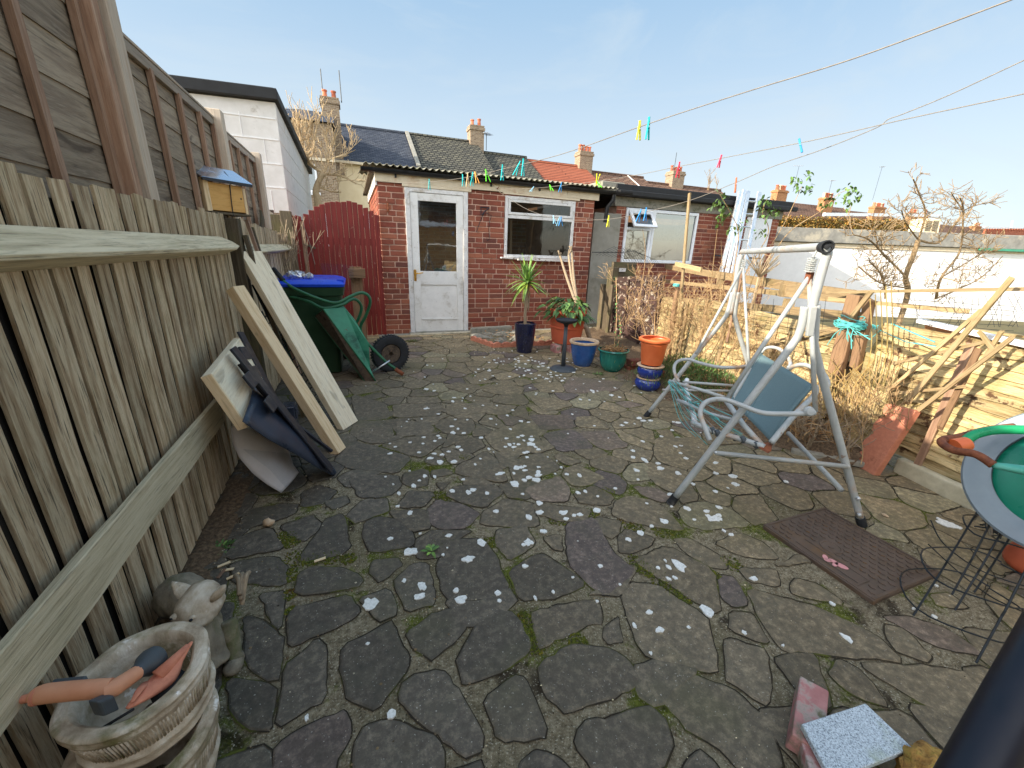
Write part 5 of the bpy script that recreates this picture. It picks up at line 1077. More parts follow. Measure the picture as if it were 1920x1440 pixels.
SPEC = [ # x0, x1, zeave, zridge, wall, roof, label
 (-.55, 3.9, 5.55, 8.10, 'cream', 'slate', 'cream terraced house with slate roof, left of the pale party-wall strip'),
 (3.9, 8.6, 5.55, 8.10, 'cream', 'tilegrey', 'terraced house with grey tiled roof under the pair of rounded chimney pots'),
 (8.6, 12.3, 5.15, 7.56, 'orangebrick', 'tilegrey', 'dark tiled terraced house between the grey and the red roofs'),
 (12.3, 17.1, 5.05, 7.40, 'orangebrick', 'tilered', 'terraced house with the orange red tiled roof'),
 (17.1, 22.6, 4.75, 7.15, 'orangebrick', 'tilebrown', 'terraced house with brown roof and thin pale seam, behind the outbuilding'),
 (22.6, 31.0, 4.3, 6.85, 'orangebrick', 'tilebrown', 'last brown-roofed house of the row, half hidden behind the outbuilding')]
# the ridge stands RYd further off than the facade, so its height is scaled up to keep the slope real
HOUSES = []
for k, (x0, x1, ze, zr, wm, rm, lab) in enumerate(SPEC):
    h = thing('terraced_house', lab, 'house', ((x0+x1)/2, HY+RYd, 0), 'terraced houses beyond the sheds')
    b = MB(); b.box(x0+.02, x1-.02, HY, HY+2*RYd, -1, ze); b.prism([V(x0+.02, HY+.1, ze+.002), V(x0+.02, HY+RYd, zr-.1), V(x0+.02, HY+2*RYd-.1, ze+.002)], V(.2, 0, 0)); b.prism([V(x1-.02, HY+.1, ze+.002), V(x1-.02, HY+RYd, zr-.1), V(x1-.02, HY+2*RYd-.1, ze+.002)], V(-.2, 0, 0)); b.build('wall', M[wm], h)
    b = MB(); roofplane(b, x0, x1, HY-.25, ze-.08, HY+RYd, zr, 22); roofplane(b, x0, x1, HY+2*RYd+.25, ze-.08, HY+RYd, zr, 4)
    R = random.Random(k)
    b.tube([(x0, HY+RYd, zr+.03), (x1, HY+RYd, zr+.03)], .11, n=8); rf = b.build('roof', M[rm], h)
    if k == 0:
        b = MB(); b.prism([V(x1-.10, HY-.3, ze+.0), V(x1+.12, HY-.3, ze+.0), V(x1+.12, HY+RYd, zr+.09), V(x1-.10, HY+RYd, zr+.09)], V(0, 0, .09)); b.build('verge_strip', M['render'], h)
    if k == 4:
        b = MB(); b.prism([V(x0+3.9, HY-.2, ze-.02), V(x0+3.97, HY-.2, ze-.02), V(x0+3.97, HY+RYd, zr+.06), V(x0+3.9, HY+RYd, zr+.06)], V(0, 0, .06)); b.build('flashing', M['whitepaint'], h)
    b = MB(); b.box(x0, x1, HY-.34, HY-.20, ze-.2, ze-.08); b.build('gutter', M['whitepaint'] if k else M['fascia'], h)
    if k == 0:
        for (wx, wz, ww, wh) in ((1.65, 4.1, 1.0, 1.05), (1.05, 2.1, .9, .8), (2.75, 2.1, .8, .8)):
            b = MB(); f = .08; fr4(b, V(wx-ww/2, HY-.03, wz+wh), V(ww, 0, 0), V(0, 0, -wh), f, .05); b.box(wx-.03, wx+.03, HY-.06, HY, wz+f, wz+wh-f); b.box(wx+.03, wx+ww/2-f, HY-.06, HY, wz+wh*.65, wz+wh*.65+.06); w_ = b.build('window', M['upvc'], h)
            b = MB(); b.box(wx-ww/2+.02, wx+ww/2-.02, HY-.02, HY-.005, wz+.02, wz+wh-.02); b.build('pane', M['glass2'], w_)
    HOUSES.append(h)
chimney(HOUSES[1], (8.5, HY+RYd, 7.9), .95, .8, 1.10, M['darkbrick'], 2)
chimney(HOUSES[3], (17.0, HY+RYd, 7.2), 1.1, .8, 1.15, M['darkbrick'], 4)
chimney(HOUSES[5], (25.8, HY+RYd, 6.6), 1.2, .9, 1.20, M['darkbrick'], 4)
aerial(V(9.2, HY+RYd-.2, 7.7), 1.0, 'white aerial right of the pair of rounded chimney pots', ang=.9)
aerial(V(25.6, HY+RYd, 7.7), 1.6, 'thin mast aerial on the brown row chimney behind the red pegs', yagi=False)
# left taller projecting house
lh = thing('tall_brick_house', 'tall dark brick house with hipped slate roof behind the bare tree', 'house', (-2.5, 24, 0))
x1 = -.42; y0 = 24.2; b = MB(); b.box(-5.5, x1, y0, 30, -1, PY(560, 224, 24.2).z-.02); b.build('wall', M['darkbrick'], lh)
b = MB(); ez = PY(560, 224, 24.2).z; rg = PY(555, 204, 27.2); rg2 = PY(612, 211, 27.2); rg2.x = x1+.1
b.add([V(-5.7, y0-.2, ez), V(x1+.1, y0-.2, ez), rg2, rg, V(-5.7, 30.2, ez), V(x1+.1, 30.2, ez)], [(0, 1, 2, 3), (0, 3, 4), (3, 2, 5, 4), (1, 5, 2)]); b.build('roof', M['slate'], lh)
chimney(lh, (-.45, 26.2, 7.0), .85, .8, 1.25, M['darkbrick'], 2)
for (wx, wz, ww, wh) in ((-1.85, 3.65, 1.05, 1.25), (-1.3, 1.2, .5, 1.5)):
    b = MB(); fr4(b, V(wx-ww/2, y0-.03, wz+wh), V(ww, 0, 0), V(0, 0, -wh), .09, .05); b.box(wx-.03, wx+.03, y0-.06, y0, wz+.09, wz+wh-.09); b.box(wx-ww/2-.08, wx+ww/2+.08, y0-.12, y0+.0, wz-.12, wz-.002); w_ = b.build('window', M['upvc'], lh)
    b = MB(); b.box(wx-ww/2+.02, wx+ww/2-.02, y0-.02, y0-.005, wz+.02, wz+wh-.02); b.build('pane', M['glass2'], w_)
b = MB(); b.beam((-2.6, y0-.06, 5.15), (x1, y0-.06, 5.15), .10, .12); b.build('string_course', M['fascia'], lh)
aerial(V(-.75, 26.2, 8.7), .9, 'thin aerial left of the two tall chimney pots of the dark brick house', yagi=False); aerial(V(.12, 26.0, 8.2), 1.4, 'thin tall aerial right of the two tall chimney pots of the dark brick house', yagi=False)

# ================================================================== RIGHT: white flat-roofed garage facing the yard
ga = PY(1440, 470, 7.6); gd = V(cos(radians(YAW)), -sin(radians(YAW)), 0); 
gn = V(sin(radians(YAW)), cos(radians(YAW)), 0)      # into the building
GA = V(ga.x, ga.y, 0); GB = GA+gd*14
def PG(px, py): return PV(px, py, (GA.x, GA.y), (GB.x, GB.y))
wt = PG(1562, 464).z; rt_ = PG(1600, 434).z
wg = thing('white_flat_garage', 'long low white rendered garage with grey flat roof edge beyond the right fence', 'garage', tuple((GA+GB)/2+gn*2))
def GP(s, d, z): return GA+gd*s+gn*d+V(0, 0, z)
b = MB(); b.prism([GP(-.3, 0, -.5), GP(14, 0, -.5), GP(14, .15, -.5), GP(-.3, .15, -.5)], V(0, 0, wt+.5)); b.prism([GP(-.3, .151, -.5), GP(-.15, .151, -.5), GP(-.15, 5, -.5), GP(-.3, 5, -.5)], V(0, 0, wt+.5)); b.build('wall', M['blockwhite2'], wg)
b = MB(); b.prism([GP(-.35, -.03, wt+.002), GP(14, -.03, wt+.002), GP(14, .15, wt+.002), GP(-.35, .15, wt+.002)], V(0, 0, .09)); b.build('timber_fascia', M['fascia'], wg, bevel=.004)
b = MB(); b.prism([GP(-.4, -.10, wt+.10), GP(14, -.10, wt+.10), GP(14, 5, wt+.10), GP(-.4, 5, wt+.10)], V(0, 0, rt_-wt-.10+.04)); b.build('flat_roof', M['ghrey'], wg, bevel=.01)
b = MB(); b.prism([GP(5.1, -.14, wt+.055), GP(14, -.14, wt+.03), GP(14, -.04, wt+.03), GP(5.1, -.04, wt+.055)], V(0, 0, .05)); b.build('gutter', M['barrow'], wg)
# air conditioner
c = PG(1745, 440); d0 = (c-GA).dot(gd)
ac = thing('louvred_vent_unit', 'cream louvred air vent box on the flat roof of the white garage', 'vent unit', tuple(GP(d0, .5, rt_+.04)))
zr_ = rt_+.045; b = MB(); w_, h_, dp = .42, .34, .5
pf_ = lambda s, d, z: GP(d0+s, .25+d, zr_+z)
b.prism([pf_(0, 0, 0), pf_(w_, 0, 0), pf_(w_+.06, .10, h_), pf_(.06, .10, h_)], gn*.4); b.build('case', M['cream'], ac, bevel=.01)
b = MB()
for i in range(9):
    for j in (0, 1):
        z = .05+i*.028; s = .05+j*.17; b.obox(pf_(s+.07+z*.18, z*.29-.004, z), gd*.07, V(0, 0, .007), gn*.008)
b.build('louvre_slots', M['rubber'], ac)
# ivy/hedge strip on the roof, and far houses
def leafmass(fn, n, name, mt, lab, cat, L=(.03, .06), w=.03, sd=1, kind=None, cols=((1, 1, 1), (1.25, 1.2, .9), (.6, .65, .6)), grp=None, par=None):
    b = MB(); R = random.Random(sd)
    for i in range(n):
        p = fn(R); d = V(R.uniform(-1, 1), R.uniform(-1, 1), R.uniform(-.6, 1)).normalized(); b.leaf(p, d, V(R.uniform(-.5, .5), R.uniform(-.5, .5), 1), R.uniform(*L), w, col=R.choice(cols))
    o = b.build(name, mt, par)
    return tag(o, lab, cat, grp, kind) if par is None else o
HL = (GP(0, 5.6, 0), GP(10, 5.6, 0)); zh_ = PV(1600, 410, (HL[0].x, HL[0].y), (HL[1].x, HL[1].y)).z
hb = thing('clipped_hedge', 'brown green clipped hedge showing above the flat roof of the white garage', 'hedge', tuple(GP(5, 6, 0)))
b = MB(); b.prism([GP(.9, 5.6, 0), GP(8.2, 5.6, 0), GP(8.2, 6.6, 0), GP(.9, 6.6, 0)], V(0, 0, zh_-.08)); b.build('inner_branches', M['ivy'], hb)
leafmass(lambda R: GP(R.uniform(.8, 8.3), 5.5+R.uniform(-.1, .2), zh_-R.uniform(0, .8)**1.0+.05*noise.noise(V(R.random()*9, 0, 0))), 9000, 'foliage', M['ivy'], None, None, (.05, .10), .05, 5, par=hb, cols=((1, 1, 1), (1.5, 1.2, .8), (.5, .6, .4), (1.6, 1.1, .7)))
def far_house(px0, px1, pye, pyr, Y, depth, wm, rm, lab, name='far_house', hip=False, grp='far houses to the right'):
    a = PY(px0, pye, Y); c = PY(px1, pye, Y); r = PY((px0+px1)/2, pyr, Y+depth)
    h = thing(name, lab, 'house', ((a.x+c.x)/2, Y+depth, 0), grp); ze = a.z; zr = r.z
    b = MB(); b.box(a.x, c.x, Y, Y+2*depth, -2, ze); b.build('wall', M[wm], h)
    b = MB(); roofplane(b, a.x-.2, c.x+.2, Y-.2, ze, Y+depth, zr, 16, .05); roofplane(b, a.x-.2, c.x+.2, Y+2*depth, ze, Y+depth, zr, 3)
    b.prism([V(a.x, Y, ze), V(a.x, Y+depth, zr-.05), V(a.x, Y+2*depth, ze)], V(.1, 0, 0)); b.build('roof', M[rm], h)
    return h, a, c, ze, zr
fh1, a, c, ze, zr = far_house(1483, 1640, 412, 388, 40, 5, 'orangebrick', 'tilebrown', 'far brown-roofed house behind the outbuilding roof corner, its chimney topped by four red pots')
fh2, a2, c2, ze2, zr2 = far_house(1600, 1720, 418, 402, 46, 5, 'orangebrick', 'tilebrown', 'far brown-roofed house behind the hedge, between two chimney stacks')
fh3, a3, c3, ze3, zr3 = far_house(1770, 1990, 446, 432, 46, 5, 'orangebrick', 'tilebrown', 'farthest low brown roof at the right edge beyond the vent box')
def farchim(h, px, pyt, pyb, Y, w, pots, mt='orangebrick'):
    t = PY(px, pyt, Y); bo = PY(px, pyb, Y); b = MB(); d = .9; x, z0, z1 = t.x, bo.z-1.5, t.z
    b.box(x-w/2, x+w/2, Y-d/2, Y+d/2, z0, z1); b.box(x-w/2-.1, x+w/2+.1, Y-d/2-.1, Y+d/2+.1, z1-.3, z1-.1); ch = b.build('chimney', M[mt], h)
    for i in range(pots):
        b = MB(); px_ = x-w/2+(i+.5)*w/pots; b.lathe((px_, Y, z1), [(.18, 0), (.15, .5), (.19, .52), (.19, .62), (.12, .62)], n=12); b.build('chimney_pot', M['redpot'] if (i+int(px)) % 3 else M['cream'], ch)
farchim(fh1, 1463, 357, 392, 43, 1.9, 4); farchim(fh1, 1551, 371, 398, 43, 2.0, 5); farchim(fh2, 1646, 388, 410, 48, 3.0, 6); farchim(fh2, 1712, 399, 412, 50, 2.0, 5); farchim(fh3, 1735, 400, 420, 50, 1.0, 1); farchim(fh3, 1830, 424, 440, 50, 2.2, 5)
aerial(PY(1487, 360, 43), 3.2, 'tall mast aerial right of the four-pot chimney', yagi=True, ang=2.2); aerial(PY(1554, 362, 43), 1.6, 'roof aerial above the chimney with five pots', ang=0.2); aerial(PY(1636, 375, 44), 4.6, 'highest roof aerial, over the wide far chimney', ang=.2)
b = MB(); p0, p1 = PY(1545, 402, 34), PY(1760, 404, 34); b.beam(p0, p1, .3, .35); b.build
tag(b.build('white_parapet', M['upvc']), 'long white roof edge line just above the hedge', 'roof edge')
b = MB(); p0, p1 = PY(1845, 425, 34), PY(1990, 430, 34); b.beam(p0, p1, .2, .12); b.tube([PY(1896, 428, 34), PY(1898, 414, 34)], .10, n=6); tag(b.build('white_rail', M['upvc']), 'thin white rail with a short post on the far right skyline', 'rail')
b = MB(); q0 = []
for i in range(30):
    p = PY(1848+i*5, 432, 33.5); q0.append(p-V(0, 0, .3)); q0.append(p+V(0, 0, .25)); q0.append(p.lerp(PY(1853+i*5, 432, 33.5), .6)+V(0, 0, .25)); q0.append(p.lerp(PY(1853+i*5, 432, 33.5), .6)-V(0, 0, .05))
b.prism([q0[0]]+q0[1:]+[q0[-1]-V(0, 0, .5), q0[0]-V(0, 0, .5)], V(0, .2, 0)); tag(b.build('ridge_crest', M['tilered']), 'reddish serrated ridge crest on the far right roof', 'ridge tiles')
# own house behind the camera (seen in the window glass)
oh = thing('yellow_brick_house', 'yellow brick house with a white window, seen in the shed door glass', 'house', (1, -3, 0))
b = MB(); b.box(-1.0, 8.4, -6.3, -6.1, 0, 5.4); b.build('wall', M['yellowbrick'], oh)
b = MB(); fr4(b, V(2.7, -6.07, 3.3), V(2.4, 0, 0), V(0, 0, -1.1), .09, .03); b.box(2.5, 5.3, -6.09, -5.95, 2.12, 2.195); w_ = b.build('window', M['upvc'], oh)
b = MB(); b.box(2.72, 5.08, -6.085, -6.072, 2.22, 3.28); b.build('pane', M['glass2'], w_)
# ================================================================== RIGHT BOUNDARY
def F(px, py): return PV(px, py, FA, FB)
def fp(y, z, off=0): return V(fx(y)+off*.98, y-off*.18, z)
RF = random.Random(23)
def lapfence(y0, y1, zb, zt0, zt1, mt, nm, lab, lean=0, off=0, nb=None, grp=None, gaps=0, h=.115, battens=(), bmt='slat', rag=.004):
    r = thing(nm, lab, 'fence panel', tuple(fp((y0+y1)/2, 0, off)), grp)
    b = MB(); z = zb; rows = 0
    while z < max(zt0, zt1)-.03:
        n = 16; sd = RF.random()*60; w = h*RF.uniform(.9, 1.15); vs = []; lc = []; fs = []; sk = RF.uniform(-.01, .01)*(1+gaps*6)
        for i in range(n+1):
            u = i/n; y = y0+(y1-y0)*u; zt = zt0+(zt1-zt0)*u; wv = .016*noise.noise(V(y*2, sd, 0))+rag*noise.noise(V(y*9, sd, 0)); sc = zt/max(zt0, zt1)
            za = (z+sk*(u-.5))*sc+wv; zc = za+w
            for (o, zz) in ((-.030, za), (-.010, zc), (.0, zc), (-.016, za)):
                p = fp(y, zz, off+o+lean*zz+.014*noise.noise(V(y*1.4, z*3, 7))); vs.append(p); lc.append(V(y, zz, o))
            if i: q = 4*(i-1); fs += [(q+m, q+4+m, q+4+(m+1) % 4, q+(m+1) % 4) for m in range(4)]
        if not (gaps and RF.random() < gaps): b.add(vs, fs, lc)
        z += w*.80; rows += 1
    b.build('lap_boards', M[mt], r)
    for yb in battens:
        b = MB(); u = (yb-y0)/(y1-y0); b.slab(fp(yb, zb-.02, off-.035+lean*zb), fp(yb+.01, zt0+(zt1-zt0)*u+.01, off-.035+lean*zt0), .035, .02, n=6, up=V(-1, 0, 0), wob=.002); b.build('batten', M[bmt], r)
    return r
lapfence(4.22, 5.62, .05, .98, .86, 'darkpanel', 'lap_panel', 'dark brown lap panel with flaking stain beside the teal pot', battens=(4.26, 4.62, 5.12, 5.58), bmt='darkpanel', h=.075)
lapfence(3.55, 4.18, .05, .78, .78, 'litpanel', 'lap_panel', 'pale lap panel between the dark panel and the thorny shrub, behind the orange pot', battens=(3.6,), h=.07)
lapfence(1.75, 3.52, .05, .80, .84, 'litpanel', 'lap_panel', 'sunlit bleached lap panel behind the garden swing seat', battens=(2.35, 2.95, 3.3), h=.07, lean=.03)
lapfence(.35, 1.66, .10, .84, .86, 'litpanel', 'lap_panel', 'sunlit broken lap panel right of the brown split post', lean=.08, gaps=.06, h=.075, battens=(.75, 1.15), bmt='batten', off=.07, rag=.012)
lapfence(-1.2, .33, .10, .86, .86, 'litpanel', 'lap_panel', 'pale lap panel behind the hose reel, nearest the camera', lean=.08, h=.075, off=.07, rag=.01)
# posts
def post(px0, py0, px1, py1, w, t, mt, lab, off=0, nm='fence_post', d=None, grp='posts of the right fence'):
    a, c = (F(px0, py0), F(px1, py1)); o = V(-.07+off, 0, 0); b = MB(); b.slab(c+o, a+o, w, t, n=10, up=V(-1, 0, 0), wob=.006, ragged=.02); return tag(b.build(nm, M[mt], bevel=.003), lab, 'post', grp)
b = MB(); b.slab(fp(5.66, 0, -.06), fp(5.66, 1.06, -.06), .15, .12, n=8, up=V(-1, 0, 0), wob=.01, ragged=.01); b.slab(fp(5.85, 0, -.12), fp(5.85, .78, -.12), .10, .06, n=6, up=V(-1, 0, 0), wob=.01); b.slab(fp(5.5, 0, -.12), fp(5.5, .80, -.12), .07, .05, n=6, up=V(-1, 0, 0), wob=.01)
tag(b.build('fence_post', M['oldpost'], bevel=.006), 'thick grey weathered post at the corner beside the grey rendered panel', 'post', 'posts of the right fence')
post(1622, 553, 1583, 700, .085, .05, 'brownpost', 'brown split post bound with teal twine', off=-.03)
post(1640, 560, 1612, 690, .05, .05, 'brownpost', 'narrower dark post half behind the twine-bound brown post', off=.02)
post(1289, 545, 1268, 690, .05, .04, 'brownpost', 'brown stake among the thorny branches behind the orange pot', off=-.08)
post(1420, 500, 1388, 640, .022, .02, 'batten', 'thin brown stake rising from the lap panel behind the swing top', off=-.10, nm='stake')
b = MB(); p0, p1 = PV(1293, 362, FA, FB), PV(1270, 640, FA, FB); b.slab(p1, p0, .032, .018, n=8, up=V(-1, 0, 0), wob=.002); tag(b.build('tall_cane', M['slat']), 'tall pale timber stake rising in front of the outbuilding window', 'stake')
b = MB(); a = PV(1273, 495, FA, FB); c = PV(1322, 506, FA, FB); b.slab(a+V(-.05, 0, 0), c+V(-.05, 0, 0), .05, .02, n=5, up=V(-1, 0, 0)); tag(b.build('cross_piece', M['slat']), 'short pale cross piece on the tall stake', 'batten')
# neighbour's rails behind, running off at a slant
NA, NB = (4.75, 4.7), (3.05, 1.35)
def NP(px, py): return PV(px, py, NA, NB)
def rail(x0, y0, x1, y1, w, lab, mt='slat', t=.03, P=NP, grp='rails and slats of the broken right fence', nm='rail', o=V(0, 0, 0)):
    b = MB(); b.slab(P(x0, y0)+o, P(x1, y1)+o, t, w, n=12, up=V(0, 0, 1), wob=.004, ragged=.012); return tag(b.build(nm, M[mt]), lab, 'rail', grp)
nf = thing('neighbour_fence', 'low bleached board fence with block spacers in front of the white garage', 'fence', (4.2, 3.6, 0))
b = MB(); b.slab(NP(1215, 492)-V(0, 0, .03), NP(1622, 556)-V(0, 0, .01), .035, .085, n=16, up=V(0, 0, 1), wob=.004); b.build('top_rail', M['slat'], nf)
b = MB(); b.slab(NP(1215, 524), NP(1622, 566), .03, .05, n=16, up=V(0, 0, 1), wob=.004); b.build('rail', M['slat'], nf)
b = MB(); b.slab(NP(1215, 556), NP(1625, 596), .03, .07, n=16, up=V(0, 0, 1), wob=.004); b.build('rail', M['slat'], nf)
for (px, py) in ((1350, 530), (1472, 545), (1368, 556), (1478, 572)):
    c = NP(px, py); b = MB(); b.obox(c, V(.02, .03, 0), V(.03, -.02, 0), V(0, 0, .055)); b.build('block', M['slat'], nf)
b = MB()
for i in range(7):
    z = .05+.1*i; A_ = V(NA[0], NA[1], z); B_ = V(NB[0], NB[1], z-.0); b.slab(A_, B_, .012, .10, n=16, up=V(0, 0, 1), wob=.006)
b.build('boards', M['litpanel'], nf)
# loose rails / trellis battens on the right panel (built on the fence plane, a little in front)
L_ = [ (1552, 548, 1920, 542, .030, 'long pale rail running level along the top of the right fence', 'slat', .06),
 (1560, 560, 1820, 584, .040, 'second long pale rail just under the level top rail', 'slat', .04),
 (1530, 632, 1592, 616, .030, 'short tilted rail left of the twine-bound brown post', 'slat', .0),
 (1400, 652, 1590, 612, .030, 'long tilted slat behind the swing, ending at the brown split post', 'slat', .0),
 (1920, 522, 1722, 752, .040, 'longest diagonal lath, rising to the right edge of the photo', 'slat', -.05),
 (1862, 580, 1686, 730, .030, 'diagonal lath left of the longest one', 'slat', -.04),
 (1920, 632, 1745, 765, .034, 'diagonal lath ending behind the top of the red edging slab', 'slat', -.05),
 (1862, 640, 1692, 680, .028, 'nearly level grey lath crossing the diagonal laths, upper one', 'slat', -.02),
 (1828, 722, 1684, 736, .026, 'nearly level grey lath crossing the diagonal laths, lower one', 'slat', -.02),
 (1848, 655, 1775, 800, .045, 'brown broad batten standing slanted behind the diagonal laths', 'brownpost', .0),
 (1895, 620, 1868, 662, .028, 'short crossed lath near the right edge', 'slat', -.02),
 (1858, 622, 1884, 655, .028, 'short lath crossing another near the right edge', 'slat', -.035),
 (1658, 546, 1612, 602, .045, 'pointed pale lath wedged behind the teal twine', 'slat', -.06) ]
for (x0, y0, x1, y1, w, lab, mt, off) in L_:
    rail(x0, y0, x1, y1, w*.62, lab, mt, .012, P=lambda x, y: F(x, y)+V(-.07+off, 0, 0), nm='lath')
b = MB()
for i in range(5):
    z = .86+.018*i; b.slab(fp(.2, z, .12+.05*i), fp(1.5, z-.03, .16+.05*i), .05, .012, n=10, up=V(0, 0, 1), wob=.012)
tag(b.build('fallen_boards', M['litpanel']), 'pale boards lying flat along the top of the right fence', 'boards')
b = MB(); b.prism([F(1700, 598)+V(.10, 0, 0), F(1920, 648)+V(.10, 0, 0), F(1920, 658)+V(.10, 0, 0), F(1700, 606)+V(.10, 0, 0)], V(.06, 0, 0)); tag(b.build('white_edging', M['blockwhite2']), 'white painted strip beyond the laths, above the orange bricks', 'edging')
b = MB(); b.prism([F(1690, 606)+V(.25, 0, 0), F(1900, 652)+V(.25, 0, 0), F(1900, 690)+V(.25, 0, 0), F(1690, 640)+V(.25, 0, 0)], V(.06, 0, 0)); tag(b.build('low_brick_wall', M['orangebrick']), 'orange brickwork beyond the laths', 'wall')
# twine
b = MB(); R = random.Random(8)
c = F(1618, 604)+V(-.13, 0, 0)
for k in range(16):
    z = R.uniform(-.03, .035); w = R.uniform(.06, .10); pts = []
    for i in range(12):
        a = 2*pi*i/11; pts.append(c+V(cos(a)*.05, sin(a)*w, z+.012*sin(a*2+k)))
    b.tube(pts, .0025, n=5)
for k in range(7):
    a = c+V(-.03, R.uniform(-.06, .02), R.uniform(-.04, .03)); d = V(R.uniform(-.05, 0), R.uniform(-.12, .08), R.uniform(-.16, -.05)); b.tube([a, a+d*.5+V(-.02, 0, .01), a+d], .0025, n=5)
b.tube([F(1600, 602)+V(-.13, 0, 0), F(1655, 635)+V(-.13, 0, 0), F(1672, 618)+V(-.12, 0, 0), F(1720, 640)+V(-.11, 0, 0), F(1775, 648)+V(-.1, 0, 0)], .003, n=5)
b.tube([F(1690, 606)+V(-.1, 0, 0), F(1772, 640)+V(-.1, 0, 0)], .004, n=5); b.tube([F(1600, 624)+V(-.12, 0, 0), F(1650, 628)+V(-.12, 0, 0)], .0025, n=5)
for k in range(5): b.tube([F(1665+R.uniform(-6, 6), 612+R.uniform(-5, 5))+V(-.13, 0, 0) for i in range(4)], .0035, n=5)
tag(b.build('twine', M['rope']), 'teal plastic twine wound and knotted round the brown split post', 'twine')
b = MB()
for (x, y) in ((1283, 535),):
    c = F(x, y)+V(-.12, 0, 0)
    for k in range(5): b.tube([c+V(cos(a)*.03, sin(a)*.04, .006*k-.01) for a in [i*.7 for i in range(10)]], .003, n=4)
tag(b.build('green_tie', M['rope']), 'small green tie on the stake among the thorny branches', 'twine')
# wire netting along fence top
b = MB(); R = random.Random(12)
for (px0, py0, px1, py1, n) in ((1310, 560, 1600, 640, 5), (1690, 560, 1920, 600, 6)):
    for i in range(n):
        pts = []
        for j in range(14):
            u = j/13; x = px0+(px1-px0)*u; y = py0+(py1-py0)*u*.35+i*9+3*noise.noise(V(u*5, i*3, 2)); pts.append(F(x, y)+V(-.10+.02*noise.noise(V(u*4, i, 0)), 0, 0))
        b.tube(pts, .0011, n=4)
for i in range(22):
    x = 1700+i*11; b.tube([F(x, 556+R.uniform(-6, 6))+V(-.1, 0, 0), F(x+R.uniform(-25, 25), 585)+V(-.09, 0, 0), F(x+R.uniform(-20, 20), 612)+V(-.1, 0, 0)], .0009, n=4)
for i in range(8): x = 1335+i*33; b.tube([F(x, 560)+V(-.1, 0, 0), F(x-8, 618)+V(-.1, 0, 0)], .0016, n=4)
tag(b.build('wire_netting', M['wire']), 'rusty wire netting strung along the top of the right fence', 'netting')
b = MB()
for i in range(9): x = 1140+i*5.5; b.tube([PY(x-22, 478+i*.8, 5.4), PY(x+12, 462+i, 5.4), PY(x+30, 490, 5.4)], .0022, n=4)
b.tube([PY(1110, 473, 5.4), PY(1170, 473, 5.4)], .005, n=4)
for i in range(14): b.tube([PY(1160+i*4, 470+abs(i-6)*1.5, 5.2), PY(1172+i*4.5, 462+i*2, 5.2), PY(1188+i*4.6, 498+i, 5.2)], .0018, n=4)
tag(b.build('wire_tangle', M['wire']), 'dark curling wire netting on the corner post before the rendered panel', 'wire')
b = MB(); a = PY(1160, 502, 5.75); b.box(a.x-.12, a.x+.32, 5.72, 5.78, .86, 1.14); tag(b.build('old_board', M['oldpost']), 'greenish board with a white label patch above the dark lap panel', 'board')
b = MB(); a = PY(1150, 506, 5.7); b.box(a.x-.02, a.x+.24, 5.70, 5.712, a.z-.025, a.z+.03, j=.004); tag(b.build('white_patch', M['flaking']), 'white painted strip on the greenish board', 'board')
# concrete edge, red scalloped slab
b = MB(); a, c = PZ(1668, 884, .0), PZ(1990, 1045, .0); o = V(.035, -.01, 0); b.slab(a+o+V(0, 0, .05), c+o+V(0, 0, .05), .055, .11, n=14, up=V(0, 0, 1), wob=.003); tag(b.build('concrete_edging', M['paleconcrete'], bevel=.014, seg=3), 'pale concrete edging strip at the foot of the right fence', 'edging')
b = MB(); a = PZ(1614, 875, .0); b.slab(V(2.72, 1.62, .02), V(3.02, 1.30, .03), .05, .04, n=4); tag(b.build('broken_edging', M['concrete'], bevel=.006), 'short grey edging piece behind the red scalloped slab', 'edging')
es = thing('scalloped_edging', 'red scalloped edging slab leaning on the right fence, its top in sunlight', 'edging stone', (2.93, 1.28, 0))
P0, P1 = PZ(1604, 868, .0)+V(.02, .0, .0), F(1682, 762)+V(-.08, 0, 0); Q0, Q1 = PZ(1650, 893, .0), F(1748, 768)+V(-.10, 0, 0)
ax = (Q1-Q0); acr = (P0-Q0+P1-Q1)*.5; n = 48; th = acr.cross(ax).normalized()*.045
poly = [Q0, Q1]
out = []
for i in range(n+1):
    u = 1-i/n; ph = (u*3.6) % 1; s = .74+.26*sqrt(max(0, 1-(2*ph-1)**2)); out.append(Q0+ax*u+acr*s)
b = MB(); b.prism([Q0+ax, *out, Q0], th if th.z > 0 else -th); b.build('slab', M['terrared'], es, bevel=.004)
b = MB(); b.prism([Q1+ax*-.04+acr*.1, Q1+ax*-.04+acr*.5, Q1-ax*.25+acr*.5, Q1-ax*.25+acr*.1], V(.05, .01, -.04)); 
tag(b.build('red_block', M['terrared'], bevel=.01), 'rounded red block behind the top of the scalloped slab', 'block')

# ================================================================== MANHOLE COVER
mc = thing('inspection_cover', 'brown iron drain cover with raised chevrons and pink flower petals', 'drain cover', (2.01, .865, 0))
mx0, mx1, my0, my1 = 1.79, 2.245, .62, 1.10
b = MB(); b.box(mx0, mx1, my0, my1, -.01, .022); b.build('plate', M['ironmat'], mc, bevel=.004)
b = MB(); e = .012
b.box(mx0+.002, mx1-.002, my0+.002, my0+e, .0221, .026); b.box(mx0+.002, mx1-.002, my1-e, my1-.002, .0221, .026); b.box(mx0+.002, mx0+e, my0+e, my1-e, .0221, .026); b.box(mx1-e, mx1-.002, my0+e, my1-e, .0221, .026)
b.box(mx0+.012, mx0+.10, my0+.07, my0+.075, .0221, .025); b.box(mx0+.095, mx0+.10, my0+.08, my0+.34, .0221, .025); b.box(mx0+.035, mx0+.04, my0+.08, my0+.34, .0221, .025)
nx, ny = 13, 13
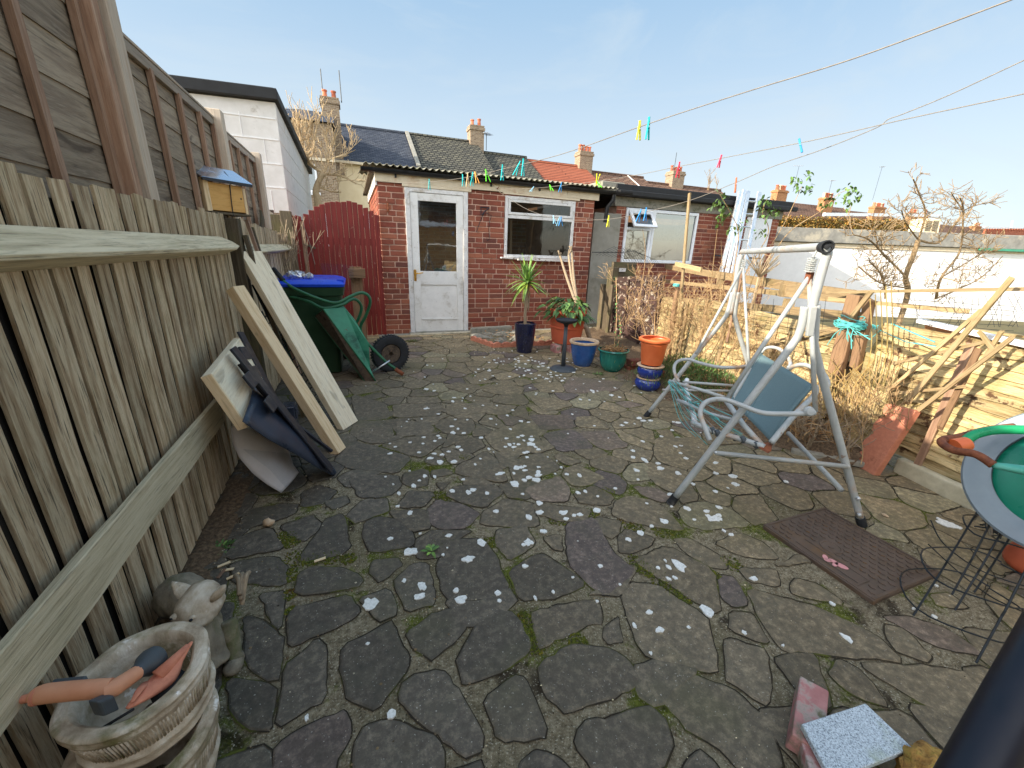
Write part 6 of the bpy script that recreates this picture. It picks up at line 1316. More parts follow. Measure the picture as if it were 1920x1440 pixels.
for i in range(nx):
    for j in range(ny):
        x = mx0+.030+i*.0325; y = my0+.030+j*.0345+(.017 if i % 2 else 0)
        if y > my1-.02 or (x < mx0+.112 and my0+.055 < y < my0+.36) or ((x-mx0-.16)**2+(y-my0-.26)**2 < .0026): continue
        for s in (-1, 1): b.beam(V(x, y, .0235), V(x+.007, y+s*.0125, .0235), .006, .005)
b.build('tread_pattern', M['ironmat'], mc, bevel=.001)
b = MB(); b.lathe((mx0+.16, my0+.26, .0222), [(.046, 0), (.044, .004), (.036, .004), (.034, .001), (.012, .0008), (.012, .003)], n=24, cap1=True); b.build('key_hole', M['ironmat'], mc)
b = MB()
for (dx, dy, an, l) in ((.062, .225, .7, .017), (.070, .195, 1.7, .018), (.052, .208, 2.7, .015), (.075, .165, -1.2, .024), (.056, .18, .2, .015)):
    c = V(mx0+dx, my0+dy, .0225); x = V(cos(an), sin(an), 0); y = V(-sin(an), cos(an), 0); b.prism([c+x*cos(t)*l+y*sin(t)*l*.6 for t in [k*pi/8 for k in range(16)]], V(0, 0, .002))
b.build('flower_petals', M['pinkpaint'], mc)

# ================================================================== SWING SEAT
sw = thing('garden_swing_seat', 'grey tubular garden swing with slate blue sling back and missing cushion', 'swing seat', (2.2, 1.7, 0))
N0, N1 = (1.49, 1.41), (2.31, .95); F0, F1 = (2.15, 2.45), (2.97, 1.99)
PN = lambda x, y: PV(x, y, N0, N1); PF = lambda x, y: PV(x, y, F0, F1)
def smooth(pts, n=6):
    out = []
    for i in range(len(pts)-1):
        p0, p1, p2, p3 = pts[max(0, i-1)], pts[i], pts[i+1], pts[min(len(pts)-1, i+2)]
        for j in range(n):
            t = j/n; out.append(.5*((2*p1)+(p2-p0)*t+(2*p0-5*p1+4*p2-p3)*t*t+(3*p1-p0-3*p2+p3)*t**3))
    return out+[pts[-1]]
def st(pts, r, nm, sm=True, par=sw, mt='swing', n=12):
    b = MB(); b.tube(smooth(pts) if sm else pts, r, n=n); return b.build(nm, M[mt], par, smooth='all')
R_ = .0168
fN, bN = V(1.49, 1.41, .0), V(2.31, .95, .0)
apN = PN(1545, 480); elN = PN(1500, 618); elN2 = PN(1521, 628)
def legset(f, bk, top, e1, e2, e1b, e2b):
    a = st([f+(e1-f).normalized()*.045, f.lerp(e1, .5), f.lerp(e1, .93), e1+V(0, 0, .03), e1b], R_, 'leg')
    c = st([bk+(e2-bk).normalized()*.045, bk.lerp(e2, .5), bk.lerp(e2, .93), e2+V(0, 0, .03), e2b], R_, 'leg')
    for p, e in ((f, e1), (bk, e2)):
        b = MB(); d = (e-p).normalized(); b.tube([p, p+d*.055], [.022, .0215], n=12); b.build('foot_cap', M['rubber'], sw, smooth=True)
u = V(.82, -.46, 0).normalized()
el1, el2 = PN(1497, 632), PN(1524, 640)
t1, t2 = PN(1509, 575), PN(1531, 572)
legset(fN, bN, apN, el1, el2, t1, t2)
b = MB(); m = (t1+t2)/2+V(-.014, -.02, 0); m2 = (el1+el2)/2+V(-.014, -.02, .05); b.beam(m2-V(0, 0, .03), m, .026, .02, up=V(-.46, -.82, 0)); b.build('joint_plate', M['swing'], sw, bevel=.002)
st([PN(1512, 620), PN(1527, 560), PN(1543, 500), PN(1551, 476), PN(1546, 463)], .019, 'upright')
df = V(F0[0]-N0[0], F0[1]-N0[1], 0)
Ff, Bf = fN+df, bN+df
sh_ = lambda p: p+df
e1f, e2f, t1f, t2f = PF(1364, 590), PF(1376, 592), PF(1374, 548), PF(1383, 548)
legset(Ff, Bf, None, e1f, e2f, t1f, t2f)
st([PF(1369, 590), PF(1378, 545), PF(1384, 500), PF(1390, 478)], .018, 'upright')
apf = PF(1392, 472); apn = PN(1546, 463)
b = MB(); b.tube([apf, apn], .018, n=14); d = (apn-apf).normalized(); b.build('top_bar', M['swing'], sw, smooth=True)
b = MB(); b.lathe(apn-d*.02, [(.023, 0), (.027, .03), (.027, .045), (.022, .046), (.020, .035), (.010, .034), (.010, .046), (.004, .047)], n=20, ax=d, cap1=True); b.build('end_cap', M['rubber'], sw, smooth=True)
c1, c2 = PN(1340, 845), PN(1583, 870); o = V(-.03, -.05, 0)
st([c1+o*.4, c2+o*.4], .011, 'cross_bar', False)
for c in (c1, c2, PN(1606, 960), PN(1604, 930)):
    b = MB(); b.lathe(c+o*.3, [(.010, 0), (.010, .01), (.005, .014)], n=10, ax=o, cap1=True); b.build('bolt', M['alu'], sw)
st([PF(1242, 731), PF(1375, 733)], .010, 'cross_bar', False)
# rear diagonal stay (from far back to near back leg)
st([PZ(1478, 812, .22), PN(1590, 925)+V(0, .03, 0)], .013, 'stay', False)
# hangers: spring at near apex and two rods
hN = PN(1541, 500)+V(-.03, .03, 0)
b = MB(); pts = []
for i in range(60): a = i*.75; q = i/59; pts.append(PN(1537, 484)+V(0, .03, 0)+V(cos(a)*.017, sin(a)*.017, -.06*q))
b.tube(pts, .003, n=5); b.tube([apn-d*.05+V(0, 0, .0), PN(1537, 484)+V(0, .03, 0)], .005, n=6); b.build('spring', M['swing'], sw)
hb = pts[-1]+V(0, 0, -.02); b = MB(); b.box(hb.x-.01, hb.x+.01, hb.y-.012, hb.y+.012, hb.z-.03, hb.z+.02); b.build('hanger_hook', M['rust'], sw)
# seat geometry: arms and hangers measured with depth
def S3(x, y, d): return D(x, y, d)
nearF = D(1362, 749, 1.93); nearB = D(1529, 772, 1.80)   # arm ends near side
farF = D(1400, 665, 2.60)
st([hb, hb.lerp(nearF, .5), nearF], .010, 'hanger', False); st([hb, nearB], .010, 'hanger', False)
fb = PF(1389, 500)+V(.0, -.02, 0); st([fb, D(1305, 663, 2.75)], .009, 'hanger', False); st([fb, D(1404, 683, 2.62)], .009, 'hanger', False)
b = MB(); pts = [fb+V(cos(i*.75)*.016, sin(i*.75)*.016, .05-.06*i/40) for i in range(40)]; b.tube(pts, .003, n=5); b.build('spring', M['swing'], sw)
# near arm loop
st([D(1331, 826, 1.86), D(1321, 800, 1.88), D(1313, 775, 1.90), D(1320, 757, 1.91), D(1338, 749, 1.92), D(1362, 750, 1.92), D(1390, 760, 1.88), D(1430, 774, 1.83), D(1480, 776, 1.80), D(1528, 774, 1.79)], .0115, 'arm_rest')
# far arm loop
st([D(1273, 716, 2.72), D(1265, 700, 2.75), D(1265, 685, 2.77), D(1274, 676, 2.78), D(1292, 674, 2.76), D(1310, 680, 2.72), D(1345, 688, 2.66), D(1375, 689, 2.62), D(1402, 686, 2.60)], .011, 'arm_rest')
# seat base tubes
bl_, br_ = D(1298, 792, 2.18), D(1434, 838, 1.86)
st([D(1270, 750, 2.45), D(1330, 776, 2.28), D(1384, 790, 2.1)], .011, 'seat_tube', False)
st([bl_, D(1336, 808, 2.05), D(1385, 822, 1.95), br_], .013, 'seat_tube')
st([D(1255, 714, 2.78), D(1310, 730, 2.6), D(1358, 745, 2.45)], .011, 'seat_tube', False)
st([D(1280, 716, 2.75), D(1374, 723, 2.65)], .009, 'seat_tube', False)
st([D(1362, 752, 2.1), D(1395, 798, 1.98), D(1430, 836, 1.88)], .013, 'seat_tube', False)
for (x, y, dd) in ((1336, 807, 2.05), (1345, 812, 2.02), (1378, 820, 1.97), (1393, 824, 1.93), (1418, 834, 1.89)):
    p = D(x, y, dd); b = MB(); b.tube([p-V(.008, -.003, .003), p+V(.008, -.003, .003)], .018, n=8); b.build('clip', M['greyplastic'], sw)
b = MB(); b.prism([D(1432, 836, 1.86), D(1448, 832, 1.86), D(1446, 846, 1.84), D(1440, 850, 1.83), D(1426, 842, 1.85)], V(.01, .02, 0)); b.build('corner_bracket', M['rust'], sw)
b = MB(); b.lathe(D(1514, 771, 1.79), [(.02, 0), (.023, .01), (.018, .022), (.006, .024)], n=14, ax=-FWD, cap1=True); b.build('knob', M['swing'], sw)
# sling back: top edge A-B, lower edge C-D
Cn = dict(a=(1427, 663, 2.42), b_=(1524, 722, 1.93), c=(1372, 752, 2.16), d=(1446, 830, 1.84))
def sling(u, v):   # u across (far->near), v down
    t_ = D(1427, 663, 2.50).lerp(D(1525, 722, 1.97), u); m_ = D(1372, 752, 2.34).lerp(D(1447, 830, 1.86), u); p = t_.lerp(m_, v)
    return p + V(.03, .05, -.02)*sin(pi*v)*.5 + V(0, 0, -.015)*sin(pi*u)*sin(pi*v)
b = MB(); vs = []; fs = []; nu, nv = 18, 14
for i in range(nu+1):
    for j in range(nv+1): vs.append(sling(i/nu, j/nv))
for i in range(nu):
    for j in range(nv): k = i*(nv+1)+j; fs.append((k, k+1, k+nv+2, k+nv+1))
b.add(vs, fs); b.build('sling_back', M['swingseat'], sw, smooth='all', solid=.003)
for u_ in (.0, .42, 1.0):
    b = MB(); b.tube([sling(u_, v/8)+V(0, 0, .003) for v in range(9)], .010 if u_ != .42 else .005, n=8); b.build('seam', M['swingseat'], sw, smooth='all')
st([sling(0, 0), sling(0, 0)+V(-.10, -.09, .0), sling(0, .5), sling(0, 1)][0:1]+[sling(0, .3), sling(0, 1.0)], .010, 'back_tube', False)
st([D(1446, 830, 1.83), D(1490, 778, 1.90), D(1527, 740, 1.97), D(1528, 722, 1.98)], .013, 'back_tube')
# curved head tubes above the sling
st([D(1427, 662, 2.50), D(1434, 654, 2.50), D(1447, 651, 2.46), D(1462, 655, 2.40), D(1476, 668, 2.34), D(1482, 682, 2.28), D(1478, 690, 2.24)], .010, 'head_tube')
st([D(1478, 693, 2.24), D(1490, 686, 2.20), D(1508, 684, 2.14), D(1528, 692, 2.08), D(1543, 708, 2.02), D(1549, 722, 1.99), D(1546, 732, 1.97)], .011, 'head_tube')
st([D(1534, 690, 2.06), D(1546, 706, 2.0), D(1551, 720, 1.98), D(1545, 732, 1.96)], .014, 'head_tube')
# strings under the seat
R = random.Random(4); 
for g_, mt in ((0, 'rope'), (1, 'line')):
    b = MB()
    for k in range(14):
        p = D(1255+R.uniform(-3, 14), 716+R.uniform(-2, 3), 2.74); q = D(R.uniform(1300, 1420), R.uniform(775, 838), 2.0+R.uniform(0, .15)); m = p.lerp(q, .5)+V(0, 0, -R.uniform(.0, .08)); b.tube(smooth([p, m, q], 6), .0018, n=4)
    for k in range(6):
        c = D(1300, 758, 2.4); b.tube([c+V(R.uniform(-.03, .03), R.uniform(-.03, .03), R.uniform(-.02, .02)) for i in range(6)], .0025, n=4)
    b.build('seat_cord', M[mt], sw)
# white frame pieces lying under the seat
b = MB(); b.tube(smooth([D(1288, 712, 2.8), D(1286, 730, 2.7), D(1295, 760, 2.5), D(1303, 790, 2.3)]), .016, n=8); b.tube([D(1272, 752, 2.45), D(1296, 760, 2.42)], .014, n=8); b.tube([D(1298, 795, 2.25), D(1316, 800, 2.2)], .013, n=8)
tag(b.build('loose_tube', M['upvc'], smooth='all'), 'white bent tube hanging tied with green string under the far end of the swing', 'tube')
# ================================================================== POTS
def pot(name, lab, cat, c, prof, mt, n=40, grp='plant pots by the shed corner', rimmt=None, rimprof=None, soilr=None, soilz=None, wob=.01):
    t = thing(name, lab, cat, tuple(c), grp); b = MB(); b.lathe(c, prof, n=n, wob=wob); b.build('pot_wall', M[mt], t, smooth=True)
    if rimmt: b = MB(); b.lathe(c, rimprof, n=n, cap0=False); b.build('rim', M[rimmt], t, smooth=True)
    if soilr:
        b = MB(); n_ = 24; R = random.Random(int(c[0]*100)); vs = [V(c[0], c[1], c[2]+soilz+.015)]
        for rr_ in (.35, .7, 1):
            for k in range(n_): a = 2*pi*k/n_; vs.append(V(c[0]+cos(a)*soilr*rr_, c[1]+sin(a)*soilr*rr_, c[2]+soilz+R.uniform(-.006, .012)))
        fs = [(0, 1+k, 1+(k+1) % n_) for k in range(n_)] + [(1+i*n_+k, 1+(i+1)*n_+k, 1+(i+1)*n_+(k+1) % n_, 1+i*n_+(k+1) % n_) for i in range(2) for k in range(n_)]
        b.add(vs, fs); b.build('soil', M['soil'], t, smooth='all')
    return t
def wall(prof_out, th=.012):
    inner = [(max(.005, r-th), h) for r, h in prof_out[::-1] if h > .03]
    return prof_out + inner + [(max(.004, prof_out[0][0]-th), .03)]
# navy pot with yucca
c = V(2.0, 4.72, 0)
pot('navy_pot', 'tall navy glazed pot holding the spiky yucca', 'plant pot', c, wall([(.085, 0), (.10, .01), (.112, .10), (.130, .25), (.138, .36), (.140, .385), (.132, .39)]), 'navyglaze', soilr=.12, soilz=.36)
yc = thing('yucca', 'spiky green yucca on a bare pale stem in the navy pot', 'yucca', (2.0, 4.72, .37))
b = MB(); b.tube(smooth([c+V(0, 0, .34), c+V(-.01, 0, .5), c+V(.0, 0, .7), c+V(0, 0, .87)]), [.020]*19, n=9); b.tube(smooth([c+V(.02, 0, .70), c+V(.035, 0, .62), c+V(.025, -.01, .55), c+V(.04, 0, .78)]), .008, n=6); b.build('stem', M['bark'], yc, smooth='all')
b = MB(); R = random.Random(2)
def blade(b, p, d, L, w, droop, col=(1, 1, 1)):
    d = Vector(d).normalized(); x, y, z = frame(d); n = 7; vs = []; fs = []
    for i in range(n+1):
        u = i/n; q = p+d*L*u+V(0, 0, -droop*L*u*u); ww = w*(1-u**2.2)*(.55+.9*min(1, u*3))*.6
        vs += [q+y*ww+z*ww*.35, q, q-y*ww+z*ww*.35]
        if i: k = 3*(i-1); fs += [(k, k+1, k+4, k+3), (k+1, k+2, k+5, k+4)]
    b.add(vs, fs, None, None, col)
for k in range(62):
    el = R.uniform(-.55, 1.45); a = R.uniform(0, 6.28); d = V(cos(a)*cos(el), sin(a)*cos(el), sin(el)); dry = el < -.25
    blade(b, c+V(0, 0, .86+.05*R.random()), d, R.uniform(.22, .38), R.uniform(.020, .032), R.uniform(.05, .45) if el < .7 else .02, (1.5, 1.2, .8) if dry else R.choice([(1, 1, 1), (1.3, 1.25, 1), (.75, .85, .7)]))
b.build('leaves', M['leafyucca'], yc)
# big terracotta pot
c = V(2.62, 4.75, .10)
pot('large_terracotta_pot', 'largest orange terracotta pot with drooping leafy shrub, raised on bricks', 'plant pot', c, wall([(.17, 0), (.19, .01), (.205, .12), (.218, .205), (.228, .21), (.228, .225), (.22, .23), (.235, .36), (.238, .40), (.252, .405), (.252, .45), (.235, .455)], .016), 'terracotta', soilr=.21, soilz=.40)
for k, (x, y) in enumerate(((2.42, 4.62), (2.60, 4.56), (2.72, 4.60))):
    b = MB(); b.box(x-.045, x+.045, y-.06, y+.10, .0, .098, j=.003); tag(b.build('support_brick', M['redbrick2'], bevel=.004), ('left', 'middle', 'right')[k]+' brick of the three under the large terracotta pot', 'brick', 'bricks under the large terracotta pot')
lb = thing('leafy_shrub', 'broad green drooping leaves spilling over the large terracotta pot', 'shrub', (2.62, 4.75, .52))
b = MB(); R = random.Random(6)
for k in range(150):
    a = R.uniform(0, 6.28); el = R.uniform(-.3, 1.1); rr = R.uniform(.1, .36); d = V(cos(a)*cos(el), sin(a)*cos(el), sin(el)*.4-.15); p = c+V(cos(a)*rr*R.random()**.5*1.0, sin(a)*rr*.8, .46+R.uniform(-.02, .20)-rr*.35)
    b.leaf(p, d, V(0, 0, 1), R.uniform(.10, .18), R.uniform(.05, .08), .3, .5, R.choice([(1, 1, 1), (1.25, 1.2, 1), (.6, .72, .6), (1.5, 1.35, 1.0), (.8, .85, .75)]))
b.build('leaves', M['leafgreen'], lb)
b = MB()
for k in range(14): a = R.uniform(0, 6.28); b.tube([c+V(0, 0, .4), c+V(cos(a)*.12, sin(a)*.12, .52), c+V(cos(a)*.26, sin(a)*.24, .46)], .006, n=5)
b.build('stems', M['twig'], lb)
# pruned trunk leaning to the window
tr = thing('pruned_tree', 'bare pruned branching trunk leaning on the shed wall under the window corner', 'tree', (2.98, 4.95, 0))
b = MB(); base = V(3.05, 4.75, 0); fork = PY(1083, 575, 5.3); 
b.tube(smooth([base, V(3.02, 4.9, .25), PY(1092, 610, 5.2), fork]), [.034]*7+[.032]*6+[.03]*6, n=9)
for (px, py, yy) in ((1050, 480, 6.0), (1066, 478, 6.0), (1072, 470, 6.02)):
    e = PY(px, py, yy); m = fork.lerp(e, .5)+V(R.uniform(-.02, .02), 0, 0); b.tube(smooth([fork, m, e]), [.026-.0008*i for i in range(13)], n=8)
    for k in range(4): d = V(R.uniform(-.06, .06), R.uniform(-.02, .02), R.uniform(.02, .09)); b.tube([e, e+d*.5, e+d], [.014, .013, .011], n=6)
b.build('trunk', M['bark'], tr, smooth='all')
# stand
c = V(2.12, 3.86, 0)
sd_ = thing('pedestal_stand', 'dark grey plastic pedestal with round base and shallow dish top', 'pedestal', tuple(c))
b = MB(); b.lathe(c, [(.145, 0), (.148, .012), (.13, .022), (.125, .030), (.06, .040), (.045, .046)], n=40, cap1=True); b.build('base', M['greyplastic'], sd_, smooth=True)
b = MB(); b.tube([c+V(0, 0, .04), c+V(0, 0, .28), c+V(0, 0, .50)], [.024, .022, .020], n=16); b.build('post', M['greyplastic'], sd_, smooth='all')
b = MB(); b.lathe(c, [(.02, .49), (.03, .52), (.105, .545), (.118, .56), (.118, .572), (.11, .575), (.10, .565), (.03, .562)], n=36, cap1=True); b.build('dish', M['rubber'], sd_, smooth=True)
# blue pot
c = V(2.44, 3.98, 0)
pot('blue_pot', 'empty mid blue glazed pot with unglazed rim beside the pedestal', 'plant pot', c, wall([(.09, 0), (.10, .008), (.122, .065), (.142, .16), (.155, .255), (.157, .27)]), 'blueglaze2', rimmt='clayrim', rimprof=[(.155, .268), (.170, .272), (.173, .288), (.165, .300), (.145, .298), (.136, .27)], soilr=.13, soilz=.20)
c = V(2.66, 3.70, 0)
pot('teal_pot', 'teal glazed pot full of dry twigs with a thin climber stem', 'plant pot', c, wall([(.085, 0), (.10, .008), (.135, .07), (.152, .15), (.156, .215), (.166, .225), (.176, .24), (.172, .252), (.160, .252)]), 'tealglaze', soilr=.15, soilz=.235)
b = MB(); R = random.Random(14)
for k in range(130): a = R.uniform(0, 6.28); q = c+V(cos(a)*R.uniform(0, .13), sin(a)*R.uniform(0, .13), .25); d = V(R.uniform(-1, 1), R.uniform(-1, 1), R.uniform(-.1, .5)).normalized()*R.uniform(.03, .08); b.tube([q, q+d*.5+V(0, 0, .01), q+d], .0025, n=4, col=R.choice([(1, 1, 1), (.6, .5, .4)]))
for k in range(90): a = R.uniform(0, 6.28); b.leaf(c+V(cos(a)*R.uniform(0, .14), sin(a)*R.uniform(0, .14), .25), V(R.uniform(-1, 1), R.uniform(-1, 1), .2), V(0, 0, 1), .04, .02, col=(.9, .7, .5))
tag(b.build('dry_twigs', M['twig']), 'dry brown twigs and dead leaves filling the teal pot', 'twigs')
cl = thing('thin_climber', 'thin climber with few grey-green leaves rising from the teal pot', 'climber', (2.66, 3.7, .24))
b = MB(); stems = [smooth([c+V(0, 0, .2), c+V(.01, .02, .5), c+V(.03, .1, .8), c+V(.06, .2, 1.02)]), smooth([c+V(.03, 0, .2), c+V(.06, 0, .45), c+V(.05, .05, .62)])]
for s_ in stems: b.tube(s_, .005, n=5)
b.build('stem', M['twig'], cl)
b = MB()
for s_ in stems:
    for p in s_:
        for k in range(3): b.leaf(p, V(R.uniform(-1, 1), R.uniform(-1, 1), R.uniform(-.5, .5)), V(0, 0, 1), R.uniform(.025, .04), .022, col=(.9, 1, 1))
b.build('leaves', M['leafgreen'], cl)
# bricks behind the teal pot
for k, (x, y, z) in enumerate(((2.86, 3.62, 0), (2.87, 3.60, .075), (2.80, 3.16, 0), (2.80, 3.16, .075))):
    b = MB(); b.box(x-.06, x+.10, y-.05, y+.05, z, z+.068, j=.003); tag(b.build('loose_brick', M['brick'], bevel=.003), ('lower loose brick right of the teal pot', 'upper loose brick right of the teal pot', 'lower loose brick behind the stacked pots', 'upper loose brick behind the stacked pots')[k], 'brick', 'loose bricks among the pots')
# stack
c = V(2.63, 3.04, 0); g_ = 'three stacked pots by the swing'
pot('round_blue_bowl', 'round cobalt glazed bowl at the bottom of the three-pot stack', 'plant pot', c, [(.075, 0), (.10, .01), (.122, .045), (.126, .075), (.112, .105), (.098, .118), (.092, .118), (.06, .03)], 'blueglaze', grp=g_, rimmt='clayrim', rimprof=[(.098, .117), (.112, .12), (.113, .129), (.095, .130), (.085, .11)])
c1 = c+V(.005, 0, .130)
pot('round_blue_bowl', 'round cobalt glazed bowl in the middle of the three-pot stack', 'plant pot', c1, [(.085, 0), (.105, .01), (.121, .05), (.122, .075), (.112, .10), (.105, .11), (.098, .11), (.06, .03)], 'blueglaze', grp=g_, rimmt='clayrim', rimprof=[(.105, .108), (.127, .112), (.130, .120), (.118, .126), (.095, .124), (.09, .1)])
c2 = c+V(.008, 0, .258)
pot('orange_pot', 'bright orange plastic pot on top of the three-pot stack', 'plant pot', c2, wall([(.085, 0), (.095, .006), (.107, .07), (.120, .195), (.123, .196), (.124, .218), (.136, .224), (.145, .234), (.145, .250), (.137, .258), (.122, .255)], .006), 'orangepot', grp=g_)
# scalloped terracotta edging by shed
se = thing('rope_edging', 'low wavy brick-red edging strip in front of the shed wall', 'edging', (1.9, 5.35, 0))
b = MB(); a, e = V(1.66, 5.02, 0), V(2.58, 5.0, 0)
for (p, q) in ((V(1.50, 5.55, 0), V(1.66, 5.05, 0)), (V(1.67, 5.02, 0), V(2.55, 5.0, 0))):
    L = (q-p).length; d = (q-p).normalized(); n = int(L/.012); top = []
    for i in range(n+1): s_ = L*i/n; top.append(p+d*s_+V(0, 0, .055+.022*abs(sin(pi*s_/.13))))
    nn = V(-d.y, d.x, 0)*.04; b.prism([p, *top, q], nn)
b.build('strip', M['terrared'], se, bevel=.003)
b = MB(); R = random.Random(3)
for k in range(26):
    x = R.uniform(1.62, 2.45); y = R.uniform(5.2, 6.0); r = R.uniform(.03, .09); b.blob((x, y, r*.2), r*1.3, r, r*.45, n=8, amp=.8)
tag(b.build('rubble', M['concrete']), None, None, None, 'stuff')
b = MB(); b.slab((1.62, 5.98, .05), (2.3, 6.0, .06), .10, .10, n=8, up=V(0, 0, 1), wob=.02); tag(b.build('broken_slab', M['concrete'], bevel=.01), 'broken grey slab along the foot of the shed wall', 'slab')
b = MB(); R = random.Random(9)
for k in range(90): x = R.uniform(1.7, 2.5); y = R.uniform(5.1, 5.9); b.leaf(V(x, y, .04+R.uniform(0, .04)), V(R.uniform(-1, 1), R.uniform(-1, 1), .3), V(0, 0, 1), R.uniform(.03, .06), .02, col=R.choice([(.8, .6, .5), (1.2, 1, .7)]))
tag(b.build('leaf_litter', M['twig']), kind='stuff')

# ================================================================== FOREGROUND LEFT: planters, statue
def planter(nm, lab, c, tilt, r, h, grp='stacked round stone planters'):
    t = thing(nm, lab, 'planter', tuple(c), grp); ax = Vector(tilt).normalized()
    prof = [(r*.70, 0), (r*.80, .02), (r*.85, h*.16), (r*.90, h*.20), (r*.86, h*.24), (r*.88, h*.33), (r*.96, h*.38), (r*.96, h*.42), (r*.89, h*.46), (r*.94, h*.62), (r*.985, h*.80), (r*1.03, h*.86), (r*1.0, h*.91), (r*1.04, h*.97), (r*1.0, h), (r*.80, h*1.0), (r*.76, h*.95), (r*.70, h*.45), (r*.62, h*.3), (.02, h*.28)]
    b = MB(); b.lathe(c, prof, n=72, ax=ax, wob=.05); b.build('bowl', M['stone'], t, smooth=True, sub=1, disp=.003)
    b = MB(); x, y, z = frame(ax, V(0, 1, 0)); n = 120
    for k in range(n):     # ribs of the basket pattern
        a = 2*pi*k/n; d = y*cos(a)+z*sin(a)
        rr_ = RN.uniform(.0018, .0032); b.tube([c+x*(h*.47)+d*r*.90, c+x*(h*.64)+d*r*.938, c+x*(h*.80)+d*r*.98], rr_, n=4)
    b.build('ribs', M['stone'], t, smooth='all')
    return t
pc1 = V(-.535, .852, .005); planter('stone_planter', 'lower of two stacked round ribbed stone planters', pc1, (.03, -.02, 1), .132, .205)
pc2 = V(-.522, .893, .175); planter('stone_planter', 'upper ribbed stone planter holding orange and terracotta garden ornaments', pc2, (-.04, -.03, 1), .129, .17)
# ornaments inside
zz = .345
gn_ = thing('hose_gun', 'orange and grey hose spray gun lying across the upper planter', 'hose gun', (-.56, .84, .36))
A0, A1, A2, A3 = PZ(38, 1312, .40), PZ(75, 1305, .40), PZ(200, 1290, .385), PZ(256, 1262, .36)
b = MB(); b.tube(smooth([PZ(58, 1306, .40), PZ(90, 1300, .40), PZ(150, 1294, .395), PZ(205, 1290, .385)]), [.011, .013, .015, .016, .017, .018, .018, .018, .018, .018, .018, .018, .018, .018, .018, .018, .018, .018, .018], n=14)
b.tube([PZ(200, 1296, .385), PZ(215, 1290, .385), PZ(256, 1262, .365)], [.016, .017, .0155], n=14); b.build('body', M['paleorange'], gn_, smooth=True)
b = MB(); b.tube([A0, PZ(62, 1307, .40)], [.007, .009], n=10); b.tube([PZ(66, 1306, .40), PZ(72, 1305, .40)], [.0165, .0165], n=14); b.build('nozzle', M['terrared'], gn_, smooth=True)
e = PZ(255, 1262, .365); f_ = PZ(283, 1240, .355); d = (f_-e).normalized(); b = MB(); b.lathe(e, [(.016, 0), (.017, .01), (.026, .022), (.029, .035), (.026, .05), (.015, .058)], n=20, ax=d, cap1=True); b.build('adjuster', M['greyplastic'], gn_, smooth=True)
b = MB(); b.obox(PZ(195, 1322, .375), V(.012, -.006, 0), V(.006, .012, -.01), V(0, 0, .022)); b.build('trigger', M['greyplastic'], gn_, bevel=.006, seg=3)
b = MB(); b.obox(PZ(130, 1278, .385), (PZ(165, 1275, .385)-PZ(100, 1282, .385))*.5, V(0, .008, 0), V(0, 0, .006)); b.build('grip', M['greyplastic'], gn_, bevel=.004)
bd = thing('terracotta_bird', 'terracotta bird ornament with pointed tail lying in the upper planter', 'bird ornament', (-.47, .86, .33))
t0, t1, t2 = PZ(360, 1203, .36), PZ(300, 1275, .335), PZ(238, 1328, .35)
b = MB(); b.tube(smooth([t2, t2.lerp(t1, .5)+V(.004, 0, 0), t1+V(.008, .004, 0), t1.lerp(t0, .5)+V(.004, 0, 0), t0], 5), [.004, .007, .010, .013, .016, .019, .021, .023, .025, .026, .026, .025, .023, .020, .016, .012, .010, .008, .006, .005, .003], n=16, flat=.62); b.tube([t1+V(.0, 0, .01), t1.lerp(t0, .55)+V(.015, .02, .01)], [.018, .006], n=10); b.build('body', M['terrared'], bd, smooth='all')
b = MB(); b.tube([t1+V(-.02, -.01, .012), t1.lerp(t2, .6)+V(0, 0, .016), t2+V(.01, 0, .012)], [.009, .008, .003], n=10, flat=.5); b.build('wing', M['terrared'], bd, smooth='all')
b = MB(); b.blob(PZ(325, 1290, .30), .035, .035, .03, n=14, amp=.3); b.tube([PZ(250, 1330, .345), PZ(180, 1372, .30), PZ(130, 1400, .24)], .003, n=5); tag(b.build('black_liner', M['rubber'], smooth='all'), 'black plastic scrap and strap lying under the terracotta bird', 'plastic scrap')
b = MB(); b.slab((-.60, .70, .02), (-.52, .60, .03), .12, .02, n=4); tag(b.build('floor_board', M['pale'] ), 'grey-green board lying at the foot of the fence behind the planters', 'board')
# stone animal
an = thing('stone_animal_statue', 'weathered stone animal statue with pointed ears sitting behind the planters', 'statue', (-.56, 1.22, 0))
hc = V(-.515, 1.19, .215)      # head
me = bpy.data.meshes.new('k')
b = MB()
b.tube(smooth([V(-.66, 1.42, .03), V(-.645, 1.38, .12), V(-.60, 1.32, .155), V(-.555, 1.25, .16), V(-.52, 1.20, .17)]), [.03, .04, .05, .058, .064, .068, .070, .070, .069, .068, .066, .063, .060, .058, .056, .054, .052, .05, .05, .05, .05, .05, .05, .05, .05][:25], n=20)
b.tube(smooth([V(-.56, 1.24, .14), V(-.535, 1.19, .09), V(-.52, 1.16, .02)]), [.066]*5+[.062]*5+[.07]*3, n=18)
b.tube(smooth([V(-.47, 1.22, .12), V(-.455, 1.18, .05), V(-.45, 1.15, .012)]), .024, n=12); b.tube(smooth([V(-.59, 1.19, .12), V(-.60, 1.15, .05), V(-.60, 1.12, .012)]), .024, n=12)
b.blob((-.45, 1.135, .018), .03, .035, .018, n=12); b.blob((-.60, 1.105, .018), .03, .035, .018, n=12); b.build('body', M['stonedark'], an, smooth='all', sub=1, disp=.014)
b = MB(); fw = V(-.35, -.80, -.05).normalized(); x_, y_, z_ = frame(fw)
